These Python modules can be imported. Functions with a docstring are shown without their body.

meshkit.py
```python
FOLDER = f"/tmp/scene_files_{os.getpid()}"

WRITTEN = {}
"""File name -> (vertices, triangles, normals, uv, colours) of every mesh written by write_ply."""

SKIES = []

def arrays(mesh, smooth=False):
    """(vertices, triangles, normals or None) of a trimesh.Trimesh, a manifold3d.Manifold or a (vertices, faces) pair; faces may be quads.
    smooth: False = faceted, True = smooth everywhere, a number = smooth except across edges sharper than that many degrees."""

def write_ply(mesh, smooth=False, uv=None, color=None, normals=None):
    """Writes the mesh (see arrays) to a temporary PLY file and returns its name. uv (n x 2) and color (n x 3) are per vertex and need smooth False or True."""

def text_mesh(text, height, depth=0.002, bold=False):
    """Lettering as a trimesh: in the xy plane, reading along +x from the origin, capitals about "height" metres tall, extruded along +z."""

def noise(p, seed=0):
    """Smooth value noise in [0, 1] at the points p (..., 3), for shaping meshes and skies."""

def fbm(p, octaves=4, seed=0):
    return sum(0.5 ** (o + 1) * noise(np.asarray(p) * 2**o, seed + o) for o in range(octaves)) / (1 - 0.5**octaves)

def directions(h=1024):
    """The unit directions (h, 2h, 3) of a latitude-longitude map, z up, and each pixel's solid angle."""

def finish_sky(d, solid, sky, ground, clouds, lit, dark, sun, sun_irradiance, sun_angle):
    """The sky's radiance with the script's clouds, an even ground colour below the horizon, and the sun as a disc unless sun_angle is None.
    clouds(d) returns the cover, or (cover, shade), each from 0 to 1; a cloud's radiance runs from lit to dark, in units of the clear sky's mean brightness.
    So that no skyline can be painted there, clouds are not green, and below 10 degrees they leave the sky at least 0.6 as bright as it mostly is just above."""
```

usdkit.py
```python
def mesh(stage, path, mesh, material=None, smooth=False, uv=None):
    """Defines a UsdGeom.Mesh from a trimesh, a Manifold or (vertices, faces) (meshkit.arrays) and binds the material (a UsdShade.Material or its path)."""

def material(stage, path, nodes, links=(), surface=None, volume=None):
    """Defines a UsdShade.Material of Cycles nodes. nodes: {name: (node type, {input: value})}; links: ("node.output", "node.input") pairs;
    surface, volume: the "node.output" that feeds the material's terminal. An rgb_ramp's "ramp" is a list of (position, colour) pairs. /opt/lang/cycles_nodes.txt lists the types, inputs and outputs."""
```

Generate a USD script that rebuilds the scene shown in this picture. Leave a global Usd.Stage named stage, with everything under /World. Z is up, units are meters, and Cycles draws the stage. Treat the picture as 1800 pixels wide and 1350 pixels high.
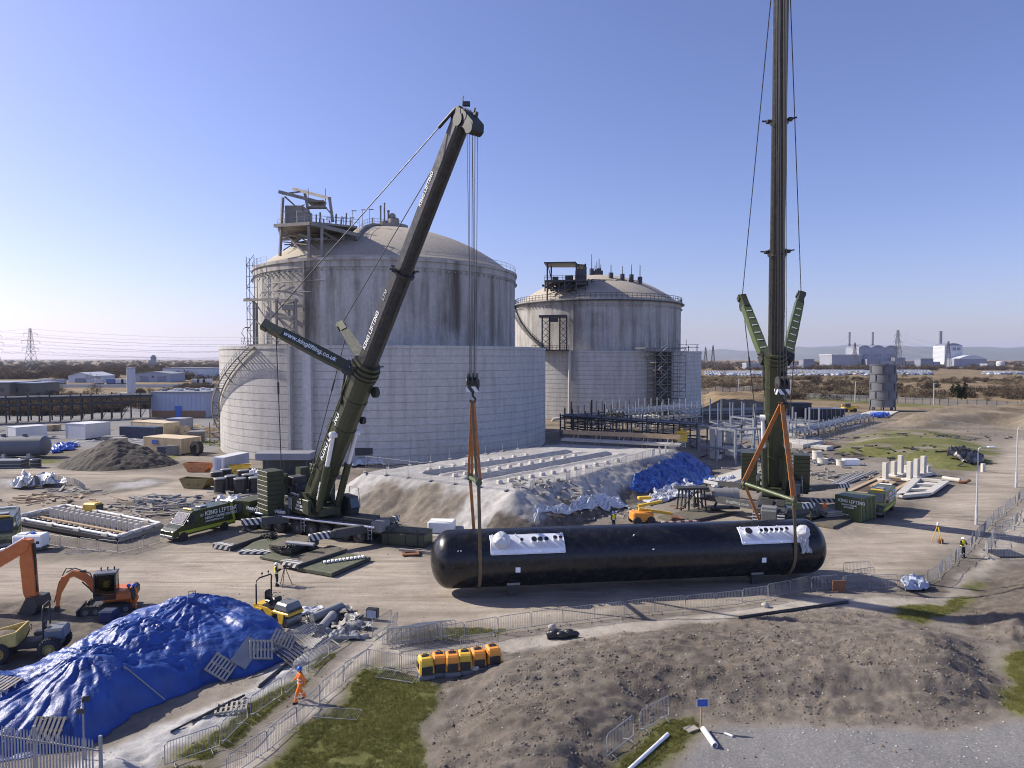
import math, random
import numpy as np
from pxr import Usd, UsdGeom, UsdLux, UsdShade, Gf, Sdf, Vt
import usdkit, meshkit
from meshkit import fbm, noise

# ------------------------------------------------------------------ camera, sky, sun
stage = Usd.Stage.CreateInMemory()
UsdGeom.SetStageUpAxis(stage, UsdGeom.Tokens.z)
UsdGeom.SetStageMetersPerUnit(stage, 1.0)
stage.SetDefaultPrim(UsdGeom.Xform.Define(stage, '/World').GetPrim())
CAMZ = 17.2
PITCH = math.atan(45 / 1200)
cam = UsdGeom.Camera.Define(stage, '/World/camera')
cam.AddTranslateOp().Set((0, 0, CAMZ))
cam.AddRotateXOp().Set(90 - math.degrees(PITCH))
cam.CreateFocalLengthAttr(24.0)
cam.CreateHorizontalApertureAttr(36.0)
cam.CreateVerticalApertureAttr(27.0)
cam.CreateClippingRangeAttr((0.5, 60000.0))
cam.CreateExposureAttr(0.6)

SUN_EL, SUN_AZ = math.radians(36), math.radians(16)
SUN = np.array([-math.cos(SUN_EL) * math.cos(SUN_AZ), math.cos(SUN_EL) * math.sin(SUN_AZ), math.sin(SUN_EL)])
sky = UsdLux.DomeLight.Define(stage, '/World/sky')
sky.GetPrim().SetCustomDataByKey('kind', 'structure')
sky_m = usdkit.material(stage, '/World/Looks/sky', {
    'sky': ('sky_texture', dict(sky_type='single_scattering', sun_disc=False, sun_elevation=SUN_EL, sun_rotation=math.atan2(SUN[0], SUN[1]),
                                altitude=0.0, air_density=1.0, aerosol_density=1.0, ozone_density=2.0)),
    'tint': ('mix_color', dict(blend_type='multiply', fac=1.0, b=(0.965, 0.905, 1.23), use_clamp=False)),
    'bg': ('background_shader', dict(strength=0.088))}, [('sky.color', 'tint.a'), ('tint.result', 'bg.color')], surface='bg.background')
UsdShade.MaterialBindingAPI.Apply(sky.GetPrim()).Bind(sky_m)
sun = UsdLux.DistantLight.Define(stage, '/World/sun')
sun.CreateNormalizeAttr(True)
sun.CreateIntensityAttr(1.25)
sun.CreateAngleAttr(0.5)
sun.CreateColorAttr((1.0, 0.93, 0.83))
sun.AddTransformOp().Set(Gf.Matrix4d(Gf.Rotation(Gf.Vec3d(0, 0, 1), Gf.Vec3d(*SUN)), Gf.Vec3d(0, 0, 60)))

# ------------------------------------------------------------------ photograph pixels -> places in the world (used only to measure)
def ray(px, py):
    x, y = (px - 900) / 1200, -(py - 675) / 1200
    c, s = math.cos(PITCH), math.sin(PITCH)
    return np.array([x, c + y * s, -s + y * c])
def G(px, py, z=0.0):
    r = ray(px, py); t = (z - CAMZ) / r[2]
    return np.array([r[0] * t, r[1] * t, z])
def D(px, py, y):
    r = ray(px, py); t = y / r[1]
    return np.array([r[0] * t, y, CAMZ + r[2] * t])
def G2(pts, z=0.0): return [G(a, b, z)[:2] for a, b in pts]

# ------------------------------------------------------------------ mesh builder
def unit(v): v = np.asarray(v, float); return v / max(np.linalg.norm(v), 1e-12)
def frame(z, up=(0, 0, 1)):
    z = unit(z); up = np.asarray(up, float)
    if abs(np.dot(z, unit(up))) > 0.999: up = np.array([1.0, 0, 0])
    x = unit(np.cross(up, z)); return np.stack([x, np.cross(z, x), z], 1)
BOXF = [((-1, -1, -1), (-1, 1, -1), (1, 1, -1), (1, -1, -1)), ((-1, -1, 1), (1, -1, 1), (1, 1, 1), (-1, 1, 1)), ((-1, -1, -1), (1, -1, -1), (1, -1, 1), (-1, -1, 1)),
        ((1, -1, -1), (1, 1, -1), (1, 1, 1), (1, -1, 1)), ((1, 1, -1), (-1, 1, -1), (-1, 1, 1), (1, 1, 1)), ((-1, 1, -1), (-1, -1, -1), (-1, -1, 1), (-1, 1, 1))]
BOXV = np.array(BOXF, float).reshape(24, 3) / 2
QF = np.array([[0, 1, 2], [0, 2, 3]])
BOXT = np.vstack([QF + 4 * k for k in range(6)])
def rotz(a): c, s = math.cos(a), math.sin(a); return np.array([[c, -s, 0], [s, c, 0], [0, 0, 1.0]])
def rotx(a): c, s = math.cos(a), math.sin(a); return np.array([[1.0, 0, 0], [0, c, -s], [0, s, c]])
def roty(a): c, s = math.cos(a), math.sin(a); return np.array([[c, 0, s], [0, 1.0, 0], [-s, 0, c]])
def earcut(p):
    p = [np.asarray(q, float) for q in p]; n = len(p)
    area = sum(p[i][0] * p[(i + 1) % n][1] - p[(i + 1) % n][0] * p[i][1] for i in range(n))
    idx = list(range(n)) if area > 0 else list(range(n))[::-1]
    cr = lambda a, b, c: (b[0] - a[0]) * (c[1] - a[1]) - (b[1] - a[1]) * (c[0] - a[0])
    out, guard = [], 0
    while len(idx) > 3 and guard < 3000:
        guard += 1
        for k in range(len(idx)):
            i, j, l = idx[k - 1], idx[k], idx[(k + 1) % len(idx)]
            if cr(p[i], p[j], p[l]) <= 1e-12: continue
            if any(cr(p[i], p[j], p[q]) > 0 and cr(p[j], p[l], p[q]) > 0 and cr(p[l], p[i], p[q]) > 0 for q in idx if q not in (i, j, l)): continue
            out.append((i, j, l)); idx.pop(k); break
        else: break
    out.append(tuple(idx[:3])); return out, area > 0
class M:
    def __init__(s): s.v, s.f, s.n = [], [], 0
    def add(s, v, f):
        v = np.asarray(v, float); s.v.append(v); s.f.append(np.asarray(f, int) + s.n); s.n += len(v); return s
    def join(s, m, R=None, t=(0, 0, 0)):
        v, f = m.arr(); return s.add(v @ (np.eye(3) if R is None else R).T + np.asarray(t, float), f)
    def arr(s):
        return (np.vstack(s.v), np.vstack(s.f)) if s.v else (np.zeros((0, 3)), np.zeros((0, 3), int))
    def xf(s, R=None, t=(0, 0, 0)):
        R = np.eye(3) if R is None else R; s.v = [v @ R.T + np.asarray(t, float) for v in s.v]; return s
    def fn(s, g): s.v = [g(v) for v in s.v]; return s
    def box(s, c, d, R=None):
        v = BOXV * np.asarray(d, float)
        if R is not None: v = v @ R.T
        return s.add(v + np.asarray(c, float), BOXT)
    def bz(s, x0, x1, y0, y1, z0, z1): return s.box(((x0 + x1) / 2, (y0 + y1) / 2, (z0 + z1) / 2), (x1 - x0, y1 - y0, z1 - z0))
    def cbox(s, c, d, b=0.03, R=None, top=(0, 0)):
        """box with chamfered edges; top insets the upper end"""
        h = np.asarray(d, float) / 2; V = []; F = []
        ix = {}
        for sx in (-1, 1):
            for sy in (-1, 1):
                for sz in (-1, 1):
                    ins = np.array([top[0] if sz > 0 else 0, top[1] if sz > 0 else 0, 0])
                    for a in range(3):
                        o = np.array([b, b, b]); o[a] = 0
                        ix[sx, sy, sz, a] = len(V); V.append(np.array([sx, sy, sz]) * (h - o - ins))
        def quad(a, b_, c_, d_):
            F.append((a, b_, c_)); F.append((a, c_, d_))
        for a in range(3):
            p, q = (a + 1) % 3, (a + 2) % 3
            for sg in (-1, 1):
                def k(u, w):
                    t = [0, 0, 0]; t[a], t[p], t[q] = sg, u, w; return ix[(*t, a)]
                l = [k(-1, -1), k(1, -1), k(1, 1), k(-1, 1)]
                quad(*(l if sg > 0 else l[::-1]))
            for u in (-1, 1):
                for w in (-1, 1):
                    def e(sa, ax):
                        t = [0, 0, 0]; t[a], t[p], t[q] = sa, u, w; return ix[(*t, ax)]
                    l = [e(-1, p), e(1, p), e(1, q), e(-1, q)]
                    quad(*(l if u * w < 0 else l[::-1]))
        for sx in (-1, 1):
            for sy in (-1, 1):
                for sz in (-1, 1):
                    l = [ix[sx, sy, sz, a] for a in range(3)]
                    F.append(tuple(l if sx * sy * sz > 0 else l[::-1]))
        V, F = np.array(V), np.array(F)
        v = V[F.ravel()]
        if R is not None: v = v @ R.T
        return s.add(v + np.asarray(c, float), np.arange(len(v)).reshape(-1, 3))
    def bar(s, p, q, w=0.1, h=None, up=(0, 0, 1)):
        p, q = np.asarray(p, float), np.asarray(q, float); h = w if h is None else h
        return s.box((p + q) / 2, (w, h, np.linalg.norm(q - p)), frame(q - p, up))
    def tube(s, p, q, r, r2=None, n=8, cap=True):
        p, q = np.asarray(p, float), np.asarray(q, float); r2 = r if r2 is None else r2
        R = frame(q - p); a = np.arange(n) * 2 * math.pi / n
        ring = np.stack([np.cos(a), np.sin(a), 0 * a], 1) @ R.T
        i = np.arange(n); j = (i + 1) % n
        s.add(np.vstack([p + ring * r, q + ring * r2]), np.vstack([np.stack([i, j, j + n], 1), np.stack([i, j + n, i + n], 1)]))
        if cap:
            f = np.stack([np.zeros(n - 2, int), np.arange(1, n - 1), np.arange(2, n)], 1)
            s.add(q + ring * r2, f); s.add(p + ring * r, f[:, ::-1])
        return s
    def path(s, pts, r, n=6, close=False):
        pts = [np.asarray(p, float) for p in pts]
        if close: pts = pts + [pts[0]]
        a = np.arange(n) * 2 * math.pi / n; rings = []
        for k, p in enumerate(pts):
            t = pts[min(k + 1, len(pts) - 1)] - pts[max(k - 1, 0)]
            if close and k in (0, len(pts) - 1): t = pts[1] - pts[-2]
            R = frame(t, (0.13, 0.21, 1))
            rings.append(p + (np.stack([np.cos(a), np.sin(a), 0 * a], 1) * (r[k] if np.ndim(r) else r)) @ R.T)
        i = np.arange(n); j = (i + 1) % n
        F = [np.vstack([np.stack([i, j, j + n], 1), np.stack([i, j + n, i + n], 1)]) + k * n for k in range(len(pts) - 1)]
        f = np.stack([np.zeros(n - 2, int), np.arange(1, n - 1), np.arange(2, n)], 1)
        return s.add(np.vstack(rings), np.vstack(F + [f[:, ::-1], f + (len(pts) - 1) * n]))
    def lathe(s, prof, n=32, c=(0, 0, 0), R=None, a0=0.0, a1=2 * math.pi, sharp=35):
        """profile of (r, z), turned about z; sharp corners stay sharp. The outside is on the right of an upward profile"""
        prof = [np.asarray(p, float) for p in prof]; runs = [[prof[0]]]
        for k in range(1, len(prof)):
            runs[-1].append(prof[k])
            if k < len(prof) - 1:
                u, w = unit(prof[k] - prof[k - 1]), unit(prof[k + 1] - prof[k])
                if np.dot(u, w) < math.cos(math.radians(sharp)): runs.append([prof[k]])
        full = abs(a1 - a0 - 2 * math.pi) < 1e-6
        a = a0 + np.arange(n + (0 if full else 1)) * (a1 - a0) / n
        m = len(a); i = np.arange(n); j = (i + 1) % m
        for run in runs:
            V = np.vstack([np.stack([p[0] * np.cos(a), p[0] * np.sin(a), 0 * a + p[1]], 1) for p in run])
            if R is not None: V = V @ R.T
            F = np.vstack([np.vstack([np.stack([i, j, j + m], 1), np.stack([i, j + m, i + m], 1)]) + k * m for k in range(len(run) - 1)])
            s.add(V + np.asarray(c, float), F)
        return s
    def cyl(s, c, r, h, n=16, R=None, b=0.0):
        p = [(0, 0), (r - b, 0), (r, b), (r, h - b), (r - b, h), (0, h)] if b else [(0, 0), (r, 0), (r, h), (0, h)]
        return s.lathe(p, n, c, R)
    def ball(s, c, r, n=10, k=6, R=None):
        p = [(max(math.sin(t), 0) , -math.cos(t)) for t in np.linspace(0, math.pi, k + 1)]
        r = np.broadcast_to(r, 3); m = M().lathe(p, n, sharp=180); v, f = m.arr()
        v = v * r
        if R is not None: v = v @ R.T
        return s.add(v + np.asarray(c, float), f)
    def prism(s, p2, h0, h1, R=None, t=(0, 0, 0)):
        """polygon in local xy, extruded along local z"""
        R = np.eye(3) if R is None else R
        tri, ccw = earcut(p2); p2 = np.asarray(p2, float)
        if not ccw: p2 = p2[::-1]; tri, _ = earcut(p2)
        n = len(p2); tri = np.array(tri); t = np.asarray(t, float)
        lo, hi = np.c_[p2, np.full(n, h0)] @ R.T + t, np.c_[p2, np.full(n, h1)] @ R.T + t
        s.add(hi, tri); s.add(lo, tri[:, ::-1])
        for i in range(n):
            j = (i + 1) % n; s.add([lo[i], lo[j], hi[j], hi[i]], QF)
        return s
    def quad(s, a, b, c, d): return s.add([a, b, c, d], QF)
    def text(s, txt, h, o, x, y, bold=True, d=0.012):
        """lettering: origin o, reading along x, up y"""
        t = meshkit.text_mesh(txt, h, d, bold); x, y = unit(x), unit(y)
        return s.add(np.array(t.vertices) @ np.stack([x, y, np.cross(x, y)]) + np.asarray(o, float), np.array(t.faces))
SIDE = np.array([[1.0, 0, 0], [0, 0, -1], [0, 1, 0]])     # local xy -> world xz, local z -> world -y
ALONGX = np.array([[0, 0, 1.0], [1, 0, 0], [0, 1, 0]])    # local xy -> world yz, local z -> world x

# ------------------------------------------------------------------ prims
taken = {}
def numbered(parent, name):
    k = taken.get((parent, name), 0); taken[parent, name] = k + 1
    return f'{parent}/{name}' + (f'_{k:03d}' if k else '')
def put_mesh(path, v, f, mat, nrm=True, prim=None):
    m = UsdGeom.Mesh.Define(stage, path)
    v = np.asarray(v, float); f = np.asarray(f, int)
    m.CreatePointsAttr(Vt.Vec3fArray.FromNumpy(v.astype(np.float32)))
    m.CreateFaceVertexCountsAttr(Vt.IntArray.FromNumpy(np.full(len(f), 3, np.int32)))
    m.CreateFaceVertexIndicesAttr(Vt.IntArray.FromNumpy(f.astype(np.int32).ravel()))
    m.CreateSubdivisionSchemeAttr('none')
    if nrm is True:
        nn, fc = np.zeros_like(v), np.cross(v[f[:, 1]] - v[f[:, 0]], v[f[:, 2]] - v[f[:, 0]])
        for k in range(3): np.add.at(nn, f[:, k], fc)
        L = np.linalg.norm(nn, axis=1, keepdims=True); nrm = np.where(L > 1e-14, nn / np.maximum(L, 1e-14), [0, 0, 1.0])
    if nrm is not False:
        m.CreateNormalsAttr(Vt.Vec3fArray.FromNumpy(np.asarray(nrm, np.float32))); m.SetNormalsInterpolation('vertex')
    if mat is not None: UsdShade.MaterialBindingAPI.Apply(m.GetPrim()).Bind(MAT[mat])
    for k, val in (prim or {}).items():
        UsdGeom.PrimvarsAPI(m).CreatePrimvar(k, Sdf.ValueTypeNames.Color3fArray, 'vertex').Set(Vt.Vec3fArray.FromNumpy(np.asarray(val, np.float32)))
    return m
def tag(prim, label=None, cat=None, group=None, kind=None):
    for k, t in (('label', label), ('category', cat), ('group', group), ('kind', kind)):
        if t: prim.SetCustomDataByKey(k, t)
class Thing:
    def __init__(s, name, label, cat, loc=(0, 0, 0), rz=0.0, group=None):
        s.name, s.loc, s.rz, s.label, s.cat, s.group = name, np.asarray(loc, float), rz, label, cat, group
        s.path = numbered('/World', name); x = UsdGeom.Xform.Define(stage, s.path)
        x.AddTranslateOp().Set(tuple(map(float, s.loc))); x.AddRotateZOp().Set(math.degrees(rz))
        s.prim = x.GetPrim(); tag(s.prim, label, cat, group); s.n = 0; s.world = False
    def add(s, name, m, mat, parent=None, label=None, kind=None, world=False):
        v, f = m.arr()
        if world or s.world: v = (v - s.loc) @ rotz(s.rz)
        p = numbered(parent or s.path, name); q = put_mesh(p, v, f, mat).GetPrim(); tag(q, label, kind=kind); s.n += 1
        return p
    def dup(s, loc, rz=0.0, label=None, group=None):
        p = numbered('/World', s.name); x = UsdGeom.Xform.Define(stage, p)
        x.AddTranslateOp().Set(tuple(map(float, loc))); x.AddRotateZOp().Set(math.degrees(rz))
        q = x.GetPrim(); tag(q, label or s.label, s.cat, group or s.group)
        q.GetReferences().AddInternalReference(s.path); q.SetInstanceable(True); return q
def one(name, m, mat, label, cat, group=None, kind=None):
    """a thing that is one mesh: its points are kept relative to its base"""
    v, f = m.arr() if isinstance(m, M) else m
    o = np.array([v[:, 0].mean(), v[:, 1].mean(), v[:, 2].min()])
    p = put_mesh(numbered('/World', name), v - o, f, mat); p.AddTranslateOp().Set(tuple(map(float, o)))
    tag(p.GetPrim(), label, cat, group, kind); return p
def placer(build):
    """the first call builds the thing, later ones copy it"""
    first = []
    def go(loc, rz=0.0, label=None, group=None):
        if not first: first.append(build(loc, rz, label, group)); return first[0]
        return first[0].dup(loc, rz, label, group)
    return go
def rows(pts, step, z=0.0, closed=False):
    """even places along a polyline of ground points: (middle, heading)"""
    pts = [np.asarray(p, float)[:2] for p in pts]; out = []
    L = np.cumsum([0] + [np.linalg.norm(b - a) for a, b in zip(pts, pts[1:])])
    n = max(1, round(L[-1] / step)); at = lambda d: np.array([np.interp(d, L, [p[k] for p in pts]) for k in (0, 1)])
    for i in range(n):
        a, b = at(L[-1] * i / n), at(L[-1] * (i + 1) / n); m = (a + b) / 2
        out.append((np.array([m[0], m[1], z]), math.atan2(*(b - a)[::-1]), np.linalg.norm(b - a)))
    return out
# ------------------------------------------------------------------ materials
MAT = {}
def add_mat(name, nodes, links, surface='p.BSDF', volume=None):
    MAT[name] = usdkit.material(stage, '/World/Looks/' + name, nodes, links, surface=surface, volume=volume)
def paint(name, col, rough=0.45, var=0.25, scale=1.2, metal=0.0, dirt=None, bump=0.0, spec=0.5, bscale=20, dirt_amt=0.5):
    """paint or plastic or metal with uneven tone, wear and dust"""
    c = np.array(col)
    nodes = {'g': ('geometry', {}), 'n': ('noise_texture', dict(scale=scale, detail=6, roughness=0.65)),
             'r': ('rgb_ramp', dict(ramp=[(0.25, tuple(c * (1 - var))), (0.75, tuple(np.minimum(c * (1 + var), 1)))])),
             'n2': ('noise_texture', dict(scale=scale * 5.3, detail=5, roughness=0.7)),
             'f': ('map_range', dict(from_min=0.5, from_max=0.75, to_min=0.0, to_max=dirt_amt, clamp=True)),
             'd': ('mix_color', dict(b=dirt or tuple(0.6 * c + 0.4 * np.array([0.2, 0.17, 0.13])))),
             'rr': ('map_range', dict(from_min=0.3, from_max=0.7, to_min=max(rough - 0.12, 0.05), to_max=min(rough + 0.15, 1), clamp=True)),
             'p': ('principled_bsdf', dict(metallic=metal, specular_ior_level=spec))}
    links = [('g.position', 'n.vector'), ('g.position', 'n2.vector'), ('n.fac', 'r.fac'), ('r.color', 'd.a'), ('n2.fac', 'f.value'), ('f.result', 'd.fac'), ('d.result', 'p.base_color'),
             ('n2.fac', 'rr.value'), ('rr.result', 'p.roughness')]
    if bump:
        nodes['nb'] = ('noise_texture', dict(scale=bscale, detail=4)); nodes['b'] = ('bump', dict(strength=0.6, distance=bump))
        links += [('g.position', 'nb.vector'), ('nb.fac', 'b.height'), ('b.normal', 'p.normal')]
    add_mat(name, nodes, links)
paint('crane_green', (0.034, 0.039, 0.017), 0.42, 0.2, 0.8)
paint('crane_green_light', (0.075, 0.098, 0.038), 0.45, 0.2, 0.8)
paint('boom_grey', (0.021, 0.021, 0.018), 0.38, 0.25, 0.5)
paint('mat_green', (0.075, 0.085, 0.048), 0.7, 0.3, 1.0, dirt=(0.2, 0.17, 0.12), dirt_amt=0.8)
paint('mat_top', (0.10, 0.088, 0.062), 0.75, 0.3, 1.0, dirt=(0.2, 0.17, 0.12), dirt_amt=0.8)
paint('black_steel', (0.018, 0.018, 0.018), 0.5, 0.3, 1.5)
paint('dark_machinery', (0.03, 0.03, 0.028), 0.55, 0.4, 2.0)
paint('chassis', (0.06, 0.06, 0.058), 0.55, 0.3, 1.5)
paint('rubber', (0.022, 0.021, 0.02), 0.85, 0.3, 2.0, dirt=(0.12, 0.1, 0.08), dirt_amt=0.7)
paint('hub_grey', (0.13, 0.13, 0.125), 0.55, 0.25, 3)
paint('white_paint', (0.72, 0.72, 0.70), 0.45, 0.08, 1.0)
paint('white_letter', (0.78, 0.78, 0.76), 0.6, 0.05, 1.0, dirt_amt=0.2)
paint('grey_letter', (0.33, 0.34, 0.33), 0.6, 0.05, 1.0, dirt_amt=0.2)
paint('chrome', (0.62, 0.63, 0.65), 0.2, 0.1, 2.0, metal=0.9)
paint('galv', (0.25, 0.255, 0.265), 0.5, 0.2, 2.0, metal=0.2)
paint('galv_dark', (0.2, 0.21, 0.22), 0.5, 0.25, 1.5, metal=0.3)
paint('steel_new', (0.23, 0.245, 0.27), 0.4, 0.15, 1.0, metal=0.3)
paint('steel_dark', (0.055, 0.055, 0.06), 0.55, 0.3, 0.7)
paint('steel_weathered', (0.20, 0.185, 0.165), 0.65, 0.35, 0.6, dirt=(0.12, 0.075, 0.045))
paint('steel_black', (0.022, 0.024, 0.03), 0.5, 0.3, 0.7)
paint('rust', (0.17, 0.075, 0.035), 0.85, 0.4, 1.5, dirt=(0.06, 0.03, 0.02))
paint('rust_dark', (0.08, 0.05, 0.028), 0.85, 0.4, 1.5, dirt=(0.05, 0.03, 0.02))
paint('sling_orange', (0.36, 0.135, 0.035), 0.9, 0.3, 2.0, bump=0.01, bscale=40)
paint('sling_brown', (0.13, 0.09, 0.045), 0.9, 0.3, 2.0, bump=0.01, bscale=40)
paint('digger_orange', (0.55, 0.135, 0.02), 0.45, 0.22, 1.5, dirt=(0.25, 0.17, 0.11), dirt_amt=0.9)
paint('machine_yellow', (0.62, 0.39, 0.03), 0.45, 0.2, 1.5, dirt=(0.27, 0.21, 0.13), dirt_amt=0.85)
paint('pump_orange', (0.66, 0.25, 0.03), 0.42, 0.12, 1.5, dirt=(0.3, 0.22, 0.14))
paint('dumper_yellow', (0.50, 0.37, 0.10), 0.55, 0.2, 1.5, dirt=(0.22, 0.18, 0.13), dirt_amt=0.8)
paint('roller_grey', (0.14, 0.145, 0.15), 0.45, 0.15, 1.5)
paint('drum_steel', (0.2, 0.2, 0.2), 0.4, 0.25, 2, metal=0.6, dirt=(0.22, 0.19, 0.15))
paint('plastic_black', (0.016, 0.016, 0.018), 0.35, 0.3, 1.5)
paint('plastic_grey', (0.18, 0.18, 0.18), 0.5, 0.2, 1.5)
paint('van_green', (0.036, 0.045, 0.012), 0.28, 0.12, 0.8, dirt=(0.09, 0.08, 0.05), dirt_amt=0.35)
paint('van_lime', (0.36, 0.40, 0.035), 0.4, 0.1, 1.0)
paint('hivis_orange', (0.80, 0.19, 0.02), 0.8, 0.15, 8, dirt_amt=0.3)
paint('hivis_yellow', (0.66, 0.62, 0.02), 0.8, 0.12, 8, dirt_amt=0.3)
paint('cloth_dark', (0.018, 0.019, 0.022), 0.9, 0.3, 8)
paint('cloth_navy', (0.012, 0.022, 0.07), 0.9, 0.3, 8)
paint('reflective', (0.62, 0.63, 0.63), 0.35, 0.1, 8)
paint('helmet_blue', (0.02, 0.09, 0.42), 0.3, 0.1, 8)
paint('helmet_white', (0.8, 0.8, 0.79), 0.3, 0.05, 8)
paint('skin', (0.50, 0.30, 0.22), 0.55, 0.1, 10, dirt_amt=0.1)
paint('hair', (0.05, 0.03, 0.02), 0.8, 0.3, 20)
paint('timber', (0.38, 0.28, 0.17), 0.8, 0.3, 3, dirt=(0.2, 0.16, 0.12))
paint('timber_old', (0.29, 0.265, 0.225), 0.85, 0.3, 3, dirt=(0.18, 0.16, 0.14))
paint('ply', (0.50, 0.38, 0.22), 0.8, 0.2, 2)
paint('tan_panel', (0.50, 0.40, 0.25), 0.6, 0.1, 0.7)
paint('cladding_blue', (0.30, 0.34, 0.44), 0.5, 0.08, 0.3)
paint('door_blue', (0.05, 0.13, 0.42), 0.5, 0.1, 1)
paint('brick_band', (0.22, 0.13, 0.075), 0.9, 0.25, 3)
paint('roof_grey', (0.20, 0.205, 0.22), 0.6, 0.15, 0.2)
paint('shed_white', (0.45, 0.46, 0.48), 0.5, 0.08, 0.2)
paint('shed_grey', (0.24, 0.26, 0.31), 0.55, 0.12, 0.2)
paint('shed_brown', (0.13, 0.11, 0.085), 0.7, 0.2, 0.2)
paint('power_grey', (0.22, 0.23, 0.27), 0.6, 0.08, 0.05)
paint('power_dark', (0.16, 0.17, 0.21), 0.6, 0.1, 0.05)
paint('container_white', (0.52, 0.53, 0.55), 0.5, 0.08, 0.8)
paint('container_navy', (0.035, 0.045, 0.075), 0.5, 0.15, 0.8)
paint('skip_olive', (0.16, 0.12, 0.035), 0.65, 0.25, 1.5)
paint('skip_orange', (0.42, 0.16, 0.05), 0.65, 0.25, 1.5)
paint('blue_sheet', (0.03, 0.09, 0.42), 0.4, 0.2, 1.5)
paint('white_sheet', (0.48, 0.49, 0.51), 0.35, 0.15, 1.5)
paint('grey_membrane', (0.20, 0.205, 0.215), 0.6, 0.3, 1.5)
paint('sign_blue', (0.02, 0.07, 0.32), 0.4, 0.1, 3)
paint('tower_grey', (0.10, 0.105, 0.12), 0.55, 0.15, 0.6)
paint('pipe_white', (0.66, 0.67, 0.69), 0.4, 0.08, 2)
paint('lamp_grey', (0.50, 0.51, 0.53), 0.45, 0.1, 1.5, metal=0.3)
paint('fence_far', (0.14, 0.145, 0.155), 0.6, 0.15, 0.5)
paint('cable_steel', (0.03, 0.03, 0.035), 0.5, 0.2, 1)
paint('insulator', (0.3, 0.22, 0.16), 0.4, 0.2, 1)
paint('vessel_black', (0.0065, 0.0065, 0.0075), 0.27, 0.25, 0.35, dirt=(0.045, 0.04, 0.035), dirt_amt=0.45, bump=0.004, bscale=1.5)
paint('nozzle_plate', (0.70, 0.72, 0.76), 0.35, 0.06, 1.0)
paint('precast', (0.50, 0.47, 0.41), 0.9, 0.15, 1.2, bump=0.01)
paint('precast_white', (0.43, 0.41, 0.365), 0.9, 0.12, 0.8, bump=0.01)
paint('black_soil', (0.05, 0.042, 0.034), 0.95, 0.4, 1.5, bump=0.05, bscale=6)
paint('tyre_mark', (0.1, 0.08, 0.06), 0.95, 0.3, 2)
paint('glass_dark', (0.02, 0.024, 0.03), 0.06, 0.1, 2, spec=0.9, dirt_amt=0.1)
paint('car_white', (0.75, 0.76, 0.78), 0.25, 0.03, 1); paint('car_dark', (0.03, 0.035, 0.045), 0.25, 0.1, 1); paint('car_silver', (0.38, 0.40, 0.43), 0.3, 0.05, 1, metal=0.4); paint('car_blue', (0.05, 0.10, 0.25), 0.25, 0.1, 1)
paint('scaffold', (0.16, 0.14, 0.12), 0.6, 0.3, 1)
add_mat('cab_glass', {'t': ('transparent_bsdf', dict(color=(0.30, 0.33, 0.34))), 'g': ('glossy_bsdf', dict(roughness=0.03, color=(0.9, 0.9, 0.9))), 'fr': ('fresnel', dict(IOR=1.6)), 'p': ('mix_closure', {})},
        [('t.BSDF', 'p.closure1'), ('g.BSDF', 'p.closure2'), ('fr.fac', 'p.fac')], 'p.closure')
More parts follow.
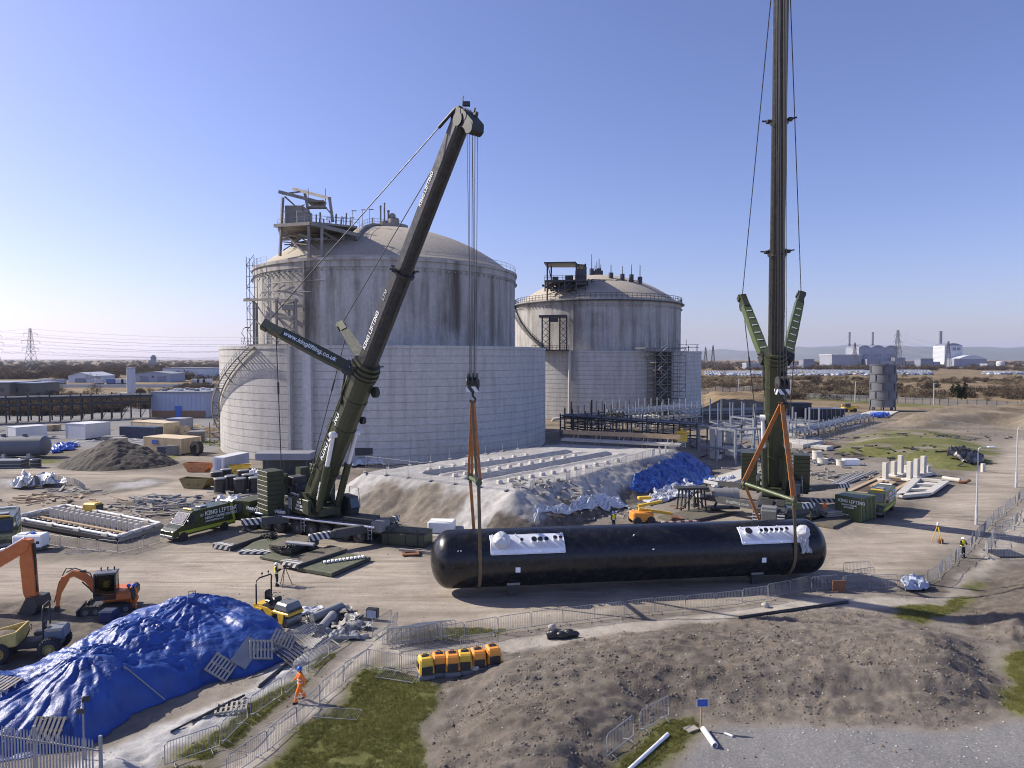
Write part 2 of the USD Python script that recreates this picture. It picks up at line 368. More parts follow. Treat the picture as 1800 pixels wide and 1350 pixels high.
# warning stripes
def stripes(name, a, b, period, d):
    add_mat(name, {'tc': ('texture_coordinate', {}), 'v': ('vector_math', dict(math_type='dot_product', vector2=d)), 'm': ('math', dict(math_type='multiply', value2=1 / period)),
                   'fr': ('math', dict(math_type='fraction')), 'gt': ('math', dict(math_type='greater_than', value2=0.5)), 'mx': ('mix_color', dict(a=a, b=b)), 'p': ('principled_bsdf', dict(roughness=0.6))},
            [('tc.object', 'v.vector1'), ('v.value', 'm.value1'), ('m.value', 'fr.value1'), ('fr.value', 'gt.value1'), ('gt.value', 'mx.fac'), ('mx.result', 'p.base_color')])
stripes('hazard', (0.03, 0.03, 0.03), (0.6, 0.6, 0.58), 0.5, (0.8, 0.8, 0.6))
stripes('hazard_red', (0.28, 0.05, 0.03), (0.6, 0.58, 0.55), 0.7, (0.75, 0.5, 0.0))
# concrete of the tanks: boards, streaks and stains
def concrete(name, col, stain, streak, vscale=(0.5, 0.5, 0.04), lines=True, amt=0.6, edge=0.5):
    c = np.array(col)
    nodes = {'g': ('geometry', {}), 'mp': ('mapping', dict(scale=vscale)), 'n': ('noise_texture', dict(scale=1.0, detail=7, roughness=0.65)),
             'n2': ('noise_texture', dict(scale=0.12, detail=5, roughness=0.6)), 'n3': ('noise_texture', dict(scale=1.6, detail=6, roughness=0.7)),
             'base': ('rgb_ramp', dict(ramp=[(0.25, tuple(c * 0.78)), (0.55, tuple(c)), (0.8, tuple(np.minimum(c * 1.15, 1)))])),
             'sf': ('map_range', dict(from_min=edge, from_max=edge + 0.22, to_min=0, to_max=amt, clamp=True)), 'm1': ('mix_color', dict(b=streak)),
             'lf': ('map_range', dict(from_min=0.48, from_max=0.75, to_min=0, to_max=0.75, clamp=True)), 'mul': ('math', dict(math_type='multiply')), 'm2': ('mix_color', dict(b=stain)),
             'b': ('bump', dict(strength=0.5, distance=0.03)), 'p': ('principled_bsdf', dict(roughness=0.9, specular_ior_level=0.25)),
             'at': ('attribute', dict(attribute='stain')), 'as': ('separate_color', {}), 'am': ('math', dict(math_type='multiply')), 'ar': ('map_range', dict(from_min=0.3, from_max=0.62, clamp=True)), 'm3': ('mix_color', dict(b=(0.085, 0.072, 0.058)))}
    links = [('g.position', 'mp.vector'), ('mp.vector', 'n.vector'), ('g.position', 'n2.vector'), ('g.position', 'n3.vector'), ('n3.fac', 'base.fac'), ('base.color', 'm1.a'), ('n.fac', 'sf.value'),
             ('sf.result', 'm1.fac'), ('m1.result', 'm2.a'), ('n2.fac', 'lf.value'), ('lf.result', 'mul.value1'), ('n.fac', 'mul.value2'), ('mul.value', 'm2.fac'), ('m2.result', 'm3.a'), ('at.color', 'as.color'), ('as.r', 'am.value1'), ('n.fac', 'ar.value'), ('ar.result', 'am.value2'), ('am.value', 'm3.fac'), ('m3.result', 'p.base_color'),
             ('n3.fac', 'b.height'), ('b.normal', 'p.normal')]
    add_mat(name, nodes, links)
concrete('tank_concrete', (0.385, 0.368, 0.338), (0.09, 0.08, 0.07), (0.16, 0.14, 0.115), amt=0.85, edge=0.46)
concrete('bund_concrete', (0.45, 0.437, 0.41), (0.28, 0.26, 0.235), (0.27, 0.25, 0.22), vscale=(0.9, 0.9, 0.1), amt=0.6, edge=0.47)
concrete('dome_concrete', (0.40, 0.355, 0.285), (0.22, 0.19, 0.15), (0.28, 0.245, 0.19), vscale=(0.25, 0.25, 0.25), amt=0.6)
concrete('joint', (0.2, 0.19, 0.17), (0.1, 0.1, 0.09), (0.12, 0.11, 0.1))
# blue tarpaulin
add_mat('tarp', {'g': ('geometry', {}), 'n': ('noise_texture', dict(scale=0.9, detail=6, roughness=0.6)), 'r': ('rgb_ramp', dict(ramp=[(0.3, (0.009, 0.036, 0.17)), (0.7, (0.018, 0.068, 0.28))])),
                 'n2': ('noise_texture', dict(scale=2.6, detail=8, roughness=0.68, distortion=2.6)), 'b': ('bump', dict(strength=0.5, distance=0.06)),
                 'n3': ('noise_texture', dict(scale=18.0, detail=3)), 'f': ('map_range', dict(from_min=0.62, from_max=0.8, to_max=0.3, clamp=True)), 'd': ('mix_color', dict(b=(0.16, 0.21, 0.36))),
                 'p': ('principled_bsdf', dict(roughness=0.42, specular_ior_level=0.5))},
        [('g.position', 'n.vector'), ('g.position', 'n2.vector'), ('g.position', 'n3.vector'), ('n.fac', 'r.fac'), ('r.color', 'd.a'), ('n2.fac', 'f.value'), ('f.result', 'd.fac'), ('d.result', 'p.base_color'), ('n2.fac', 'b.height'), ('b.normal', 'p.normal')])
def leafmat(name, a, b):
    add_mat(name, {'o': ('object_info', {}), 'g': ('geometry', {}), 'n': ('noise_texture', dict(scale=0.35, detail=4)), 'ad': ('math', dict(math_type='add')), 'hf': ('math', dict(math_type='multiply', value2=0.5)),
                   'r': ('rgb_ramp', dict(ramp=[(0.25, a), (0.75, b)])), 'd': ('diffuse_bsdf', {}), 't': ('translucent_bsdf', {}), 'p': ('mix_closure', dict(fac=0.25))},
            [('g.position', 'n.vector'), ('n.fac', 'ad.value1'), ('o.random', 'ad.value2'), ('ad.value', 'hf.value1'), ('hf.value', 'r.fac'), ('r.color', 'd.color'), ('r.color', 't.color'), ('d.BSDF', 'p.closure1'), ('t.BSDF', 'p.closure2')], 'p.closure')
leafmat('grass_blade', (0.11, 0.125, 0.034), (0.25, 0.235, 0.085))
leafmat('twig', (0.05, 0.038, 0.028), (0.13, 0.10, 0.068))
leafmat('evergreen', (0.016, 0.025, 0.012), (0.05, 0.06, 0.028))
leafmat('dry_bush', (0.13, 0.104, 0.066), (0.23, 0.185, 0.115))
paint('bark', (0.07, 0.055, 0.045), 0.9, 0.3, 1)
paint('clod', (0.125, 0.10, 0.074), 0.95, 0.35, 1.5, dirt=(0.19, 0.16, 0.12))
paint('stone', (0.36, 0.335, 0.30), 0.9, 0.3, 2)
paint('hill_far', (0.09, 0.10, 0.085), 1.0, 0.2, 0.002)
# ------------------------------------------------------------------ ground
def seg(pts): return np.asarray(pts, float)
def sdist(P, poly):
    """signed distance to a polygon, inside positive; far points get a rough value"""
    poly = np.asarray(poly, float); out = np.full(len(P), -1e3)
    lo, hi = poly.min(0) - 6, poly.max(0) + 6
    k = np.nonzero(((P > lo) & (P < hi)).all(1))[0]
    p = P[k]; d = np.full(len(p), 1e9); ins = np.zeros(len(p), bool)
    for a, b in zip(poly, np.roll(poly, -1, 0)):
        e = b - a; w = p - a
        t = np.clip((w @ e) / max(e @ e, 1e-9), 0, 1); d = np.minimum(d, np.linalg.norm(w - t[:, None] * e, axis=1))
        c = (a[1] > p[:, 1]) != (b[1] > p[:, 1])
        ins ^= c & (p[:, 0] < e[0] * (p[:, 1] - a[1]) / (e[1] if abs(e[1]) > 1e-12 else 1e-12) + a[0])
    out[k] = np.where(ins, d, -d); return out
def sstep(a, b, x): t = np.clip((x - a) / (b - a), 0, 1); return t * t * (3 - 2 * t)
ZONES = dict(
    grass=[G2([(640, 1175), (700, 1172), (735, 1200), (785, 1212), (770, 1250), (735, 1290), (745, 1352), (735, 1450), (380, 1450), (452, 1347), (512, 1304), (556, 1257), (594, 1232), (622, 1202)]),
           G2([(255, 1450), (290, 1350), (420, 1240), (520, 1188), (612, 1122), (642, 1106), (622, 1132), (536, 1204), (462, 1268), (380, 1338), (320, 1450)]),
           G2([(690, 1130), (770, 1105), (900, 1100), (900, 1108), (780, 1132), (700, 1148)]),
           G2([(1560, 1068), (1650, 1064), (1695, 1022), (1745, 980), (1765, 985), (1720, 1030), (1690, 1070), (1620, 1095), (1580, 1090)]),
           G2([(1772, 1150), (1800, 1140), (1900, 1140), (1900, 1280), (1795, 1258), (1765, 1240)]),
           G2([(1070, 1350), (1130, 1298), (1165, 1268), (1215, 1262), (1228, 1285), (1190, 1320), (1130, 1360), (1100, 1450), (1040, 1450)]),
           G2([(1462, 795), (1500, 768), (1560, 757), (1640, 757), (1700, 770), (1755, 795), (1740, 818), (1700, 830), (1640, 822), (1570, 808)]),
           G2([(60, 802), (110, 800), (95, 815), (60, 818)]), G2([(285, 800), (335, 775), (385, 772), (385, 782), (340, 790), (300, 808)]),
           G2([(1400, 693), (1560, 705), (1680, 717), (1600, 716), (1400, 700)])],
    haul_road=[G2([(-250, 1000), (0, 985), (150, 990), (280, 985), (300, 950), (400, 955), (420, 915), (640, 960), (760, 985), (765, 1040), (810, 1072), (700, 1098), (600, 1080), (530, 1040), (440, 1062), (330, 1050), (240, 1040), (100, 1045), (-250, 1090)]),
               G2([(760, 1020), (1440, 1000), (1440, 955), (1560, 930), (1650, 880), (1720, 820), (1790, 775), (1900, 735), (1930, 790), (1800, 855), (1720, 912), (1640, 985), (1570, 1028), (1480, 1035), (1400, 1040), (1250, 1066), (1100, 1078), (980, 1090), (860, 1105), (770, 1108), (700, 1095)]),
               G2([(0, 858), (120, 874), (230, 862), (300, 850), (400, 866), (300, 884), (150, 905), (0, 905)]), G2([(0, 812), (90, 822), (300, 835), (420, 845), (380, 860), (220, 845), (0, 835)]),
               G2([(1240, 908), (1440, 886), (1480, 920), (1440, 935), (1240, 922)])],
    footpath=[G2([(330, 1450), (398, 1348), (480, 1276), (550, 1216), (610, 1160), (660, 1112), (690, 1097), (722, 1105), (680, 1137), (642, 1167), (590, 1222), (535, 1268), (474, 1322), (424, 1372), (390, 1450)]),
              G2([(690, 1142), (880, 1127), (1000, 1104), (1160, 1086), (1340, 1066), (1430, 1048), (1600, 1052), (1650, 1047), (1700, 1000), (1752, 940), (1800, 895), (1850, 862), (1850, 900), (1800, 938), (1745, 990), (1700, 1042), (1665, 1066), (1580, 1070), (1430, 1067), (1280, 1087), (1120, 1107), (1000, 1127), (900, 1147), (800, 1152), (690, 1174)])],
    white_sand=[G2([(100, 1360), (440, 1205), (520, 1140), (560, 1090), (640, 1080), (662, 1105), (612, 1118), (540, 1180), (420, 1250), (290, 1345), (250, 1450), (60, 1450)])],
    gravel_yard=[G2([(1160, 1370), (1236, 1290), (1290, 1268), (1400, 1275), (1700, 1282), (1790, 1266), (2000, 1262), (2000, 1500), (1050, 1500)])],
    soil_mound=[G2([(745, 1205), (800, 1168), (900, 1138), (1000, 1120), (1130, 1104), (1280, 1089), (1400, 1076), (1500, 1072), (1590, 1088), (1660, 1102), (1730, 1132), (1790, 1215), (1782, 1255), (1700, 1275), (1500, 1275), (1400, 1268), (1290, 1262), (1200, 1258), (1130, 1300), (1050, 1450), (740, 1500), (740, 1330), (780, 1250)]),
                G2([(1665, 1085), (1700, 1045), (1760, 1000), (1950, 940), (1950, 1140), (1770, 1148)])],
    yard_surface=[G2([(-400, 712), (-10, 710), (385, 712), (385, 795), (250, 788), (-400, 795)])],
)
MUD = [G2([(165, 852), (260, 838), (315, 845), (250, 862), (190, 868)]), G2([(0, 838), (80, 836), (120, 850), (0, 856)]), G2([(180, 880), (270, 878), (330, 900), (280, 925), (230, 900)]),
       G2([(-100, 1060), (130, 1050), (240, 1070), (200, 1110), (60, 1170), (-100, 1200)]), G2([(1500, 1080), (1590, 1080), (1600, 1100), (1500, 1100)])]
PALE = [G2([(190, 852), (255, 842), (300, 846), (245, 858), (200, 862)]), G2([(0, 842), (60, 840), (100, 850), (0, 855)]), G2([(1330, 742), (1420, 735), (1440, 760), (1340, 775), (1250, 772)])]
BERM = [G2([(1236, 728), (1236, 690), (1330, 686), (1380, 700), (1400, 720), (1330, 730)]), G2([(1560, 745), (1640, 728), (1800, 722), (1950, 735), (1950, 775), (1760, 748), (1640, 752)])]

def spaced(a, b, f):
    out = [a]
    while out[-1] < b: out.append(out[-1] + f(out[-1]))
    return out
ys_ = [-14000, -4000, -1200, -300, -80, -20, 5, 14, 20, 24] + spaced(26.5, 270, lambda y: max(0.14, 0.0047 * y) if y < 60 else 0.0055 * y) + spaced(275, 15000, lambda y: 0.04 * y)
xr = spaced(0, 34, lambda x: 0.19) ; xr += spaced(xr[-1] + 0.3, 14000, lambda x: max(0.3, 0.035 * (x - 26)))
XS, YS = np.array([-x for x in xr[:0:-1]] + xr), np.array(ys_)
gx, gy = np.meshgrid(XS, YS); P2 = np.stack([gx.ravel(), gy.ravel()], 1)
wob = np.stack([fbm(np.c_[P2 * 0.45, 0 * P2[:, 0]], 3, 5), fbm(np.c_[P2 * 0.45, 0 * P2[:, 0] + 7], 3, 9)], 1) - 0.5
near = sstep(300, 80, P2[:, 1])
Pw = P2 + wob * 1.5 * (0.5 + P2[:, 1:2] / 90).clip(0, 3)
SD = {k: np.max([sdist(Pw, q) for q in v], 0) for k, v in ZONES.items()}
mud = np.max([sstep(-1, 1.5, sdist(Pw, q)) for q in MUD], 0); pale = np.max([sstep(-1, 1.5, sdist(Pw, q)) for q in PALE], 0)
def height(P, sdm=None, rough=True):
    P = np.atleast_2d(np.asarray(P, float)); z0 = np.zeros(len(P)); p3 = np.c_[P, z0]
    x, y = P[:, 0], P[:, 1]
    near_ = sstep(300, 80, y)
    h = (fbm(p3 * 0.09, 3, 1) - 0.5) * 0.35 * near_ + (fbm(p3 * 0.9, 3, 2) - 0.5) * 0.10 * near_
    m1 = sdist(P, ZONES['soil_mound'][0]); m2 = sdist(P, ZONES['soil_mound'][1])
    top = 1.3 * sstep(0, 4.0, m1) * (1 - 0.93 * sstep(36.5, 45, y)) * (0.35 + 0.65 * sstep(-5, 5, x)) * (0.82 + 0.25 * sstep(18, 24, x)) + 1.1 * sstep(0, 4, m2)
    rough_ = np.maximum(sstep(-0.3, 1.2, m1), sstep(-0.3, 1.2, m2))
    h += top + rough_ * ((fbm(p3 * 0.55, 4, 3) - 0.5) * 0.42 + (fbm(p3 * [0.12, 1.7, 1], 4, 14) - 0.5) * 0.55 + (fbm(p3 * 2.6, 4, 4) - 0.5) * 0.24)
    ws = sdist(P, ZONES['white_sand'][0]); h += sstep(-0.2, 1.8, ws) * (0.22 + (fbm(p3 * 1.4, 4, 6) - 0.5) * 0.8)
    for q in BERM: s = sdist(P, q); h += sstep(0, 6, s) * (0.8 + 3.4 * fbm(p3 * 0.09, 4, 7)) + sstep(0, 3, s) * (fbm(p3 * 0.4, 4, 8) - 0.5) * 1.8
    h += 0.9 * sstep(0, 7, sdist(P, ZONES['grass'][6]))
    rd = np.maximum.reduce([sdist(P, q) for q in ZONES['haul_road']] + [sdist(P, q) for q in ZONES['footpath']])
    h = h * (1 - 0.55 * sstep(-0.5, 1.5, rd) * (1 - rough_))
    g = np.maximum.reduce([sdist(P, q) for q in ZONES['grass']]); h += sstep(-0.2, 0.5, g) * 0.03
    tr = np.maximum.reduce([sdist(P, q) for q in MUD]); h += sstep(-1, 1, tr) * (fbm(p3 * 0.8, 3, 12) - 0.6) * 0.3
    # low ground far off
    h += near_ * 0 + (fbm(p3 * 0.004, 3, 13) - 0.5) * 6 * sstep(300, 900, y)
    return h
Z = height(P2)
def ground(x, y):
    i, j = min(max(int(np.searchsorted(XS, x)) - 1, 0), len(XS) - 2), min(max(int(np.searchsorted(YS, y)) - 1, 0), len(YS) - 2)
    u, w = (x - XS[i]) / (XS[i + 1] - XS[i]), (y - YS[j]) / (YS[j + 1] - YS[j]); k = j * len(XS) + i
    return float((Z[k] * (1 - u) + Z[k + 1] * u) * (1 - w) + (Z[k + len(XS)] * (1 - u) + Z[k + len(XS) + 1] * u) * w)
def on(px, py, up=0.0):
    """a ground point given by what the photograph shows there, on the built ground"""
    p = G(px, py)
    for _ in range(4): p = G(px, py, ground(p[0], p[1]))
    p[2] += up; return p
V = np.c_[P2, Z]; ny, nx = len(YS), len(XS)
gn = np.zeros_like(V)
i0 = (np.arange(ny - 1)[:, None] * nx + np.arange(nx - 1)[None]).ravel()
F = np.vstack([np.stack([i0, i0 + 1, i0 + nx + 1], 1), np.stack([i0, i0 + nx + 1, i0 + nx], 1)])
fc = np.cross(V[F[:, 1]] - V[F[:, 0]], V[F[:, 2]] - V[F[:, 0]])
for k in range(3): np.add.at(gn, F[:, k], fc)
gn /= np.linalg.norm(gn, axis=1, keepdims=True)
W = {k: sstep(-0.4, 0.5, d) for k, d in SD.items()}
W['haul_road'] = sstep(-2.2, 2.6, SD['haul_road'])
gpatch = fbm(np.c_[P2 * [0.16, 0.3], 0 * P2[:, 0]], 4, 52); W['grass'] *= np.where(P2[:, 1] > 60, sstep(0.35, 0.43, gpatch), sstep(0.36, 0.44, gpatch)); SD['grass'] = np.where(W['grass'] < 0.35, -1.0, SD['grass'])
za = np.stack([W['grass'], W['haul_road'], W['footpath']], 1)
zb = np.stack([np.maximum(mud, 0.75 * W['soil_mound'] * (1 - W['gravel_yard'])), np.maximum(W['white_sand'], pale * 0.8), np.maximum(W['gravel_yard'], W['yard_surface'])], 1)
names = ['ground', 'grass', 'haul_road', 'footpath', 'white_sand', 'gravel_yard', 'soil_mound', 'yard_surface']
order = ['haul_road', 'soil_mound', 'yard_surface', 'white_sand', 'gravel_yard', 'footpath', 'grass']
zone = np.zeros(len(V), int)
for nme in order: zone[SD[nme] > 0] = names.index(nme)
fz = zone[F[:, 0]]
add_mat('soil', {
    'g': ('geometry', {}), 'za': ('attribute', dict(attribute='za')), 'zb': ('attribute', dict(attribute='zb')), 'sa': ('separate_color', {}), 'sb': ('separate_color', {}),
    'n1': ('noise_texture', dict(scale=0.07, detail=8, roughness=0.62)), 'n2': ('noise_texture', dict(scale=1.3, detail=8, roughness=0.7)), 'n3': ('noise_texture', dict(scale=9.0, detail=6, roughness=0.75)),
    'mp': ('mapping', dict(rotation=(0, 0, 0.35), scale=(0.10, 0.55, 1))), 'n4': ('noise_texture', dict(scale=1.0, detail=9, roughness=0.72, distortion=1.6)),
    'vo': ('voronoi_texture', dict(scale=7.0, randomness=1.0)),
    'fld': ('map_range', dict(from_min=120, from_max=260, clamp=True)), 'xyz': ('separate_xyz', {}),
    'b1': ('rgb_ramp', dict(ramp=[(0.25, (0.095, 0.082, 0.066)), (0.5, (0.19, 0.166, 0.136)), (0.75, (0.30, 0.268, 0.225))])),
    'bf': ('rgb_ramp', dict(ramp=[(0.3, (0.10, 0.077, 0.045)), (0.5, (0.18, 0.135, 0.078)), (0.7, (0.27, 0.20, 0.115))])),
    'mf': ('mix_color', {}),
    'rd': ('rgb_ramp', dict(ramp=[(0.25, (0.18, 0.152, 0.12)), (0.5, (0.315, 0.272, 0.218)), (0.75, (0.43, 0.38, 0.315))])), 'm1': ('mix_color', {}),
    'mdk': ('rgb_ramp', dict(ramp=[(0.3, (0.07, 0.06, 0.049)), (0.55, (0.14, 0.12, 0.098)), (0.75, (0.225, 0.20, 0.168))])), 'm2': ('mix_color', {}),
    'pth': ('rgb_ramp', dict(ramp=[(0.3, (0.27, 0.24, 0.20)), (0.7, (0.40, 0.365, 0.31))])), 'm3': ('mix_color', {}),
    'gv': ('rgb_ramp', dict(ramp=[(0.3, (0.12, 0.118, 0.115)), (0.55, (0.20, 0.195, 0.19)), (0.75, (0.33, 0.32, 0.31))])), 'm4': ('mix_color', {}),
    'ws': ('rgb_ramp', dict(ramp=[(0.3, (0.27, 0.265, 0.255)), (0.7, (0.44, 0.43, 0.415))])), 'm5': ('mix_color', {}),
    'gr': ('rgb_ramp', dict(ramp=[(0.25, (0.06, 0.066, 0.02)), (0.5, (0.115, 0.12, 0.038)), (0.75, (0.19, 0.175, 0.075))])), 'm6': ('mix_color', {}),
    'mixn': ('mix_float', dict(fac=0.5)), 'st': ('map_range', dict(from_min=0.0, from_max=0.17, to_min=1.0, to_max=0.0, clamp=True)), 'stf': ('math', dict(math_type='multiply', value2=0.45)), 'm7': ('mix_color', dict(b=(0.40, 0.37, 0.33))),
    'wn': ('math', dict(math_type='greater_than', value2=0.72)), 'sc': ('separate_color', {}), 'stm': ('math', dict(math_type='multiply')),
    'bu': ('bump', dict(strength=0.8, distance=0.09)), 'pt': ('rgb_ramp', dict(ramp=[(0.33, (0.66, 0.64, 0.62)), (0.5, (1.0, 1.0, 1.0)), (0.68, (1.15, 1.14, 1.12))])), 'm8': ('mix_color', dict(blend_type='multiply', fac=0.9, use_clamp=False)), 'tm': ('mapping', dict(rotation=(0, 0, 0.25), scale=(0.03, 1.3, 1))), 'tn': ('noise_texture', dict(scale=1.0, detail=3, distortion=0.8)), 'tr': ('rgb_ramp', dict(ramp=[(0.36, (0.78, 0.77, 0.75)), (0.44, (1.0, 1.0, 1.0))])), 'm9': ('mix_color', dict(blend_type='multiply', use_clamp=False)), 'bu2': ('bump', dict(strength=0.7, distance=0.05)), 'p': ('principled_bsdf', dict(roughness=0.95, specular_ior_level=0.15))},
    [('za.color', 'sa.color'), ('zb.color', 'sb.color'), ('g.position', 'n1.vector'), ('g.position', 'n2.vector'), ('g.position', 'n3.vector'), ('g.position', 'mp.vector'), ('mp.vector', 'n4.vector'), ('g.position', 'vo.vector'),
     ('g.position', 'xyz.vector'), ('xyz.y', 'fld.value'), ('n1.fac', 'mixn.a'), ('n2.fac', 'mixn.b'), ('mixn.result', 'b1.fac'), ('mixn.result', 'bf.fac'), ('b1.color', 'mf.a'), ('bf.color', 'mf.b'), ('fld.result', 'mf.fac'),
     ('n4.fac', 'rd.fac'), ('mf.result', 'm1.a'), ('rd.color', 'm1.b'), ('sa.g', 'm1.fac'),
     ('n2.fac', 'mdk.fac'), ('m1.result', 'm2.a'), ('mdk.color', 'm2.b'), ('sb.r', 'm2.fac'),
     ('n3.fac', 'gv.fac'), ('m2.result', 'm4.a'), ('gv.color', 'm4.b'), ('sb.b', 'm4.fac'),
     ('n2.fac', 'pth.fac'), ('m4.result', 'm3.a'), ('pth.color', 'm3.b'), ('sa.b', 'm3.fac'),
     ('n2.fac', 'ws.fac'), ('m3.result', 'm5.a'), ('ws.color', 'm5.b'), ('sb.g', 'm5.fac'),
     ('n2.fac', 'gr.fac'), ('m5.result', 'm6.a'), ('gr.color', 'm6.b'), ('sa.r', 'm6.fac'),
     ('vo.distance', 'st.value'), ('vo.color', 'sc.color'), ('sc.r', 'wn.value1'), ('st.result', 'stm.value1'), ('wn.value', 'stm.value2'), ('stm.value', 'stf.value1'), ('m6.result', 'm7.a'), ('stf.value', 'm7.fac'),
     ('n3.fac', 'bu2.height'), ('n2.fac', 'bu.height'), ('bu2.normal', 'bu.normal'), ('bu.normal', 'p.normal'), ('n1.fac', 'pt.fac'), ('m7.result', 'm8.a'), ('pt.color', 'm8.b'), ('g.position', 'tm.vector'), ('tm.vector', 'tn.vector'), ('tn.fac', 'tr.fac'), ('sa.g', 'm9.fac'), ('m8.result', 'm9.a'), ('tr.color', 'm9.b'), ('m9.result', 'p.base_color')])
for k, nme in enumerate(names):
    f = F[fz == k]
    if not len(f): continue
    u, inv = np.unique(f, return_inverse=True)
    q = put_mesh('/World/' + nme, V[u], inv.reshape(-1, 3), 'soil', gn[u], prim={'za': za[u], 'zb': zb[u]}).GetPrim()
    if nme == 'grass': tag(q, 'short rough green grass growing on the verges, the bank and beside the path', 'grass', kind='stuff')
    else: q.SetCustomDataByKey('kind', 'structure')

# distant hills
def hills(y, x0, x1, top, seed, name='hills'):
    n = 140; x = np.linspace(x0, x1, n); h = top * (0.35 + 0.9 * fbm(np.c_[x / (x1 - x0) * 6, 0 * x, 0 * x], 4, seed)) * sstep(x0, x0 + (x1 - x0) * 0.25, x)
    rws = [(y, 0), (y + 500, 0.35), (y + 1100, 0.8), (y + 1700, 1.0), (y + 2600, 0.6), (y + 3600, -0.05)]
    v = np.vstack([np.c_[x, 0 * x + a + 200 * fbm(np.c_[x / 900, 0 * x, 0 * x + k], 3, seed), h * b - 3] for k, (a, b) in enumerate(rws)])
    i = (np.arange(len(rws) - 1)[:, None] * n + np.arange(n - 1)[None]).ravel()
    q = put_mesh(numbered('/World', name), v, np.vstack([np.stack([i, i + 1, i + n + 1], 1), np.stack([i, i + n + 1, i + n], 1)]), 'hill_far'); q.GetPrim().SetCustomDataByKey('kind', 'structure')
hills(8200, 1200, 9500, 215, 3); hills(7000, 2500, 9800, 190, 5); hills(9800, -600, 6000, 150, 8)

# haze: the air between here and the hills
hz = M().box((0, 2000, 149), (29000, 25000, 304))
add_mat('air', {'v': ('principled_volume', dict(color=(0.78, 0.84, 1.0), density=4.2e-5, anisotropy=0.3))}, [], surface=None, volume='v.volume')
put_mesh('/World/haze', *hz.arr(), 'air', nrm=False).GetPrim().SetCustomDataByKey('kind', 'stuff')
# ------------------------------------------------------------------ the two storage tanks
C1 = np.array([-25.5, 141.7, 0.0]); C2 = np.array([27.4, 220.0, 0.0])
RB, RT, HB, HR = 32.4, 26.1, 19.3, 34.0
def on_circle(px, C, R, far=False):
    d = unit(np.array([(px - 900) / 1200, 1.0])); b = d @ C[:2]; q = C[:2] @ C[:2] - R * R
    k = max(b * b - q, 0) ** 0.5; p = d * (b + k if far else b - k); return p
def az(px, C, R): p = on_circle(px, C, R) - C[:2]; return math.atan2(p[1], p[0])
def pol(C, R, a, z=0): return np.array([C[0] + R * math.cos(a), C[1] + R * math.sin(a), z])
def ring(R0, R1, z0, z1, n=200): return M().lathe([(R0, z0), (R1, z0), (R1, z1), (R0, z1), (R0, z0)], n)
def railing(t, name, pts, mat, h=1.1, step=1.6, r=0.035, parent=None):
    """posts and two rails along a line of world points"""
    m = M(); pts = [np.asarray(p, float) for p in pts]
    for z in (h, h * 0.55): m.path([p + [0, 0, z] for p in pts], r, 4)
    L = np.cumsum([0] + [np.linalg.norm(b - a) for a, b in zip(pts, pts[1:])])
    for d in np.linspace(0, L[-1], max(2, int(L[-1] / step) + 1)):
        p = np.array([np.interp(d, L, [q[k] for q in pts]) for k in range(3)]); m.tube(p, p + [0, 0, h], r, n=4)
    t.add(name, m, mat, parent, world=True)
def px_bars(m, lst, w=0.3, up=(0, 0, 1)):
    for a, b, *ww in lst: m.bar(D(*a), D(*b), ww[0] if ww else w, up=up)
    return m
def storage_tank(C, label, stains, post_mat, seed):
    t = Thing('storage_tank', label, 'storage tank', C)
    nb = 15; hb = (HB - 0.5) / nb
    for k in range(nb):
        z0 = k * hb; z1 = z0 + hb
        t.add('wall_course', M().lathe([(RB - 0.09, z0), (RB - 0.09, z0 + 0.06), (RB, z0 + 0.12), (RB, z1 - 0.02), (RB - 0.09, z1)], 220, sharp=20), 'bund_concrete')
    t.add('wall_coping', ring(RT - 0.4, RB + 0.12, HB - 0.5, HB), 'bund_concrete')
    n, zs = 300, np.linspace(HB - 0.3, HR - 1.2, 26)
    a = np.arange(n) * 2 * math.pi / n; aa, zz = np.meshgrid(a, zs)
    v = np.stack([RT * np.cos(aa), RT * np.sin(aa), zz], -1).reshape(-1, 3)
    i = (np.arange(len(zs) - 1)[:, None] * n + np.arange(n)[None]).ravel(); j = i - i % n + (i + 1) % n
    st = np.zeros(len(v))
    for px, wd, z0, z1, amt in stains:
        a0 = az(px, C, RT); dd = np.abs((aa.ravel() - a0 + math.pi) % (2 * math.pi) - math.pi) * RT
        edge = wd * (0.6 + 0.8 * noise(np.c_[zz.ravel() * 0.5, aa.ravel() * 9, 0 * st], seed))
        st = np.maximum(st, amt * sstep(edge, edge * 0.3, dd) * sstep(z0, z0 + 3, zz.ravel()) * sstep(z1, z1 - 1, zz.ravel()))
    put_mesh(numbered(t.path, 'tank_wall'), v, np.vstack([np.stack([i, j, j + n], 1), np.stack([i, j + n, i + n], 1)]), 'tank_concrete', prim={'stain': np.c_[st, st, st]})
    t.add('ring_beam', M().lathe([(RT - 0.3, HR - 1.3), (RT + 0.18, HR - 1.3), (RT + 0.18, HR - 0.25), (RT + 0.42, HR - 0.2), (RT + 0.42, HR + 0.3), (RT - 0.9, HR + 0.3)], 220, sharp=20), 'tank_concrete')
    R = 39.5; zc = HR + 9.7 - R; prof = [(25.3, HR + 0.25), (25.2, HR + 0.8)] + [(R * math.sin(b), zc + R * math.cos(b)) for b in np.linspace(math.asin(24.6 / R), 0.0, 26)]
    t.add('roof_dome', M().lathe(prof, 160), 'dome_concrete')
    lug = M()
    for k in range(120): lug.box(pol((0, 0), RT + 0.22, k * math.pi / 60, HR - 1.75), (0.5, 0.16, 0.22), rotz(k * math.pi / 60))
    q = t.add('rim_lugs', lug, 'tank_concrete', kind='stuff')
    return t
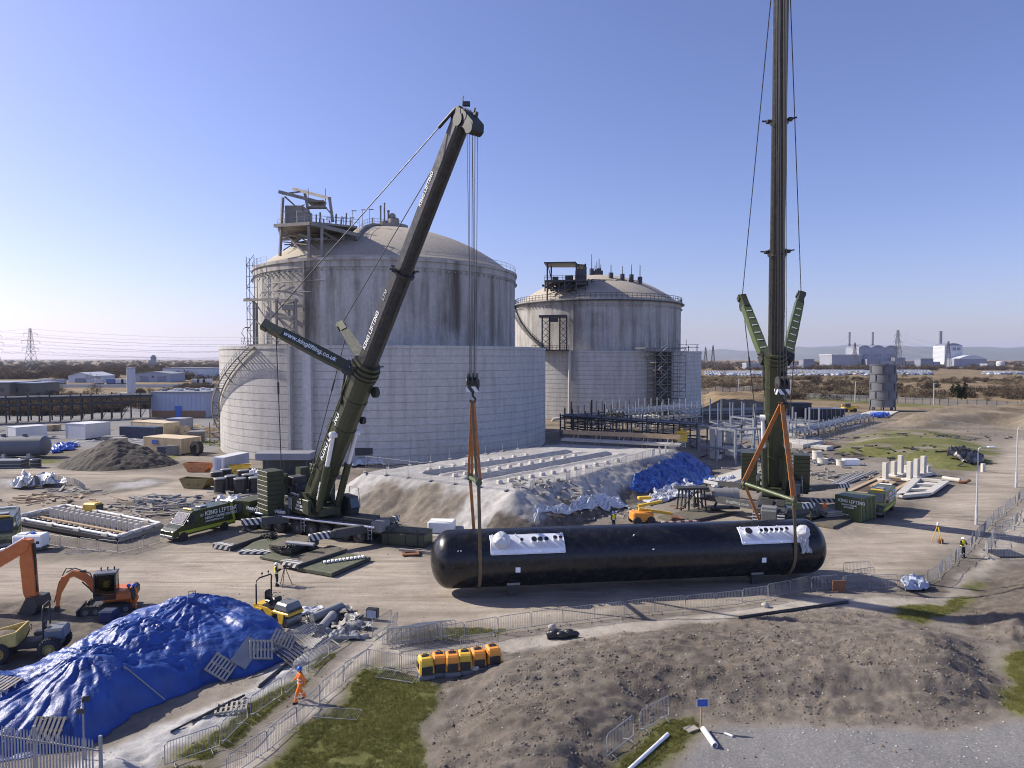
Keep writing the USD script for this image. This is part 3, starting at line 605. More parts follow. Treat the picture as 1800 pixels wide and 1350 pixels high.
T1 = storage_tank(C1, 'large round concrete storage tank in front, in its wide white banded bund wall', [(800, 2.6, 20, 33.5, 1.0), (870, 4.5, 19, 33, 0.55), (835, 1.0, 19, 32, 0.7), (470, 0.7, 26, 33.6, 0.8), (505, 0.5, 24, 33.6, 0.7), (548, 1.2, 19, 33, 0.5), (630, 1.5, 19, 31, 0.5), (690, 1.2, 24, 33, .5), (735, 2, 22, 31, .5), (770, .8, 19, 33, .6), (585, .9, 24, 33.5, .6)], 'galv_dark', 3)
T2 = storage_tank(C2, 'second round concrete storage tank behind, with dark rooftop steelwork and scaffold', [(1010, 1.2, 26, 33.6, 0.6), (1050, 4, 24, 31, 0.4), (1155, 1.3, 19, 33, 0.6), (1185, 3, 19, 33, 0.45), (930, 2, 30, 33.7, 0.5)], 'steel_black', 8)
T1.world = T2.world = True
arc = lambda C, R, z, a0, a1, n: [pol(C, R, a, z) for a in np.linspace(a0, a1, n)]
a_r = az(898, C1, RT)
railing(T1, 'rim_railing', arc(C1, RT + 0.2, HR + 0.3, a_r - 0.9, a_r + 0.55, 40), 'galv_dark', 1.2, 2.2, 0.03)
railing(T1, 'rim_railing', arc(C1, RT + 0.2, HR + 0.3, az(470, C1, RT) + 0.02, az(470, C1, RT) - 1.3, 30), 'galv_dark', 1.2, 2.2, 0.03)
railing(T2, 'rim_railing', arc(C2, RT + 0.3, HR + 0.3, 0, 2 * math.pi, 130), 'steel_black', 1.5, 1.5, 0.07)
T2.add('rim_walkway', ring(RT + 0.3, RT + 1.1, HR - 0.35, HR - 0.1).xf(t=C2), 'steel_black', world=True)
# rooftop platform of the front tank
P = lambda px, py, d: D(px, py, d)
m = M(); px_bars(m, [((497, 347, 120), (492, 450, 120.8)), ((534, 336, 126), (545, 392, 126)), ((545, 392, 117.6), (543, 455, 117.6)), ((579, 350, 118), (584, 390, 118)), ((566, 402, 116), (566, 452, 116)), ((493, 398, 127), (491, 440, 127)), ((600, 405, 118), (600, 440, 118))], 0.42)
rp = T1.add('roof_platform', M().prism([P(483, 0, 121)[:2], P(546, 0, 117)[:2], P(625, 0, 121)[:2], P(600, 0, 132)[:2], P(487, 0, 132)[:2]], 40.1, 40.45), 'steel_weathered', world=True)
for a, b, w in [((497, 347, 120), (492, 450, 120.8), 0.42), ((535, 335, 126), (546, 392, 126), 0.42), ((543, 390, 117.6), (543, 455, 117.6), 0.45), ((579, 347, 119), (585, 390, 119), 0.42), ((566, 400, 117.2), (566, 452, 117.2), 0.4), ((514, 400, 131), (514, 445, 131), 0.4), ((604, 405, 122), (604, 428, 122), 0.4)]:
    T1.add('column', M().bar(D(*a), D(*b), w), 'steel_weathered', rp)
for a, b, w in [((490, 337, 119.5), (560, 355, 120), 0.5), ((516, 332, 126), (580, 349, 119), 0.5), ((497, 341, 120), (535, 336, 126), 0.3), ((483, 397, 121), (546, 393, 117.2), 0.55), ((546, 393, 117.2), (628, 413, 120), 0.6), ((493, 404, 121), (543, 452, 117.7), 0.3), ((492, 413, 121), (515, 418, 127), 0.25)]:
    T1.add('beam', M().bar(D(*a), D(*b), w), 'steel_weathered', rp)
m = M()
for a, b in [((500, 345, 120), (530, 372, 123)), ((500, 372, 121), (535, 360, 125)), ((565, 355, 120), (585, 380, 120)), ((497, 425, 121), (540, 430, 118)), ((498, 440, 124), (560, 400, 127)), ((505, 400, 127), (560, 440, 120)), ((520, 445, 128), (600, 405, 128)), ((545, 420, 118), (600, 422, 122)), ((568, 408, 118), (602, 430, 122)), ((505, 412, 124), (600, 414, 126)), ((500, 430, 128), (590, 428, 128))]: m.bar(D(*a), D(*b), 0.2)
T1.add('bracing', m, 'steel_weathered', rp)
m = M().cbox(D(521, 380, 122), (3.2, 3.0, 3.2), 0.1).cbox(D(535, 384, 121), (2.2, 2.4, 2.2), 0.1).cbox(D(558, 357, 121), (2.6, 1.5, 0.8), 0.1)
for k in range(14):
    r = random.Random(k); x = 500 + k * 9 + r.uniform(-3, 3); d = 120 + r.uniform(0, 8)
    m.tube(D(x, 398, d), D(x + r.uniform(-3, 3), 378 + r.uniform(-6, 12), d), 0.16, n=6)
    m.tube(D(x - 8, 410 + r.uniform(0, 22), d), D(x + 14, 410 + r.uniform(0, 22), d), 0.28, n=7)
T1.add('pipework', m, 'steel_weathered', rp, kind='stuff')
T1.add('hoist_basket', M().bz(-1.6, 1.6, -0.7, 0.7, 0, 0.25).box((0, 0, 1.0), (3.2, 1.4, 0.08)).tube((-1.5, 0, 0), (-1.5, 0, 3.4), 0.07).tube((1.5, 0, 0), (1.5, 0, 3.4), 0.07).xf(t=D(557, 366, 120)), 'steel_weathered', rp, world=True)
railing(T1, 'railing', [P(483, 0, 121) * [1, 1, 0] + [0, 0, 40.45], P(546, 0, 117) * [1, 1, 0] + [0, 0, 40.45], P(628, 0, 121) * [1, 1, 0] + [0, 0, 40.45]], 'galv_dark', parent=rp)
# walkway and vents along the crown of the front dome
m = M()
zd = lambda p: 39.5 * 0 + (HR + 9.7 - 39.5) + math.sqrt(max(39.5 ** 2 - (p[0] - C1[0]) ** 2 - (p[1] - C1[1]) ** 2, 0))
wp = [np.array([*P(px, 400, d)[:2], 0]) for px, d in ((625, 121), (640, 128), (655, 134), (672, 139), (690, 141), (705, 141))]
for p in wp: p[2] = zd(p) + 0.35
m.path(wp, 0.35, 6)
T1.add('crown_walkway', m, 'steel_weathered', world=True)
railing(T1, 'crown_railing', wp, 'galv_dark', 1.3, 1.6)
for px, h, w in ((655, 2.0, 0.2), (669, 4.4, 0.28), (676, 5.0, 0.22), (683, 3.4, 0.3), (690, 2.4, 0.7), (697, 1.6, 0.6)):
    p = np.array([*P(px, 400, 140)[:2], 0]); p[2] = zd(p); T1.add('vent_pipe', M().tube(p, p + [0, 0, h], w * 0.7, n=8).ball(p + [0, 0, h], w, 8, 5), 'steel_weathered', world=True)
T1.add('crown_plinth', M().cyl((0, 0, 0), 3.4, 0.9, 20).cyl((0.5, 0, 0.9), 1.1, 1.3, 12).cyl((-1.5, 0.5, 0.9), 0.7, 1.0, 12).xf(t=(C1[0] + 1, C1[1] - 2, 43.2)), 'steel_weathered', world=True)
for px in (575, 590, 604, 616):
    p = D(px, 409, 121.5); T1.add('lamp_post', M().tube(p, p + [0, 0, 2.6], 0.06, n=5).box(p + [0.3, 0, 2.6], (0.8, 0.25, 0.12)), 'steel_weathered', world=True)
for px in (620, 637, 650):
    p = np.array([*P(px, 400, 130)[:2], 0]); p[2] = zd(p); T1.add('lamp_post', M().tube(p, p + [0, 0, 3.4], 0.06, n=5).box(p + [0.3, 0, 3.4], (0.9, 0.25, 0.12)), 'steel_weathered', world=True)
# stair tower on the left of the front tank, from the bund top to the rim
a0 = az(449, C1, RT + 1.2)
b = pol(C1, RT + 1.6, a0); m = M()
for dx, dy in ((-0.7, -0.7), (0.7, -0.7), (0.7, 0.7), (-0.7, 0.7)): m.bar(b + [dx, dy, HB], b + [dx, dy, HR + 1.5], 0.1)
for k in range(8):
    z = HB + 1 + k * 1.95
    for q in ((-0.7, -0.7, 0.7, -0.7), (0.7, -0.7, 0.7, 0.7), (-0.7, 0.7, -0.7, -0.7)): m.bar(b + [q[0], q[1], z], b + [q[2], q[3], z], 0.07)
    m.bar(b + [-0.7 if k % 2 else 0.7, -0.7, z], b + [0.7 if k % 2 else -0.7, -0.7, z + 1.95], 0.08)
T1.add('stair_tower', m, 'galv_dark', world=True)
# hoist frame standing on the bund top
hf = T1.add('hoist_frame', M().prism([P(427, 0, 119)[:2], P(522, 0, 113.2)[:2], P(530, 0, 118)[:2], P(440, 0, 126)[:2]], HB, HB + 0.35), 'steel_weathered', world=True)
for px, d in ((447, 119.5), (487, 116), (521, 114.3), (452, 124), (518, 118)):
    b = D(px, 600, d); T1.add('column', M().bar([b[0], b[1], HB + 0.3], [b[0], b[1], 27.2], 0.34), 'steel_weathered', hf)
for a, b in [((429, 528, 120), (489, 525, 116)), ((430, 526, 125), (523, 529, 114.5)), ((489, 527, 116), (523, 528, 114.3)), ((447, 527, 119.5), (452, 527, 124)), ((487, 556, 116), (521, 557, 114.3)), ((489, 527, 116), (518, 528, 118))]: T1.add('beam', M().bar(D(*a), D(*b), 0.36), 'steel_weathered', hf)
m = px_bars(M(), [((487, 556, 116), (521, 604, 114.3)), ((521, 557, 114.3), (487, 604, 116)), ((447, 530, 119.5), (474, 570, 117)), ((489, 530, 116), (508, 556, 115)), ((447, 560, 119.5), (487, 604, 116)), ((487, 575, 116), (521, 580, 114.3))], 0.16)
T1.add('bracing', m, 'steel_weathered', hf)
T1.add('hoist_block', M().cbox(D(508, 540, 115), (2.2, 1.2, 1.0), 0.1).tube(D(508, 545, 115), D(508, 556, 115), 0.25), 'steel_weathered', hf)
railing(T1, 'railing', [D(424, 606, 119) * [1, 1, 0] + [0, 0, HB + .3], D(522, 606, 113.4) * [1, 1, 0] + [0, 0, HB + .3]], 'galv_dark', parent=hf)
p = D(428, 605, 119); T1.add('lamp_post', M().path([p, p + [0.2, 0, 1.2], p + [-0.3, 0, 1.9], p + [0.1, 0, 2.8], p + [0.6, 0, 2.9]], 0.07, 5).box(p + [0.7, 0, 2.9], (0.7, 0.3, 0.15)), 'steel_weathered', world=True)
# vertical ducts down the bund under the frame
for px, w in ((510, 0.5), (541, 1.5)):
    a = az(px, C1, RB + 0.3); b = pol(C1, RB + 0.35, a); T1.add('duct', M().box((b[0], b[1], HB / 2), (0.8, w, HB - 0.1), rotz(a)), 'bund_concrete', world=True)
a = az(537, C1, RT + 0.2); b = pol(C1, RT + 0.25, a); T1.add('duct', M().box((b[0], b[1], (HB + HR) / 2), (0.45, 0.35, HR - HB - 0.5), rotz(a)), 'steel_weathered', world=True)
m = M()
for k in range(9):
    a = az(470 + k * 9, C1, RT); m.path([pol(C1, RT, a, HR - 2.2), pol(C1, RT + 0.9, a, HR - 2.0), pol(C1, RT + 0.9, a - 0.05, HR - 2.9)], 0.06, 4)
    if k < 6: m.path([pol(C1, RT, a, HR - 5.0), pol(C1, RT + 0.8, a, HR - 4.9), pol(C1, RT + 0.8, a - 0.04, HR - 5.6)], 0.06, 4)
T1.add('wall_brackets', m, 'steel_weathered', kind='stuff')
T1.add('ladder', M().path(arc(C1, RT + 0.7, HR - 3.6, az(480, C1, RT), az(575, C1, RT), 12), 0.09, 5).path(arc(C1, RT + 0.7, HR - 5.5, az(530, C1, RT), az(552, C1, RT), 5), 0.09, 5), 'steel_weathered', world=True)
# stair winding down the lit side of the bund
a0, a1 = az(450, C1, RB), az(392, C1, RB + 0.1) - 0.42
st = T1.add('winding_stair', M().path(arc(C1, RB + 0.35, HB - 0.1, a0, a0 + 0.001, 2), 0.1, 4), 'steel_weathered', world=True)
n = 52; pts_i, pts_o = [], []
for k in range(n):
    f = k / (n - 1); a = a0 + (a1 - a0) * f; z = HB - 0.2 - f * 15.5
    pts_i.append(pol(C1, RB + 0.25, a, z)); pts_o.append(pol(C1, RB + 1.35, a, z))
    T1.add('tread', M().box(pol(C1, RB + 0.8, a, z), (1.05, 0.42, 0.06), rotz(a)), 'steel_weathered', st)
m = M().path(pts_i, 0.13, 4).path(pts_o, 0.13, 4); T1.add('stringer', m, 'steel_weathered', st)
railing(T1, 'handrail', pts_o, 'galv_dark', 1.1, 1.0, 0.035, st)
m = M()
for k in range(6, n, 9): m.bar(pts_o[k], pol(C1, RB, a0 + (a1 - a0) * k / (n - 1), pts_o[k][2] - 1.6), 0.15); m.bar(pts_o[k], pts_i[k], 0.15)
T1.add('bracket', m, 'steel_weathered', st)
m = M(); b = pts_o[-1] * [1, 1, 0]; zt = pts_o[-1][2]
for dx, dy in ((-1, -1), (1, -1), (1, 1), (-1, 1)): m.bar(b + [dx, dy, 0], b + [dx, dy, zt + 1], 0.14)
for z in (1.2, 2.6, zt): m.bz(b[0] - 1, b[0] + 1, b[1] - 1, b[1] + 1, z - 0.08, z)
m.bar(b + [-1, -1, 0], b + [1, -1, 1.2], 0.12); m.bar(b + [1, -1, 1.2], b + [-1, -1, 2.6], 0.12)
T1.add('stair_landing', m, 'steel_weathered', st)
for px in (632, 645): a = az(px, C1, RB); b = pol(C1, RB + 0.02, a, 2.2); T1.add('access_hatch', M().box(b, (0.15, 1.6, 1.2), rotz(a)), 'steel_black', world=True)

# the second tank's steelwork
rp = T2.add('roof_platform', M().prism([P(958, 0, 199)[:2], P(1031, 0, 197)[:2], P(1033, 0, 208)[:2], P(960, 0, 208)[:2]], 39.4, 39.9), 'steel_black', world=True)
for px, d in ((962, 199), (969, 206), (1013, 198), (1029, 199), (1030, 206)):
    b = D(px, 480, d); T2.add('column', M().bar([b[0], b[1], HR], [b[0], b[1], 44.6], 0.4), 'steel_black', rp)
T2.add('canopy', M().prism([P(957, 0, 198)[:2], P(1014, 0, 197)[:2], P(1015, 0, 207)[:2], P(962, 0, 207)[:2]], 44.6, 44.95).prism([P(1014, 0, 197)[:2], P(1030, 0, 198)[:2], P(1030, 0, 206)[:2], P(1014, 0, 206)[:2]], 44.0, 44.3), 'steel_black', rp, world=True)
T2.add('cabin', M().cbox(D(1021, 488, 200), (3.0, 4.0, 4.6), 0.1).cbox(D(1000, 492, 203), (2.2, 3, 2.4), 0.1).cbox(D(976, 493, 203), (1.8, 2, 2.0), 0.1), 'steel_black', rp)
m = M()
for k in range(16):
    r = random.Random(k + 50); x = 958 + k * 5; d = 198 + r.uniform(0, 9)
    m.tube(D(x, 493, d), D(x, 512, d - 1), 0.22, n=6); m.tube(D(x - 5, 497 + r.uniform(0, 16), d), D(x + 10, 497 + r.uniform(0, 16), d), 0.35, n=7)
T2.add('pipework', m, 'steel_black', rp, kind='stuff')
T2.add('bracing', px_bars(M(), [((962, 462, 199), (969, 490, 206)), ((1013, 462, 198), (1029, 488, 199)), ((1029, 466, 199), (1013, 490, 198)), ((962, 505, 199), (1013, 518, 198)), ((1013, 500, 198), (962, 518, 199))], 0.2), 'steel_black', rp)
railing(T2, 'railing', [P(958, 0, 199) * [1, 1, 0] + [0, 0, 39.9], P(1031, 0, 197) * [1, 1, 0] + [0, 0, 39.9]], 'steel_black', 1.2, 1.2, 0.06, rp)
m = M(); zd2 = lambda p: (HR + 9.7 - 39.5) + math.sqrt(max(39.5 ** 2 - (p[0] - C2[0]) ** 2 - (p[1] - C2[1]) ** 2, 0))
wp = []
for px, d in ((1040, 203), (1062, 204), (1085, 205), (1108, 206), (1126, 207)):
    p = np.array([*P(px, 500, d)[:2], 0]); z = zd2(p); p[2] = 39.0; wp.append(p)
    T2.add('walkway_post', M().bar([p[0], p[1], z - 0.3], [p[0], p[1], 40.6], 0.35).bar([p[0], p[1], 38.4], [p[0] - 1.6, p[1], 40.2], 0.3), 'steel_black')
    T2.add('cradle', M().lathe([(0.9, -0.2), (1.0, 0.2)], 10, R=ALONGX).xf(t=p + [-0.9, 0, 0.8]), 'dome_concrete', world=True)
T2.add('roof_walkway', M().path(wp, 0.35, 4), 'steel_black', world=True); railing(T2, 'walkway_railing', wp, 'steel_black', 1.6, 2.0, 0.08)
for px, h in ((1040, 6.5), (1049, 4.2), (1053, 5.0), (1056, 3.2), (1046, 3), (1074, 4), (1094, 4), (1110, 5), (1125, 5.5)):
    p = np.array([*P(px, 480, 216 if px < 1060 else 207)[:2], 0]); p[2] = zd2(p); T2.add('vent_pipe', M().tube(p, p + [0, 0, h], 0.16, 0.1, n=6).cyl(p, 0.7, min(2, h * 0.4), 8), 'steel_black', world=True)
hf = T2.add('hoist_frame', M().prism([P(935, 0, 192)[:2], P(1002, 0, 188.2)[:2], P(1004, 0, 194)[:2], P(938, 0, 198)[:2]], HB, HB + 0.35), 'steel_black', world=True)
for px, d in ((953, 191), (966, 190.5), (984, 190), (996, 189.5), (966, 195), (996, 194)):
    b = D(px, 600, d); T2.add('column', M().bar([b[0], b[1], HB + 0.3], [b[0], b[1], 29.0], 0.4), 'steel_black', hf)
T2.add('canopy', M().prism([P(948, 0, 190)[:2], P(998, 0, 188)[:2], P(999, 0, 196)[:2], P(950, 0, 197)[:2]], 28.7, 29.2).box(D(974, 562, 190), (2.2, 1.5, 1.2)), 'steel_black', hf, world=True)
m = M()
for x0, x1, d in ((953, 966, 190.7), (984, 996, 189.7)):
    for k in range(4): m.bar(D(x0, 606 - k * 11, d), D(x1, 595 - k * 11, d), 0.14).bar(D(x1, 606 - k * 11, d), D(x0, 595 - k * 11, d), 0.14)
T2.add('bracing', m, 'steel_black', hf)
railing(T2, 'railing', [P(935, 0, 192) * [1, 1, 0] + [0, 0, HB + .3], P(1002, 0, 188.2) * [1, 1, 0] + [0, 0, HB + .3]], 'steel_black', 1.2, 1.2, 0.06, hf)
a0, a1 = az(907, C2, RT + 0.5) - 0.1, az(962, C2, RT); pi_, po_ = [], []
st = T2.add('winding_stair', M().box(pol(C2, RT + 1.2, a0, HR - 0.3), (2, 2, 0.2), rotz(a0)), 'steel_black', world=True)
for k in range(44):
    f = k / 43; a = a0 + (a1 - a0) * f; z = HR - 0.5 - f * (HR - HB - 1.0); pi_.append(pol(C2, RT + 0.3, a, z)); po_.append(pol(C2, RT + 1.6, a, z))
    T2.add('tread', M().box(pol(C2, RT + 0.95, a, z), (1.2, 0.5, 0.08), rotz(a)), 'steel_black', st)
T2.add('stringer', M().path(pi_, 0.2, 4).path(po_, 0.2, 4), 'steel_black', st); railing(T2, 'handrail', po_, 'steel_black', 1.2, 1.0, 0.06, st)
b = pol(C2, RB + 0.6, az(1001, C2, RB + 0.6)); T2.add('down_pipe', M().path([[b[0], b[1], HB + 0.3], [b[0], b[1], 1.0], [b[0] - 1.5, b[1] - 2.0, 0.9], [b[0] - 4.5, b[1] - 2.5, 0.5], [b[0] - 5, b[1] - 2.5, -0.3]], 0.42, 8).path([[b[0], b[1] - 1, 1.2], [b[0] + 4, b[1] - 1, 1.2], [b[0] + 4, b[1] - 1, 0]], 0.2, 6), 'precast_white', world=True)
for px, w in ((1005, 0.9),): a = az(px, C2, RT + 0.2); b = pol(C2, RT + 0.2, a); T2.add('duct', M().box((b[0], b[1], (HB + HR) / 2), (0.4, w, HR - HB - 0.6), rotz(a)), 'tank_concrete', world=True)
p = pol(C2, RB - 2, az(1210, C2, RB - 2) , HB)
T2.add('bund_top_frame', M().bz(-3, 3, -0.1, 0.1, 1.0, 1.15).bz(-2.6, -2.4, -0.1, 0.1, 0, 2).bz(2.4, 2.6, -0.1, 0.1, 0, 2).bz(-0.1, 0.1, -0.1, 0.1, 0, 1.6).bz(-3, 3, -0.6, 0.6, 1.9, 2.0).xf(t=p), 'steel_black', world=True)
# scaffold against the second bund
sc_c = pol(C2, RB + 2.4, az(1172, C2, RB + 2.4)); ang = az(1172, C2, RB + 2.4) - math.pi / 2 + math.pi
sc = Thing('scaffold', 'tall tube scaffold tower standing against the bund of the far tank', 'scaffold', sc_c, ang)
lx, ly = 10.6, 3.4
for lift in range(10):
    z = lift * 2.0 + 2
    m = M()
    for y in (-ly / 2, ly / 2): m.tube((-lx / 2, y, z), (lx / 2, y, z), 0.07, n=5).tube((-lx / 2, y, z - 1), (lx / 2, y, z - 1), 0.05, n=5)
    for k in range(6): x = -lx / 2 + k * lx / 5; m.tube((x, -ly / 2, z), (x, ly / 2, z), 0.06, n=5)
    sc.add('ledger', m, 'scaffold')
    sc.add('deck', M().bz(-lx / 2, lx / 2 - 2.2 * (lift % 3 == 0), -ly / 2 + 0.5, ly / 2, z + 0.05, z + 0.12), 'timber_old' if lift == 9 else 'scaffold')
    x = -lx / 2 + (lift % 5) * lx / 5; sc.add('brace', M().tube((x, -ly / 2 - 0.08, z - 2), (x + lx / 5, -ly / 2 - 0.08, z), 0.06, n=5).tube((lx / 2 - 2.2, -ly / 2, z - 2), (lx / 2, -ly / 2, z), 0.06, n=5), 'galv')
for k in range(6):
    for y in (-ly / 2, ly / 2): sc.add('standard', M().tube((-lx / 2 + k * lx / 5, y, -0.2), (-lx / 2 + k * lx / 5, y, 21.5 + (k % 3) * 0.5), 0.07, n=5), 'scaffold')
m = M()
for k in range(10): z = k * 2 + 0.2; x = -3.4; m.bar((x - 1.4 if k % 2 else x + 1.4, -ly / 2 - 0.7, z), (x + 1.4 if k % 2 else x - 1.4, -ly / 2 - 0.7, z + 2), 0.25, 0.1).bar((x - 1.4 if k % 2 else x + 1.4, -ly / 2 - 0.7, z + 1), (x + 1.4 if k % 2 else x - 1.4, -ly / 2 - 0.7, z + 3), 0.07)
sc.add('stair_flights', m, 'galv')
sc.add('debris_net', M().bz(-2.2, 3.0, ly / 2 + 0.1, ly / 2 + 0.13, 0.5, 19), 'steel_black')
sc.add('top_platform', M().bz(-lx / 2 - 3.4, lx / 2, -ly / 2, ly / 2 + 1, 19.9, 20.1).tube((-lx / 2 - 3.4, -ly / 2, 18.6), (-lx / 2, -ly / 2, 17.0), 0.08).tube((-lx / 2 - 3.2, -ly / 2, 20), (-lx / 2 - 3.2, -ly / 2, 23), 0.07).tube((-lx / 2 - 1, -ly / 2, 20), (-lx / 2 - 1, -ly / 2, 22), 0.07), 'scaffold')
# ------------------------------------------------------------------ the black pressure vessel and its slings
VA, VB = np.array([-5.95, 49.35, 2.52]), np.array([24.45, 53.65, 2.4]); VR = 2.1
VL = np.linalg.norm(VB - VA); VX = unit(VB - VA); VY = unit(np.cross([0, 0, 1], VX)); VZ = np.cross(VX, VY)
def vp(s, ang, r=VR):
    """a point of the vessel: s metres along it, ang from the level facing the camera upwards"""
    return VA + VX * s + r * (-VY * math.cos(ang) + VZ * math.sin(ang))
ves = Thing('pressure_vessel', 'long glossy black pressure vessel with two white nozzle panels hung between the cranes', 'pressure vessel', VA * [1, 1, 0]); ves.world = True
RV = np.stack([VY, VZ, VX], 1)
head = [(VR * math.sin(b), 1.35 * (1 - math.cos(b))) for b in np.linspace(0, math.pi / 2, 16)]
ves.add('shell', M().lathe(head + [(VR, z) for z in np.linspace(1.35, VL - 1.35, 8)][1:] + [(r, VL - z) for r, z in head[::-1]][1:], 96, VA, RV), 'vessel_black')
for k, (s0, s1, a0, a1) in enumerate([(4.25, 9.6, 21, 62), (23.2, 28.0, 24, 62)]):
    n, mm = 24, 10; g = np.array([vp(s0 + (s1 - s0) * i / (n - 1), math.radians(a0 + (a1 - a0) * j / (mm - 1)), VR + 0.05) for j in range(mm) for i in range(n)])
    i = (np.arange(mm - 1)[:, None] * n + np.arange(n - 1)[None]).ravel(); Fq = np.vstack([np.stack([i, i + 1, i + n + 1], 1), np.stack([i, i + n + 1, i + n], 1)])
    pm = M().add(g, Fq)
    for (u0, u1) in (((s0, a0), (s1, a0)), ((s0, a1), (s1, a1)), ((s0, a0), (s0, a1)), ((s1, a0), (s1, a1))):
        pm.path([vp(u0[0] + (u1[0] - u0[0]) * t, math.radians(u0[1] + (u1[1] - u0[1]) * t), VR + 0.02) for t in np.linspace(0, 1, 9)], 0.045, 6)
    pl = ves.add('nozzle_panel', pm, 'nozzle_plate')
    noz = [(6.45, 44, .10), (7.35, 44, .16), (7.8, 44, .15), (8.25, 44, .13), (8.9, 46, .12), (9.3, 46, .10)] if k == 0 else [(23.75, 46, .22), (24.75, 46, .1), (25.15, 47, .14), (25.6, 47, .11), (26.0, 47, .11), (26.4, 47, .11), (26.85, 48, .11)]
    for s_, a_, r_ in noz:
        b, t = vp(s_, math.radians(a_), VR), vp(s_, math.radians(a_), VR + 0.42)
        q = ves.add('nozzle', M().tube(b, t, r_, n=14).tube(t - (t - b) * 0.15, t, r_ * 1.45, n=14), 'nozzle_plate', pl)
        ves.add('nozzle_cap', M().tube(t, t + (t - b) * 0.06, r_ * 1.2, n=14), 'plastic_black', pl)
    for a_ in (a0 + 2, a1 - 2):
        for s_ in np.linspace(s0 + 0.15, s1 - 0.15, 4): ves.add('stud', M().tube(vp(s_, math.radians(a_), VR), vp(s_, math.radians(a_), VR + 0.2), 0.035, n=6), 'nozzle_plate', pl)
def wrapped(s_, a_, r, L, seed, drape=0):
    b, t = vp(s_, math.radians(a_), VR - 0.1), vp(s_, math.radians(a_), VR + L); R = frame(t - b)
    m = M().lathe([(r * 0.75, 0)] + [(r * (0.75 + 0.3 * math.sin(z * 3.1)), z * L * 0.9) for z in np.linspace(0.05, 0.92, 14)] + [(r * 0.7, L), (r * 0.3, L * 1.08), (0, L * 1.09)], 44, b, R, sharp=180)
    if drape:
        q = M(); n = 30
        g = np.array([vp(s_ + 0.42 * (u - 0.5) * 2 * (0.6 + 0.4 * w), math.radians(a_ - 4 - 36 * w), VR + 0.10 + 0.42 * (1 - w) ** 2 * (1 - (2 * u - 1) ** 2) + 0.07 * math.sin(u * 17 + w * 3)) for w in np.linspace(0, 1, n) for u in np.linspace(0, 1, n)])
        i = (np.arange(n - 1)[:, None] * n + np.arange(n - 1)[None]).ravel(); m.add(g, np.vstack([np.stack([i, i + n + 1, i + 1], 1), np.stack([i, i + n, i + n + 1], 1)]))
    return m.fn(lambda v: v + (np.stack([fbm(v * 2.6 + k * 9, 3, seed) for k in range(3)], -1) - 0.5) * 0.28)
ves.add('wrapped_manway', wrapped(5.0, 46, 0.62, 0.75, 1), 'white_sheet'); ves.add('wrapped_manway', wrapped(28.15, 42, 0.5, 0.75, 5, 1), 'white_sheet')
for s_, lean in ((5.9, 0.05), (24.6, -0.12)):
    f = vp(s_, math.radians(-52), VR - 0.05)
    sd = ves.add('support_foot', M().prism([(-0.42, -0.1), (0.42, -0.1), (0.34, -0.28), (0.2, -0.85 - 0.1), (-0.3, -0.95), (-0.36, -0.28)], -0.12, 0.12, np.stack([VX, [0, 0, 1], -VY], 1), f + [0, 0, 0.1]).box(f + VY * 0.5 + [0, 0, -0.2], (0.5, 1.2, 0.6), np.stack([VX, VY, VZ], 1)), 'dark_machinery')
    ves.add('foot_plate', M().box(f + [0, 0, 0.08] - VY * 0.1, (0.95, 0.5, 0.16), np.stack([VX, VY, VZ], 1)), 'plastic_grey')
    p = vp(s_ + 0.25, math.radians(-10), VR + 0.012); ves.add('name_plate', M().box(p, (0.34, 0.05, 0.36), np.stack([VX, VY, VZ], 1)), 'nozzle_plate')
for s_, a_ in ((1.9, 30), (2.1, 30), (14.9, 50), (28.7, 38), (16.2, 20)): ves.add('stud', M().tube(vp(s_, math.radians(a_), VR - 0.02), vp(s_, math.radians(a_), VR + 0.16), 0.05, n=8), 'nozzle_plate')
for z in (1.4, 7.2, 13.1, 18.9, 24.6, VL - 1.4): ves.add('weld_seam', M().lathe([(VR, z - .05), (VR + .012, z), (VR, z + .05)], 96, VA, RV), 'vessel_black')
def strap(m, pts, w, th, across):
    """a flat woven sling through points, its breadth along ACROSS"""
    pts = [np.asarray(p, float) for p in pts]
    for a, b in zip(pts, pts[1:]): m.bar(a - (b - a) * 0.003, b + (b - a) * 0.003, w, th, up=np.cross(b - a, across))
    return m
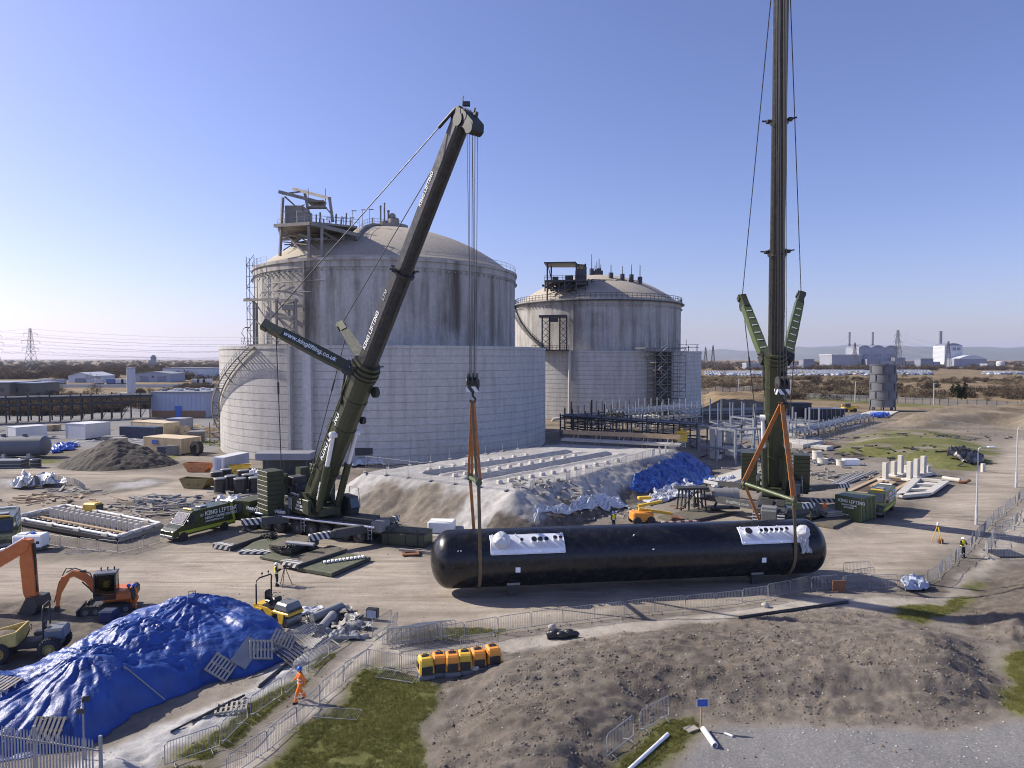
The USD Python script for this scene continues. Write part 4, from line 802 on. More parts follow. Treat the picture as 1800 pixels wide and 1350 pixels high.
def rig(name, hook, near_end, far_end, s_, lab):
    t = Thing('lifting_sling', 'pair of worn orange and brown webbing slings around the ' + lab + ' end of the black vessel', 'sling', hook * [1, 1, 0]); t.world = True
    for off in (-0.12, 0.12):
        o = VX * off
        t.add('upper_leg', strap(M(), [hook + o * 0.6, near_end + o + [0, 0, 0.12]], 0.2, 0.07, VX), 'sling_orange' if off > 0 or lab == 'right' else 'sling_brown')
        t.add('upper_leg', strap(M(), [hook + o * 0.6, far_end + o + [0, 0, 0.12]], 0.2, 0.07, VX), 'sling_orange')
    angs = np.radians(np.linspace(-5, -175, 26)); loop = [vp(s_, a, VR + 0.04) for a in angs]
    tan_n, tan_f = vp(s_, math.radians(4), VR + 0.05), vp(s_, math.radians(176), VR + 0.05)
    t.add('lower_leg', strap(M(), [near_end, tan_n] + loop[:13], 0.24, 0.06, VX), 'sling_brown')
    t.add('lower_leg', strap(M(), loop[12:] + [tan_f, far_end], 0.24, 0.06, VX), 'sling_orange')
    b = Thing('spreader_bar', 'green steel spreader bar slung above the ' + lab + ' end of the black vessel', 'spreader bar', (near_end + far_end) / 2); b.world = True
    ax = unit(far_end - near_end)
    b.add('tube', M().tube(near_end - ax * 0.1, far_end + ax * 0.1, 0.15, n=14), 'crane_green_light')
    for e in (near_end, far_end): b.add('end_fitting', M().tube(e - ax * 0.14, e + ax * 0.14, 0.24, n=14).tube(e + [0, 0, -0.4], e + [0, 0, 0.35], 0.13, n=8), 'mat_green')
hookL, hookR = np.array([-2.87, 49.9, 14.1]), np.array([21.1, 53.3, 13.75])
rig('left', hookL, np.array([-2.35, 47.75, 8.45]), np.array([-3.2, 51.9, 8.1]), 3.45, 'left')
rig('right', hookR, np.array([21.3, 51.2, 6.5]), np.array([19.05, 55.7, 6.95]), 27.35, 'right')

# ------------------------------------------------------------------ the two mobile cranes
def wheel(c, r, w, axis, sgn=1):
    """tyre and rim, turning about AXIS"""
    R = frame(axis); rc = r
    ty = M().lathe([(r * 0.56, -w / 2), (r * 0.9, -w / 2), (r, -w * 0.34), (r, w * 0.34), (r * 0.9, w / 2), (r * 0.56, w / 2), (r * 0.56, -w / 2)], 28, c, R, sharp=50)
    for k in range(22): a = k * 2 * math.pi / 22; ty.box(np.asarray(c) + R @ np.array([(r + 0.006) * math.cos(a), (r + 0.006) * math.sin(a), 0]), (0.05, 0.09, w * 0.72), R @ rotz(a))
    rim = M().lathe([(0, w * 0.2), (r * 0.2, w * 0.36), (r * 0.26, w * 0.36), (r * 0.3, w * 0.18), (r * 0.5, w * 0.14), (r * 0.55, w * 0.42), (r * 0.57, w * 0.42)], 24, c, R)
    rim.lathe([(r * 0.57, -w * 0.42), (r * 0.5, -w * 0.2), (0, -w * 0.2)], 24, c, R)
    for k in range(8): a = k * math.pi / 4; rim.tube(np.asarray(c) + R @ np.array([r * 0.38 * math.cos(a), r * 0.38 * math.sin(a), w * 0.14]), np.asarray(c) + R @ np.array([r * 0.38 * math.cos(a), r * 0.38 * math.sin(a), w * 0.24]), 0.03 * r / 0.7, n=5)
    return ty, rim
OCT = np.array([(-0.5, 0.36), (-0.36, 0.5), (0.36, 0.5), (0.5, 0.36), (0.5, -0.18), (0.42, -0.36), (0.26, -0.5), (0, -0.56), (-0.26, -0.5), (-0.42, -0.36), (-0.5, -0.18)])
def boom_section(m, a, b, wa, wb, L, B, ha=1.12, k=12):
    """a closed section between two points; width along L, height along B"""
    ring = lambda c, w: np.array([c + L * p[0] * w + B * p[1] * w * ha for p in OCT])
    r0, r1 = ring(a, wa), ring(b, wb); n = len(OCT)
    for i in range(n): j = (i + 1) % n; m.add([r0[i], r1[i], r1[j], r0[j]], QF) if np.dot(np.cross(b - a, L), B) * 1 > 0 else m.add([r0[j], r1[j], r1[i], r0[i]], QF)
    for r, fl in ((r0, 0), (r1, 1)):
        tri, ccw = earcut(OCT); tri = np.array(tri); m.add(r, tri if fl else tri[:, ::-1])
    return m
def crane(name, label, S, foot, headp, tips, hook, cdir, arm_txt, feet, mirror):
    t = Thing(name, label, 'crane', S * [1, 1, 0]); t.world = True
    ax = unit(headp - foot); BL = np.linalg.norm(headp - foot); hz = unit(ax * [1, 1, 0])
    L = unit(np.cross(ax, [0, 0, 1])) * -1; B = np.cross(L, ax)
    if B[2] < 0: B = -B
    L = np.cross(ax, B)                               # so that lettering along the boom reads upwards on the L side
    at = lambda s, l=0.0, b=0.0: foot + ax * s + L * l + B * b
    ends = [0, 16.4, 26.2, BL - 0.2] if BL < 45 else [0, 16.4, 27.4, 39.2, BL - 0.2]
    wid = [2.0, 1.5, 1.24] if BL < 45 else [2.0, 1.5, 1.32, 1.2]
    for k in range(len(wid)):
        m = boom_section(M(), at(ends[k] - (0.3 if k else -0.6)), at(ends[k + 1]), wid[k], wid[k] * (0.97 if k else 1), L, B)
        sec = t.add('boom_section', m, 'boom_grey' if k else 'crane_green')
        if k < len(wid) - 1:
            for j, (d, g) in enumerate(((-0.9, 1.09), (-0.45, 1.14), (0.0, 1.12), (0.4, 1.0)) if k == 0 else ((-0.15, 1.16),)):
                w = wid[k] * g; t.add('boom_collar', boom_section(M(), at(ends[k + 1] + d - 0.12), at(ends[k + 1] + d + 0.12), w, w, L, B), 'crane_green' if k == 0 else 'boom_grey', sec)
            for l in (-1, 1): t.add('collar_bracket', M().bar(at(ends[k + 1], l * wid[k] * 0.45), at(ends[k + 1] + 0.1, l * (wid[k] * 0.5 + 0.75)), 0.12).cbox(at(ends[k + 1], l * (wid[k] * 0.5 + 0.2)), (0.4, 0.4, 0.3), 0.05), 'black_steel', sec)
    # lettering on the side that faces the camera
    w0 = wid[0] * 0.5 + 0.012
    t.add('lettering', M().text('KING LIFTING', 0.58, at(5.6, w0, -0.1), ax, B), 'white_letter')
    t.add('lettering', M().text('KING LIFTING', 0.40, at(18.2, wid[1] * 0.5 + 0.012, 0.1), ax, B), 'white_letter')
    t.add('lettering', M().text('LTM', 0.34, at(23.2, wid[1] * 0.5 + 0.012, 0.1), ax, B), 'grey_letter')
    t.add('lettering', M().text('KING LIFTING', 0.30, at(BL - 7.2, wid[-1] * 0.5 + 0.012, 0.14), ax, B), 'white_letter')
    # base section stiffeners, hose drums and side boxes
    for s_ in (4.2, 8.6, 12.8): t.add('boom_collar', boom_section(M(), at(s_), at(s_ + (1.3 if s_ == 8.6 else 0.35)), wid[0] * 1.06, wid[0] * 1.06, L, B), 'crane_green')
    for s_, l, b, r in ((14.6, -0.9, -1.3, 0.5), (11.0, -1.1, -0.9, 0.35)): c = at(s_, l, b); t.add('hose_drum', M().cyl((0, 0, -0.2), r, 0.4, 18, b=0.05).xf(frame(L), c), 'dark_machinery')
    t.add('side_pipe', M().path([at(2, 1.1, 0.5), at(15.6, 1.1, 0.6), at(16.2, 0.9, 0.9)], 0.06, 5), 'crane_green_light')
    t.add('side_pipe', M().path([at(2, -1.08, -0.2), at(16, -1.08, -0.2)], 0.06, 5), 'galv_dark')
    # boom head with sheaves
    hd = t.add('boom_head', M().prism([(-0.6, -0.5), (-0.75, 0.55), (-0.3, 0.85), (0.5, 0.75), (1.9, 0.1), (2.1, -0.45), (1.8, -0.8), (0.9, -0.45), (0.1, -0.6)], -0.55, 0.55, np.stack([unit(hz * 0.9 - np.array([0, 0, .35])), unit(np.array([0, 0, 0.9]) + hz * 0.35), np.cross(unit(hz * 0.9 - np.array([0, 0, .35])), unit(np.array([0, 0, 0.9]) + hz * 0.35))], 1), headp), 'black_steel')
    fx, fz = unit(hz * 0.9 - np.array([0, 0, .35])), unit(np.array([0, 0, 0.9]) + hz * 0.35); fy = np.cross(fz, fx)
    for k in range(5):
        for (u, v, r) in ((1.62, -0.4, 0.44), (-0.1, 0.5, 0.42), (0.75, 0.3, 0.36)): c = headp + fx * u + fz * v + fy * (k - 2) * 0.26; t.add('sheave', M().cyl((0, 0, -0.06), r, 0.12, 20, b=0.03).xf(frame(fy), c), 'dark_machinery', hd)
    for l in (-0.62, 0.62): t.add('side_plate', M().cyl((0, 0, -0.05), 0.5, 0.1, 18).xf(frame(fy), headp + fx * 0.25 + fy * l), 'black_steel', hd)
    for k in range(12): r = random.Random(k); t.add('head_fitting', M().box(headp + fx * r.uniform(-.6, 1.9) + fz * r.uniform(.1, .9) + fy * r.uniform(-.6, .6), (r.uniform(.1, .4), .12, r.uniform(.1, .35)), frame(fz)), 'dark_machinery', hd)
    t.add('anemometer', M().tube(headp + fz * 1.0 - fx * 0.3, headp + fz * 1.7 - fx * 0.5, 0.04, n=5).box(headp + fz * 1.2 + fx * 0.1, (0.5, 0.3, 0.3)), 'dark_machinery', hd)
    # spreading guy frame: two arms in a V behind the boom
    arms = []
    for k, (tip, sg) in enumerate(zip(tips, (1, -1))):
        b0 = at(15.7, sg * 1.05, 0.9); d = unit(tip - b0); n_ = unit(np.cross(d, L * sg)); up = unit(np.array([0, -1, 0.5]) - d * np.dot(np.array([0, -1, 0.5]), d)); sd_ = np.cross(d, up)
        AL = np.linalg.norm(tip - b0); pt = lambda s, u=0.0, v=0.0, b0=b0, d=d, up=up, sd_=sd_: b0 + d * s + up * u + sd_ * v
        R = np.stack([d, np.cross(up, d) * -1, up], 1); R = np.stack([sd_, d, up], 1)
        if np.linalg.det(R) < 0: sd_ = -sd_; R = np.stack([sd_, d, up], 1)
        am = t.add('guy_arm', M().prism([(-0.45, 0), (0.45, 0), (0.5, AL * 0.3), (0.42, AL - 1.6), (0.34, AL - 1.2), (-0.34, AL - 1.2), (-0.42, AL - 1.6), (-0.5, AL * 0.3)], -0.42, 0.42, R, b0), 'crane_green_light' if mirror else 'crane_green')
        t.add('arm_head', M().box(pt(AL - 0.7), (0.62, 1.7, 1.0), R).box(pt(AL + 0.1, -0.1), (0.9, 0.5, 0.7), R), 'crane_green' if mirror else 'mat_green', am)
        for j in (-0.2, 0.0, 0.2): t.add('sheave', M().cyl((0, 0, -0.07), 0.62, 0.14, 18, b=0.03).xf(frame(sd_), pt(AL - 0.8, -0.45) + sd_ * j), 'dark_machinery', am)
        if mirror:
            for j in range(7): t.add('rung', M().box(pt(1.0 + j * 1.05, 0.45), (0.62 - 0.02 * j, 0.07, 0.06), R), 'white_letter', am)
        t.add('arm_foot', M().box(pt(-0.1), (1.1, 1.0, 1.0), R).tube(pt(0.3, -0.5), at(12.2, sg * 1.1, 0.2), 0.11, n=8), 'dark_machinery', am)
        arms.append((pt, AL, up, sd_, d, am))
        t.add('guy_rope', M().tube(pt(AL + 0.1), headp - fx * 0.4 + fz * 0.7 + L * sg * 0.5, 0.045, n=5), 'cable_steel')
        q = headp - fx * 0.4 + fz * 0.7 + L * sg * 0.5; dd = unit(pt(AL) - q); t.add('rope_socket', M().tube(q, q + dd * 1.9, 0.13, n=7), 'black_steel')
        e = foot - hz * 4.2 + L * sg * 1.3 + np.array([0, 0, 0.4]); mid = pt(AL - 0.9, -0.6) * 0.72 + e * 0.28
        t.add('guy_rope', M().tube(pt(AL - 0.9, -0.6), e, 0.05, n=5).tube(mid, mid + unit(e - mid) * 1.2, 0.1, n=6), 'cable_steel')
    pt, AL, up, sd_, d, am = arms[0]
    if arm_txt:
        o = pt(AL - 2.4); xdir = -d; face = np.array([0.15, -0.94, 0.3]); ydir = unit(np.cross(face, xdir)); nrm = unit(np.cross(xdir, ydir))
        R = np.stack([sd_, d, up], 1); loc = np.abs(R.T @ nrm); best = np.argmax(loc); nn = R[:, best] * np.sign(R[:, best] @ nrm); yy = np.cross(nn, xdir)
        t.add('lettering', M().text(arm_txt, 0.36, pt(AL - 1.7) + nn * (0.435 if best == 2 else 0.505) - yy * 0.16, xdir, yy), 'white_letter', am)
    # hoist ropes and hook block
    top = headp + fx * 1.7 - fz * 0.8
    for l, g in ((-0.3, 0), (-0.1, 0), (0.1, 0), (0.3, 0), (-0.2, -0.45), (0.2, -0.45)): t.add('hoist_rope', M().tube(top + fy * l * 1.3 + fx * g, hook + fy * l + np.array([0, 0, 1.7]), 0.022, n=4), 'cable_steel')
    t.add('hoist_rope', M().tube(at(BL - 0.5, 0, -0.9), at(3, 0.2, -1.25), 0.025, n=4), 'cable_steel')
    hx = np.array([1.0, 0, 0]); hb = t.add('hook_block', M().cbox(hook + [0, 0, 1.25], (1.0, 0.7, 0.95), 0.22).cyl(hook + [0, 0, 0.62], 0.16, 0.3, 10), 'black_steel')
    t.add('warning_panel', M().box(hook + [0, 0, 0.85], (0.92, 0.74, 0.42)), 'hazard', hb)
    for l in (-0.33, 0, 0.33): t.add('sheave', M().cyl((0, 0, -0.06), 0.5, 0.12, 18).xf(frame([1, 0, 0]), hook + [l, 0, 1.55]), 'dark_machinery', hb)
    t.add('hook', M().path([hook + [0, 0, 0.7], hook + [0, 0, 0.35], hook + [0.2, 0, 0.15], hook + [0.15, 0, -0.1], hook + [-0.1, 0, -0.15], hook + [-0.22, 0, 0.05]], 0.09, 8), 'black_steel', hb)
    # superstructure
    X, Yl = hz, L * [1, 1, 0]; Yl = unit(Yl); sp = lambda x, y, z: S * [1, 1, 0] + X * x + Yl * y + np.array([0, 0, z]); RS = np.stack([X, Yl, [0, 0, 1]], 1)
    if np.linalg.det(RS) < 0: RS = np.stack([X, -Yl, [0, 0, 1]], 1)
    su = t.add('superstructure', M().cyl(sp(0, 0, 1.95), 1.35, 0.35, 28).box(sp(-1.6, 0, 2.55), (7.4, 2.1, 0.7), RS).prism([(-2.6, 0), (1.3, 0), (0.6, 1.0), (-0.6, 1.9), (-1.9, 1.9), (-2.6, 0.8)], -0.14, 0.14, np.stack([X, [0, 0, 1], np.cross(X, [0, 0, 1])], 1), sp(0, 0.98 + 0.2, 2.2)).prism([(-2.6, 0), (1.3, 0), (0.6, 1.0), (-0.6, 1.9), (-1.9, 1.9), (-2.6, 0.8)], -0.14, 0.14, np.stack([X, [0, 0, 1], np.cross(X, [0, 0, 1])], 1), sp(0, -1.18, 2.2)), 'crane_green')
    t.add('engine_housing', M().cbox(sp(-4.6, 0, 3.6), (2.2, 2.6, 1.5), 0.12, RS).cbox(sp(-3.0, -1.5, 3.2), (2.4, 0.8, 1.1), 0.08, RS).cbox(sp(-4.2, 0.3, 4.8), (1.6, 1.6, 0.9), 0.1, RS), 'dark_machinery', su)
    t.add('side_panel', M().cbox(sp(-1.6, 1.75, 2.9), (2.6, 0.3, 1.5), 0.05, RS).cbox(sp(0.6, 1.75, 3.0), (1.2, 0.35, 1.4), 0.05, RS).box(sp(-4.6, 1.4, 4.6), (1.2, 0.2, 2.0), RS).box(sp(-5.2, -0.9, 5.1), (1.0, 1.0, 1.6), RS), 'crane_green', su)
    t.add('lettering', M().text('KING', 0.22, sp(-1.0, 1.92, 3.2), X, [0, 0, 1]).text('LIFTING', 0.22, sp(-1.2, 1.92, 2.85), X, [0, 0, 1]).text('HEAVY CRANE', 0.16, sp(-1.4, 1.92, 2.55), X, [0, 0, 1]), 'white_letter', su)
    t.add('access_door', M().cbox(sp(-2.35, 1.95, 2.9), (0.75, 0.06, 1.3), 0.03, RS), 'galv', su)
    for x, z, r in ((-3.2, 4.0, 0.55), (-4.7, 4.3, 0.6)): t.add('winch_drum', M().tube(sp(x, -0.9, z), sp(x, 0.9, z), r, n=18).tube(sp(x, -0.98, z), sp(x, -0.86, z), r * 1.3, n=18).tube(sp(x, 0.86, z), sp(x, 0.98, z), r * 1.3, n=18), 'cable_steel', su)
    for z, y in ((3.3, 1.3), (3.75, 1.1)): t.add('hydraulic_ram', M().tube(sp(-4.4, y, z), sp(-1.6, y + 0.2, z - 0.05), 0.16, n=10), 'chrome', su)
    m = M()
    for k in range(16): r = random.Random(k + len(name)); a = sp(r.uniform(-5, -1.5), r.uniform(-1.2, 1.3), r.uniform(3, 4.4)); m.path([a, a + RS @ np.array([r.uniform(-1, 1), r.uniform(-.4, .4), r.uniform(.1, .5)]), a + RS @ np.array([r.uniform(-1.5, 1.5), r.uniform(-.6, .6), r.uniform(-.3, .9)])], 0.05, 5)
    t.add('hoses', m, 'black_steel', su, kind='stuff')
    for sg in (1, -1):
        cw = t.add('counterweight', M().box(sp(-4.6, sg * 2.85, 1.75), (2.0, 1.5, 0.2), RS), 'crane_green')
        for k in range(9): t.add('counterweight_slab', M().cbox(sp(-4.6, sg * 2.85, 2.1 + k * 0.47), (2.2, 1.75, 0.455), 0.03, RS), 'crane_green', cw)
        if sg > 0:
            for k in range(14): t.add('hazard_mark', M().box(sp(-5.705, sg * 2.85 + 0.8, 1.95 + k * 0.3), (0.03, 0.16, 0.15), RS), 'reflective', cw)
    # luffing rams
    for sg in (1, -1):
        a, b = sp(1.5, sg * 1.0, 2.7), at(9.2, sg * 1.2, -0.55); mid = a + (b - a) * 0.58
        t.add('luffing_cylinder', M().tube(a, mid, 0.34, n=16).tube(mid, mid + (b - a) * 0.02, 0.38, n=16), 'crane_green'); t.add('luffing_rod', M().tube(mid, b, 0.21, n=14).tube(b - L * 0.3, b + L * 0.3, 0.3, n=12), 'white_paint')
        t.add('lettering', M().text('KING LIFTING', 0.2, a + (mid - a) * 0.25 + L * 0.345 * 1, unit(mid - a), np.cross(L, unit(mid - a)) * -1 if np.dot(np.cross(L, unit(mid - a)), B) < 0 else np.cross(L, unit(mid - a))), 'white_letter') if sg > 0 else None
    # crane cab on the far side
    cb = t.add('crane_cab', M().prism([(-1.1, 0), (0.9, 0), (1.15, 0.7), (0.85, 1.75), (-0.9, 1.85), (-1.1, 1.5)], -0.5, 0.5, np.stack([X, [0, 0, 1], np.cross(X, [0, 0, 1])], 1), sp(1.9, -2.05, 2.0)), 'dark_machinery')
    t.add('cab_window', M().quad(sp(2.82, -1.6, 2.15), sp(2.82, -2.5, 2.15), sp(3.07, -2.5, 2.72), sp(3.07, -1.6, 2.72)).quad(sp(3.09, -1.6, 2.76), sp(3.09, -2.5, 2.76), sp(2.81, -2.5, 3.68), sp(2.81, -1.6, 3.68)).quad(sp(1.1, -1.54, 2.6), sp(2.7, -1.54, 2.6), sp(2.5, -1.54, 3.6), sp(1.1, -1.54, 3.65)), 'glass_dark', cb)
    t.add('cab_rail', M().path([sp(1, -2.7, 3.9), sp(1, -2.7, 4.5), sp(2.6, -2.7, 4.5), sp(2.9, -2.7, 2.6)], 0.04, 5), 'galv_dark', cb)
    # carrier with wheels
    U = unit(np.array([*cdir, 0])); Vv = np.cross([0, 0, 1], U); cp = lambda x, y, z: S * [1, 1, 0] + U * x + Vv * y + np.array([0, 0, z]); RC = np.stack([U, Vv, [0, 0, 1]], 1)
    ca = t.add('carrier', M().box(cp(0.6, 0, 1.3), (17.6, 1.5, 0.75), RC).box(cp(0.4, 0, 1.82), (16.6, 2.9, 0.16), RC), 'chassis')
    t.add('deck_box', M().cbox(cp(4.8, 0, 2.15), (4.4, 2.7, 0.5), 0.05, RC).cbox(cp(-5.2, 0.5, 2.05), (3.4, 1.4, 0.3), 0.05, RC).cbox(cp(-4.8, -0.9, 2.0), (2.6, 0.9, 0.25), 0.05, RC), 'dark_machinery', ca)
    t.add('grey_locker', M().cbox(cp(-7.6, 0.75 if not mirror else 0, 1.75), (1.1, 1.5, 0.95), 0.06, RC), 'plastic_grey', ca)
    for y in (1.52, -1.52): t.add('side_tube', M().tube(cp(-7.5, y, 1.72), cp(6.8, y, 1.72), 0.13, n=10), 'chrome', ca)
    cc = t.add('carrier_cab', M().prism([(-1.3, 0), (1.15, 0), (1.3, 0.9), (0.95, 2.0), (-1.3, 2.05)], -1.45, 1.45, np.stack([U, [0, 0, 1], np.cross(U, [0, 0, 1])], 1), cp(9.0, 0, 0.75)), 'van_green')
    t.add('windscreen', M().quad(cp(10.315, 1.3, 1.7), cp(10.315, -1.3, 1.7), cp(9.985, -1.3, 2.68), cp(9.985, 1.3, 2.68)).quad(cp(8.6, 1.46, 1.7), cp(9.9, 1.46, 1.7), cp(9.7, 1.46, 2.6), cp(8.6, 1.46, 2.6)).quad(cp(9.9, -1.46, 1.7), cp(8.6, -1.46, 1.7), cp(8.6, -1.46, 2.6), cp(9.7, -1.46, 2.6)), 'glass_dark', cc)
    t.add('bumper', M().cbox(cp(10.3, 0, 0.75), (0.3, 2.7, 0.5), 0.06, RC), 'reflective' if not mirror else 'dark_machinery', cc)
    t.add('lettering', M().text('Heavy Crane Division', 0.36, cp(8.0, 1.53, 2.0) if np.dot(np.cross(-U, [0, 0, 1]), Vv) > 0 else cp(3.5, 1.53, 2.0), -U if np.dot(np.cross(-U, [0, 0, 1]), Vv) > 0 else U, [0, 0, 1]), 'white_letter', ca)
    if mirror:  # rear end that faces the camera: marker boards and a grey tool box
        for y in (-1.15, 1.15):
            t.add('mudguard', M().box(cp(-8.5, y, 1.35), (0.5, 0.62, 0.9), RC), 'dark_machinery', ca)
            for z in (1.0, 1.3, 1.6): t.add('marker_board', M().box(cp(-8.78, y, z), (0.04, 0.72, 0.12), RC), 'reflective', ca)
        t.add('tool_box', M().cbox(cp(-8.5, 0, 1.45), (0.6, 1.5, 1.1), 0.08, RC), 'hub_grey', ca)
    for x in (7.4, 5.7, 4.0, 1.7, 0.0, -1.7, -3.9, -5.6):
        for y in (1.17, -1.17):
            c = cp(x, y, 0.7); ty, rim = wheel(c, 0.7, 0.48, Vv * np.sign(y)); w = t.add('wheel', ty, 'rubber', ca); t.add('rim', rim, 'hub_grey', ca)
    for x in (1.0, -6.8): t.add('ladder', M().tube(cp(x, 1.6, 0.5), cp(x, 1.6, 1.9), 0.04, n=5).tube(cp(x - 0.4, 1.6, 0.5), cp(x - 0.4, 1.6, 1.9), 0.04, n=5).box(cp(x - 0.2, 1.6, 0.7), (0.4, 0.06, 0.05), RC).box(cp(x - 0.2, 1.6, 1.05), (0.4, 0.06, 0.05), RC).box(cp(x - 0.2, 1.6, 1.4), (0.4, 0.06, 0.05), RC), 'galv', ca)
    for base, ft, colr, txt in feet:
        f = np.array([ft[0], ft[1], ft[2]]); b = cp(*base); e = np.array([f[0], f[1], b[2] - 0.05]); d = unit(e - b)
        ot = t.add('outrigger', M().bar(b, b + (e - b) * 0.62, 0.55, 0.72).bar(b + (e - b) * 0.5, e + d * 0.25, 0.42, 0.56), colr)
        t.add('stripe_panel', M().bar(e - d * 1.6, e + d * 0.27, 0.44, 0.58), 'hazard', ot)
        t.add('jack', M().tube(e, f, 0.13, n=10).tube(e + [0, 0, 0.3], e - [0, 0, 0.35], 0.2, n=10), 'dark_machinery', ot); t.add('jack_pad', M().cyl(f - [0, 0, 0.02], 0.5, 0.14, 16, b=0.03).cyl(f + [0, 0, 0.1], 0.25, 0.2, 12), 'dark_machinery', ot)
        if txt:
            n_ = unit(np.cross(d, [0, 0, 1])); n_ = n_ if n_[1] < 0 else -n_; xd = d if np.dot(np.cross(d, [0, 0, 1]), n_) > 0 else -d; o = (b + (b + (e - b) * 0.55)) / 2
            t.add('lettering', M().text(txt, 0.27, o + n_ * 0.285 - xd * 1.7 - [0, 0, 0.1], xd, [0, 0, 1]), 'grey_letter' if colr == 'chassis' else 'white_letter', ot)
    return t
S1 = np.array([-18.8, 66.4, 0.0]); z1 = 0.72
F1 = np.array([-19.6, 67.3, 3.0]); H1 = D(812, 212, 51.3); g1 = [D(468, 572, 60.0), D(600, 573, 69.0)]
U1 = (-0.915, 0.404)
feetL = [((3.0, 1.0, 1.45), (*G(430, 943)[:2], 0.45), 'chassis', None), ((-6.4, 1.0, 1.45), (*G(549, 972)[:2], 0.45), 'chassis', None), ((-6.4, -1.0, 1.45), (*G(697, 936)[:2], 0.45), 'chassis', None), ((3.0, -1.0, 1.45), (-21.0, 75.0, 0.45), 'chassis', None)]
K1 = crane('mobile_crane', 'green telescopic mobile crane in front of the storage tank, boom leaning right over the vessel', S1, F1, H1, g1, hookL + [0, 0, 0.0], U1, 'www.kinglifting.co.uk', feetL, False)
S2 = np.array([29.3, 75.6, 0.0]); F2 = np.array([29.6, 76.7, 3.0]); H2 = np.array([21.1, 54.6, 48.0]); g2 = [D(1305, 524, 76.5), D(1408, 519, 76.5)]
feetR = [((-6.0, 1.0, 1.75), (*G(1222, 897)[:2], 0.5), 'chassis', 'kinglifting.co.uk'), ((3.5, -1.0, 1.95), (*G(1488, 880)[:2], 0.5), 'chassis', 'kinglifting.co.uk'), ((-5.0, -1.0, 1.75), (*G(1426, 916)[:2], 0.45), 'crane_green_light', 'kinglifting'), ((4.5, 1.0, 1.75), (24.5, 85.5, 0.5), 'chassis', None)]
K2 = crane('mobile_crane', 'green telescopic mobile crane seen end-on at the right, boom rising out of the picture', S2, F2, H2, g2, hookR, (0.42, 0.907), None, feetR, True)
# ------------------------------------------------------------------ helpers for site things
def slab(name, label, cat, px, z0, z1, mat, group=None):
    """a plate whose corners are read off the photograph at its top"""
    pts = [G(a, b, z1)[:2] for a, b in px]; c = np.mean(pts, 0)
    t = Thing(name, label, cat, (c[0], c[1], z0), 0, group); t.add('plate', M().prism([p - c for p in pts], 0, z1 - z0), mat); t.pts = pts; return t
def crumple(name, label, cat, corners, hf, mat, amp=0.35, fq=1.1, n=46, seed=1, lift=0.06, group=None):
    """a creased sheet lying over a surface; corners a, b, c, d on the ground plan"""
    a, b, c, d = [np.asarray(p, float)[:2] for p in corners]; u, w = np.meshgrid(np.linspace(0, 1, n), np.linspace(0, 1, n)); u, w = u.ravel()[:, None], w.ravel()[:, None]
    p = (a * (1 - u) + b * u) * (1 - w) + (d * (1 - u) + c * u) * w; k = np.c_[p, 0 * u]
    edge = 1 - np.maximum(np.abs(u - 0.5), np.abs(w - 0.5))[:, 0] * 2
    p = p + (np.stack([fbm(k * 0.5, 3, seed), fbm(k * 0.5 + 9, 3, seed)], 1) - 0.5) * 1.6 * amp * 3
    k = np.c_[p, 0 * u]; r = 1 - np.abs(2 * fbm(k * fq, 4, seed + 3) - 1) * 2.2
    z = hf(p) + lift + amp * np.maximum(r, 0) * sstep(0, 0.12, edge) + amp * 0.5 * noise(k * fq * 3, seed + 7)
    i = (np.arange(n - 1)[:, None] * n + np.arange(n - 1)[None]).ravel()
    v = np.c_[p, z]; f = np.vstack([np.stack([i, i + 1, i + n + 1], 1), np.stack([i, i + n + 1, i + n], 1)])
    if np.cross(b - a, d - a) < 0: f = f[:, ::-1]
    return one(name, (v, f), mat, label, cat, group)
def heap(name, label, cat, boxes, mat, group=None):
    m = M()
    for b in boxes: m.box(*b)
    return one(name, m, mat, label, cat, group)
# ------------------------------------------------------------------ crowd barriers, mesh fences
def barrier_build(loc, rz, label, group):
    t = Thing('crowd_barrier', label, 'barrier', loc, rz, group); w, h = 1.1, 1.1
    t.add('frame', M().path([(-w, 0, 0.16), (-w, 0, h - 0.12), (-w + 0.12, 0, h), (w - 0.12, 0, h), (w, 0, h - 0.12), (w, 0, 0.16), (-w, 0, 0.16)], 0.021, 6), 'galv')
    m = M()
    for x in np.linspace(-w, w, 20)[1:-1]: m.tube((x, 0, 0.16), (x, 0, h), 0.0085, n=4, cap=False)
    t.add('bars', m, 'galv', kind='stuff')
    for x in (-0.75, 0.75): t.add('foot', M().path([(x, -0.32, 0.0), (x, -0.28, 0.03), (x, 0, 0.15), (x, 0.28, 0.03), (x, 0.32, 0.0)], 0.02, 5), 'galv')
    return t
barrier = placer(barrier_build)
def barrier_row(px, label, group, up=None, jit=0.06, seed=0, on_=True, step=2.28):
    r = random.Random(seed); pts = [on(*p) if up is None else G(*p, up) for p in px]
    for m, a, L in rows(pts, step):
        z = ground(m[0], m[1]) if up is None else up
        barrier((m[0], m[1], z + 0.0), a + r.uniform(-jit, jit), label, group)
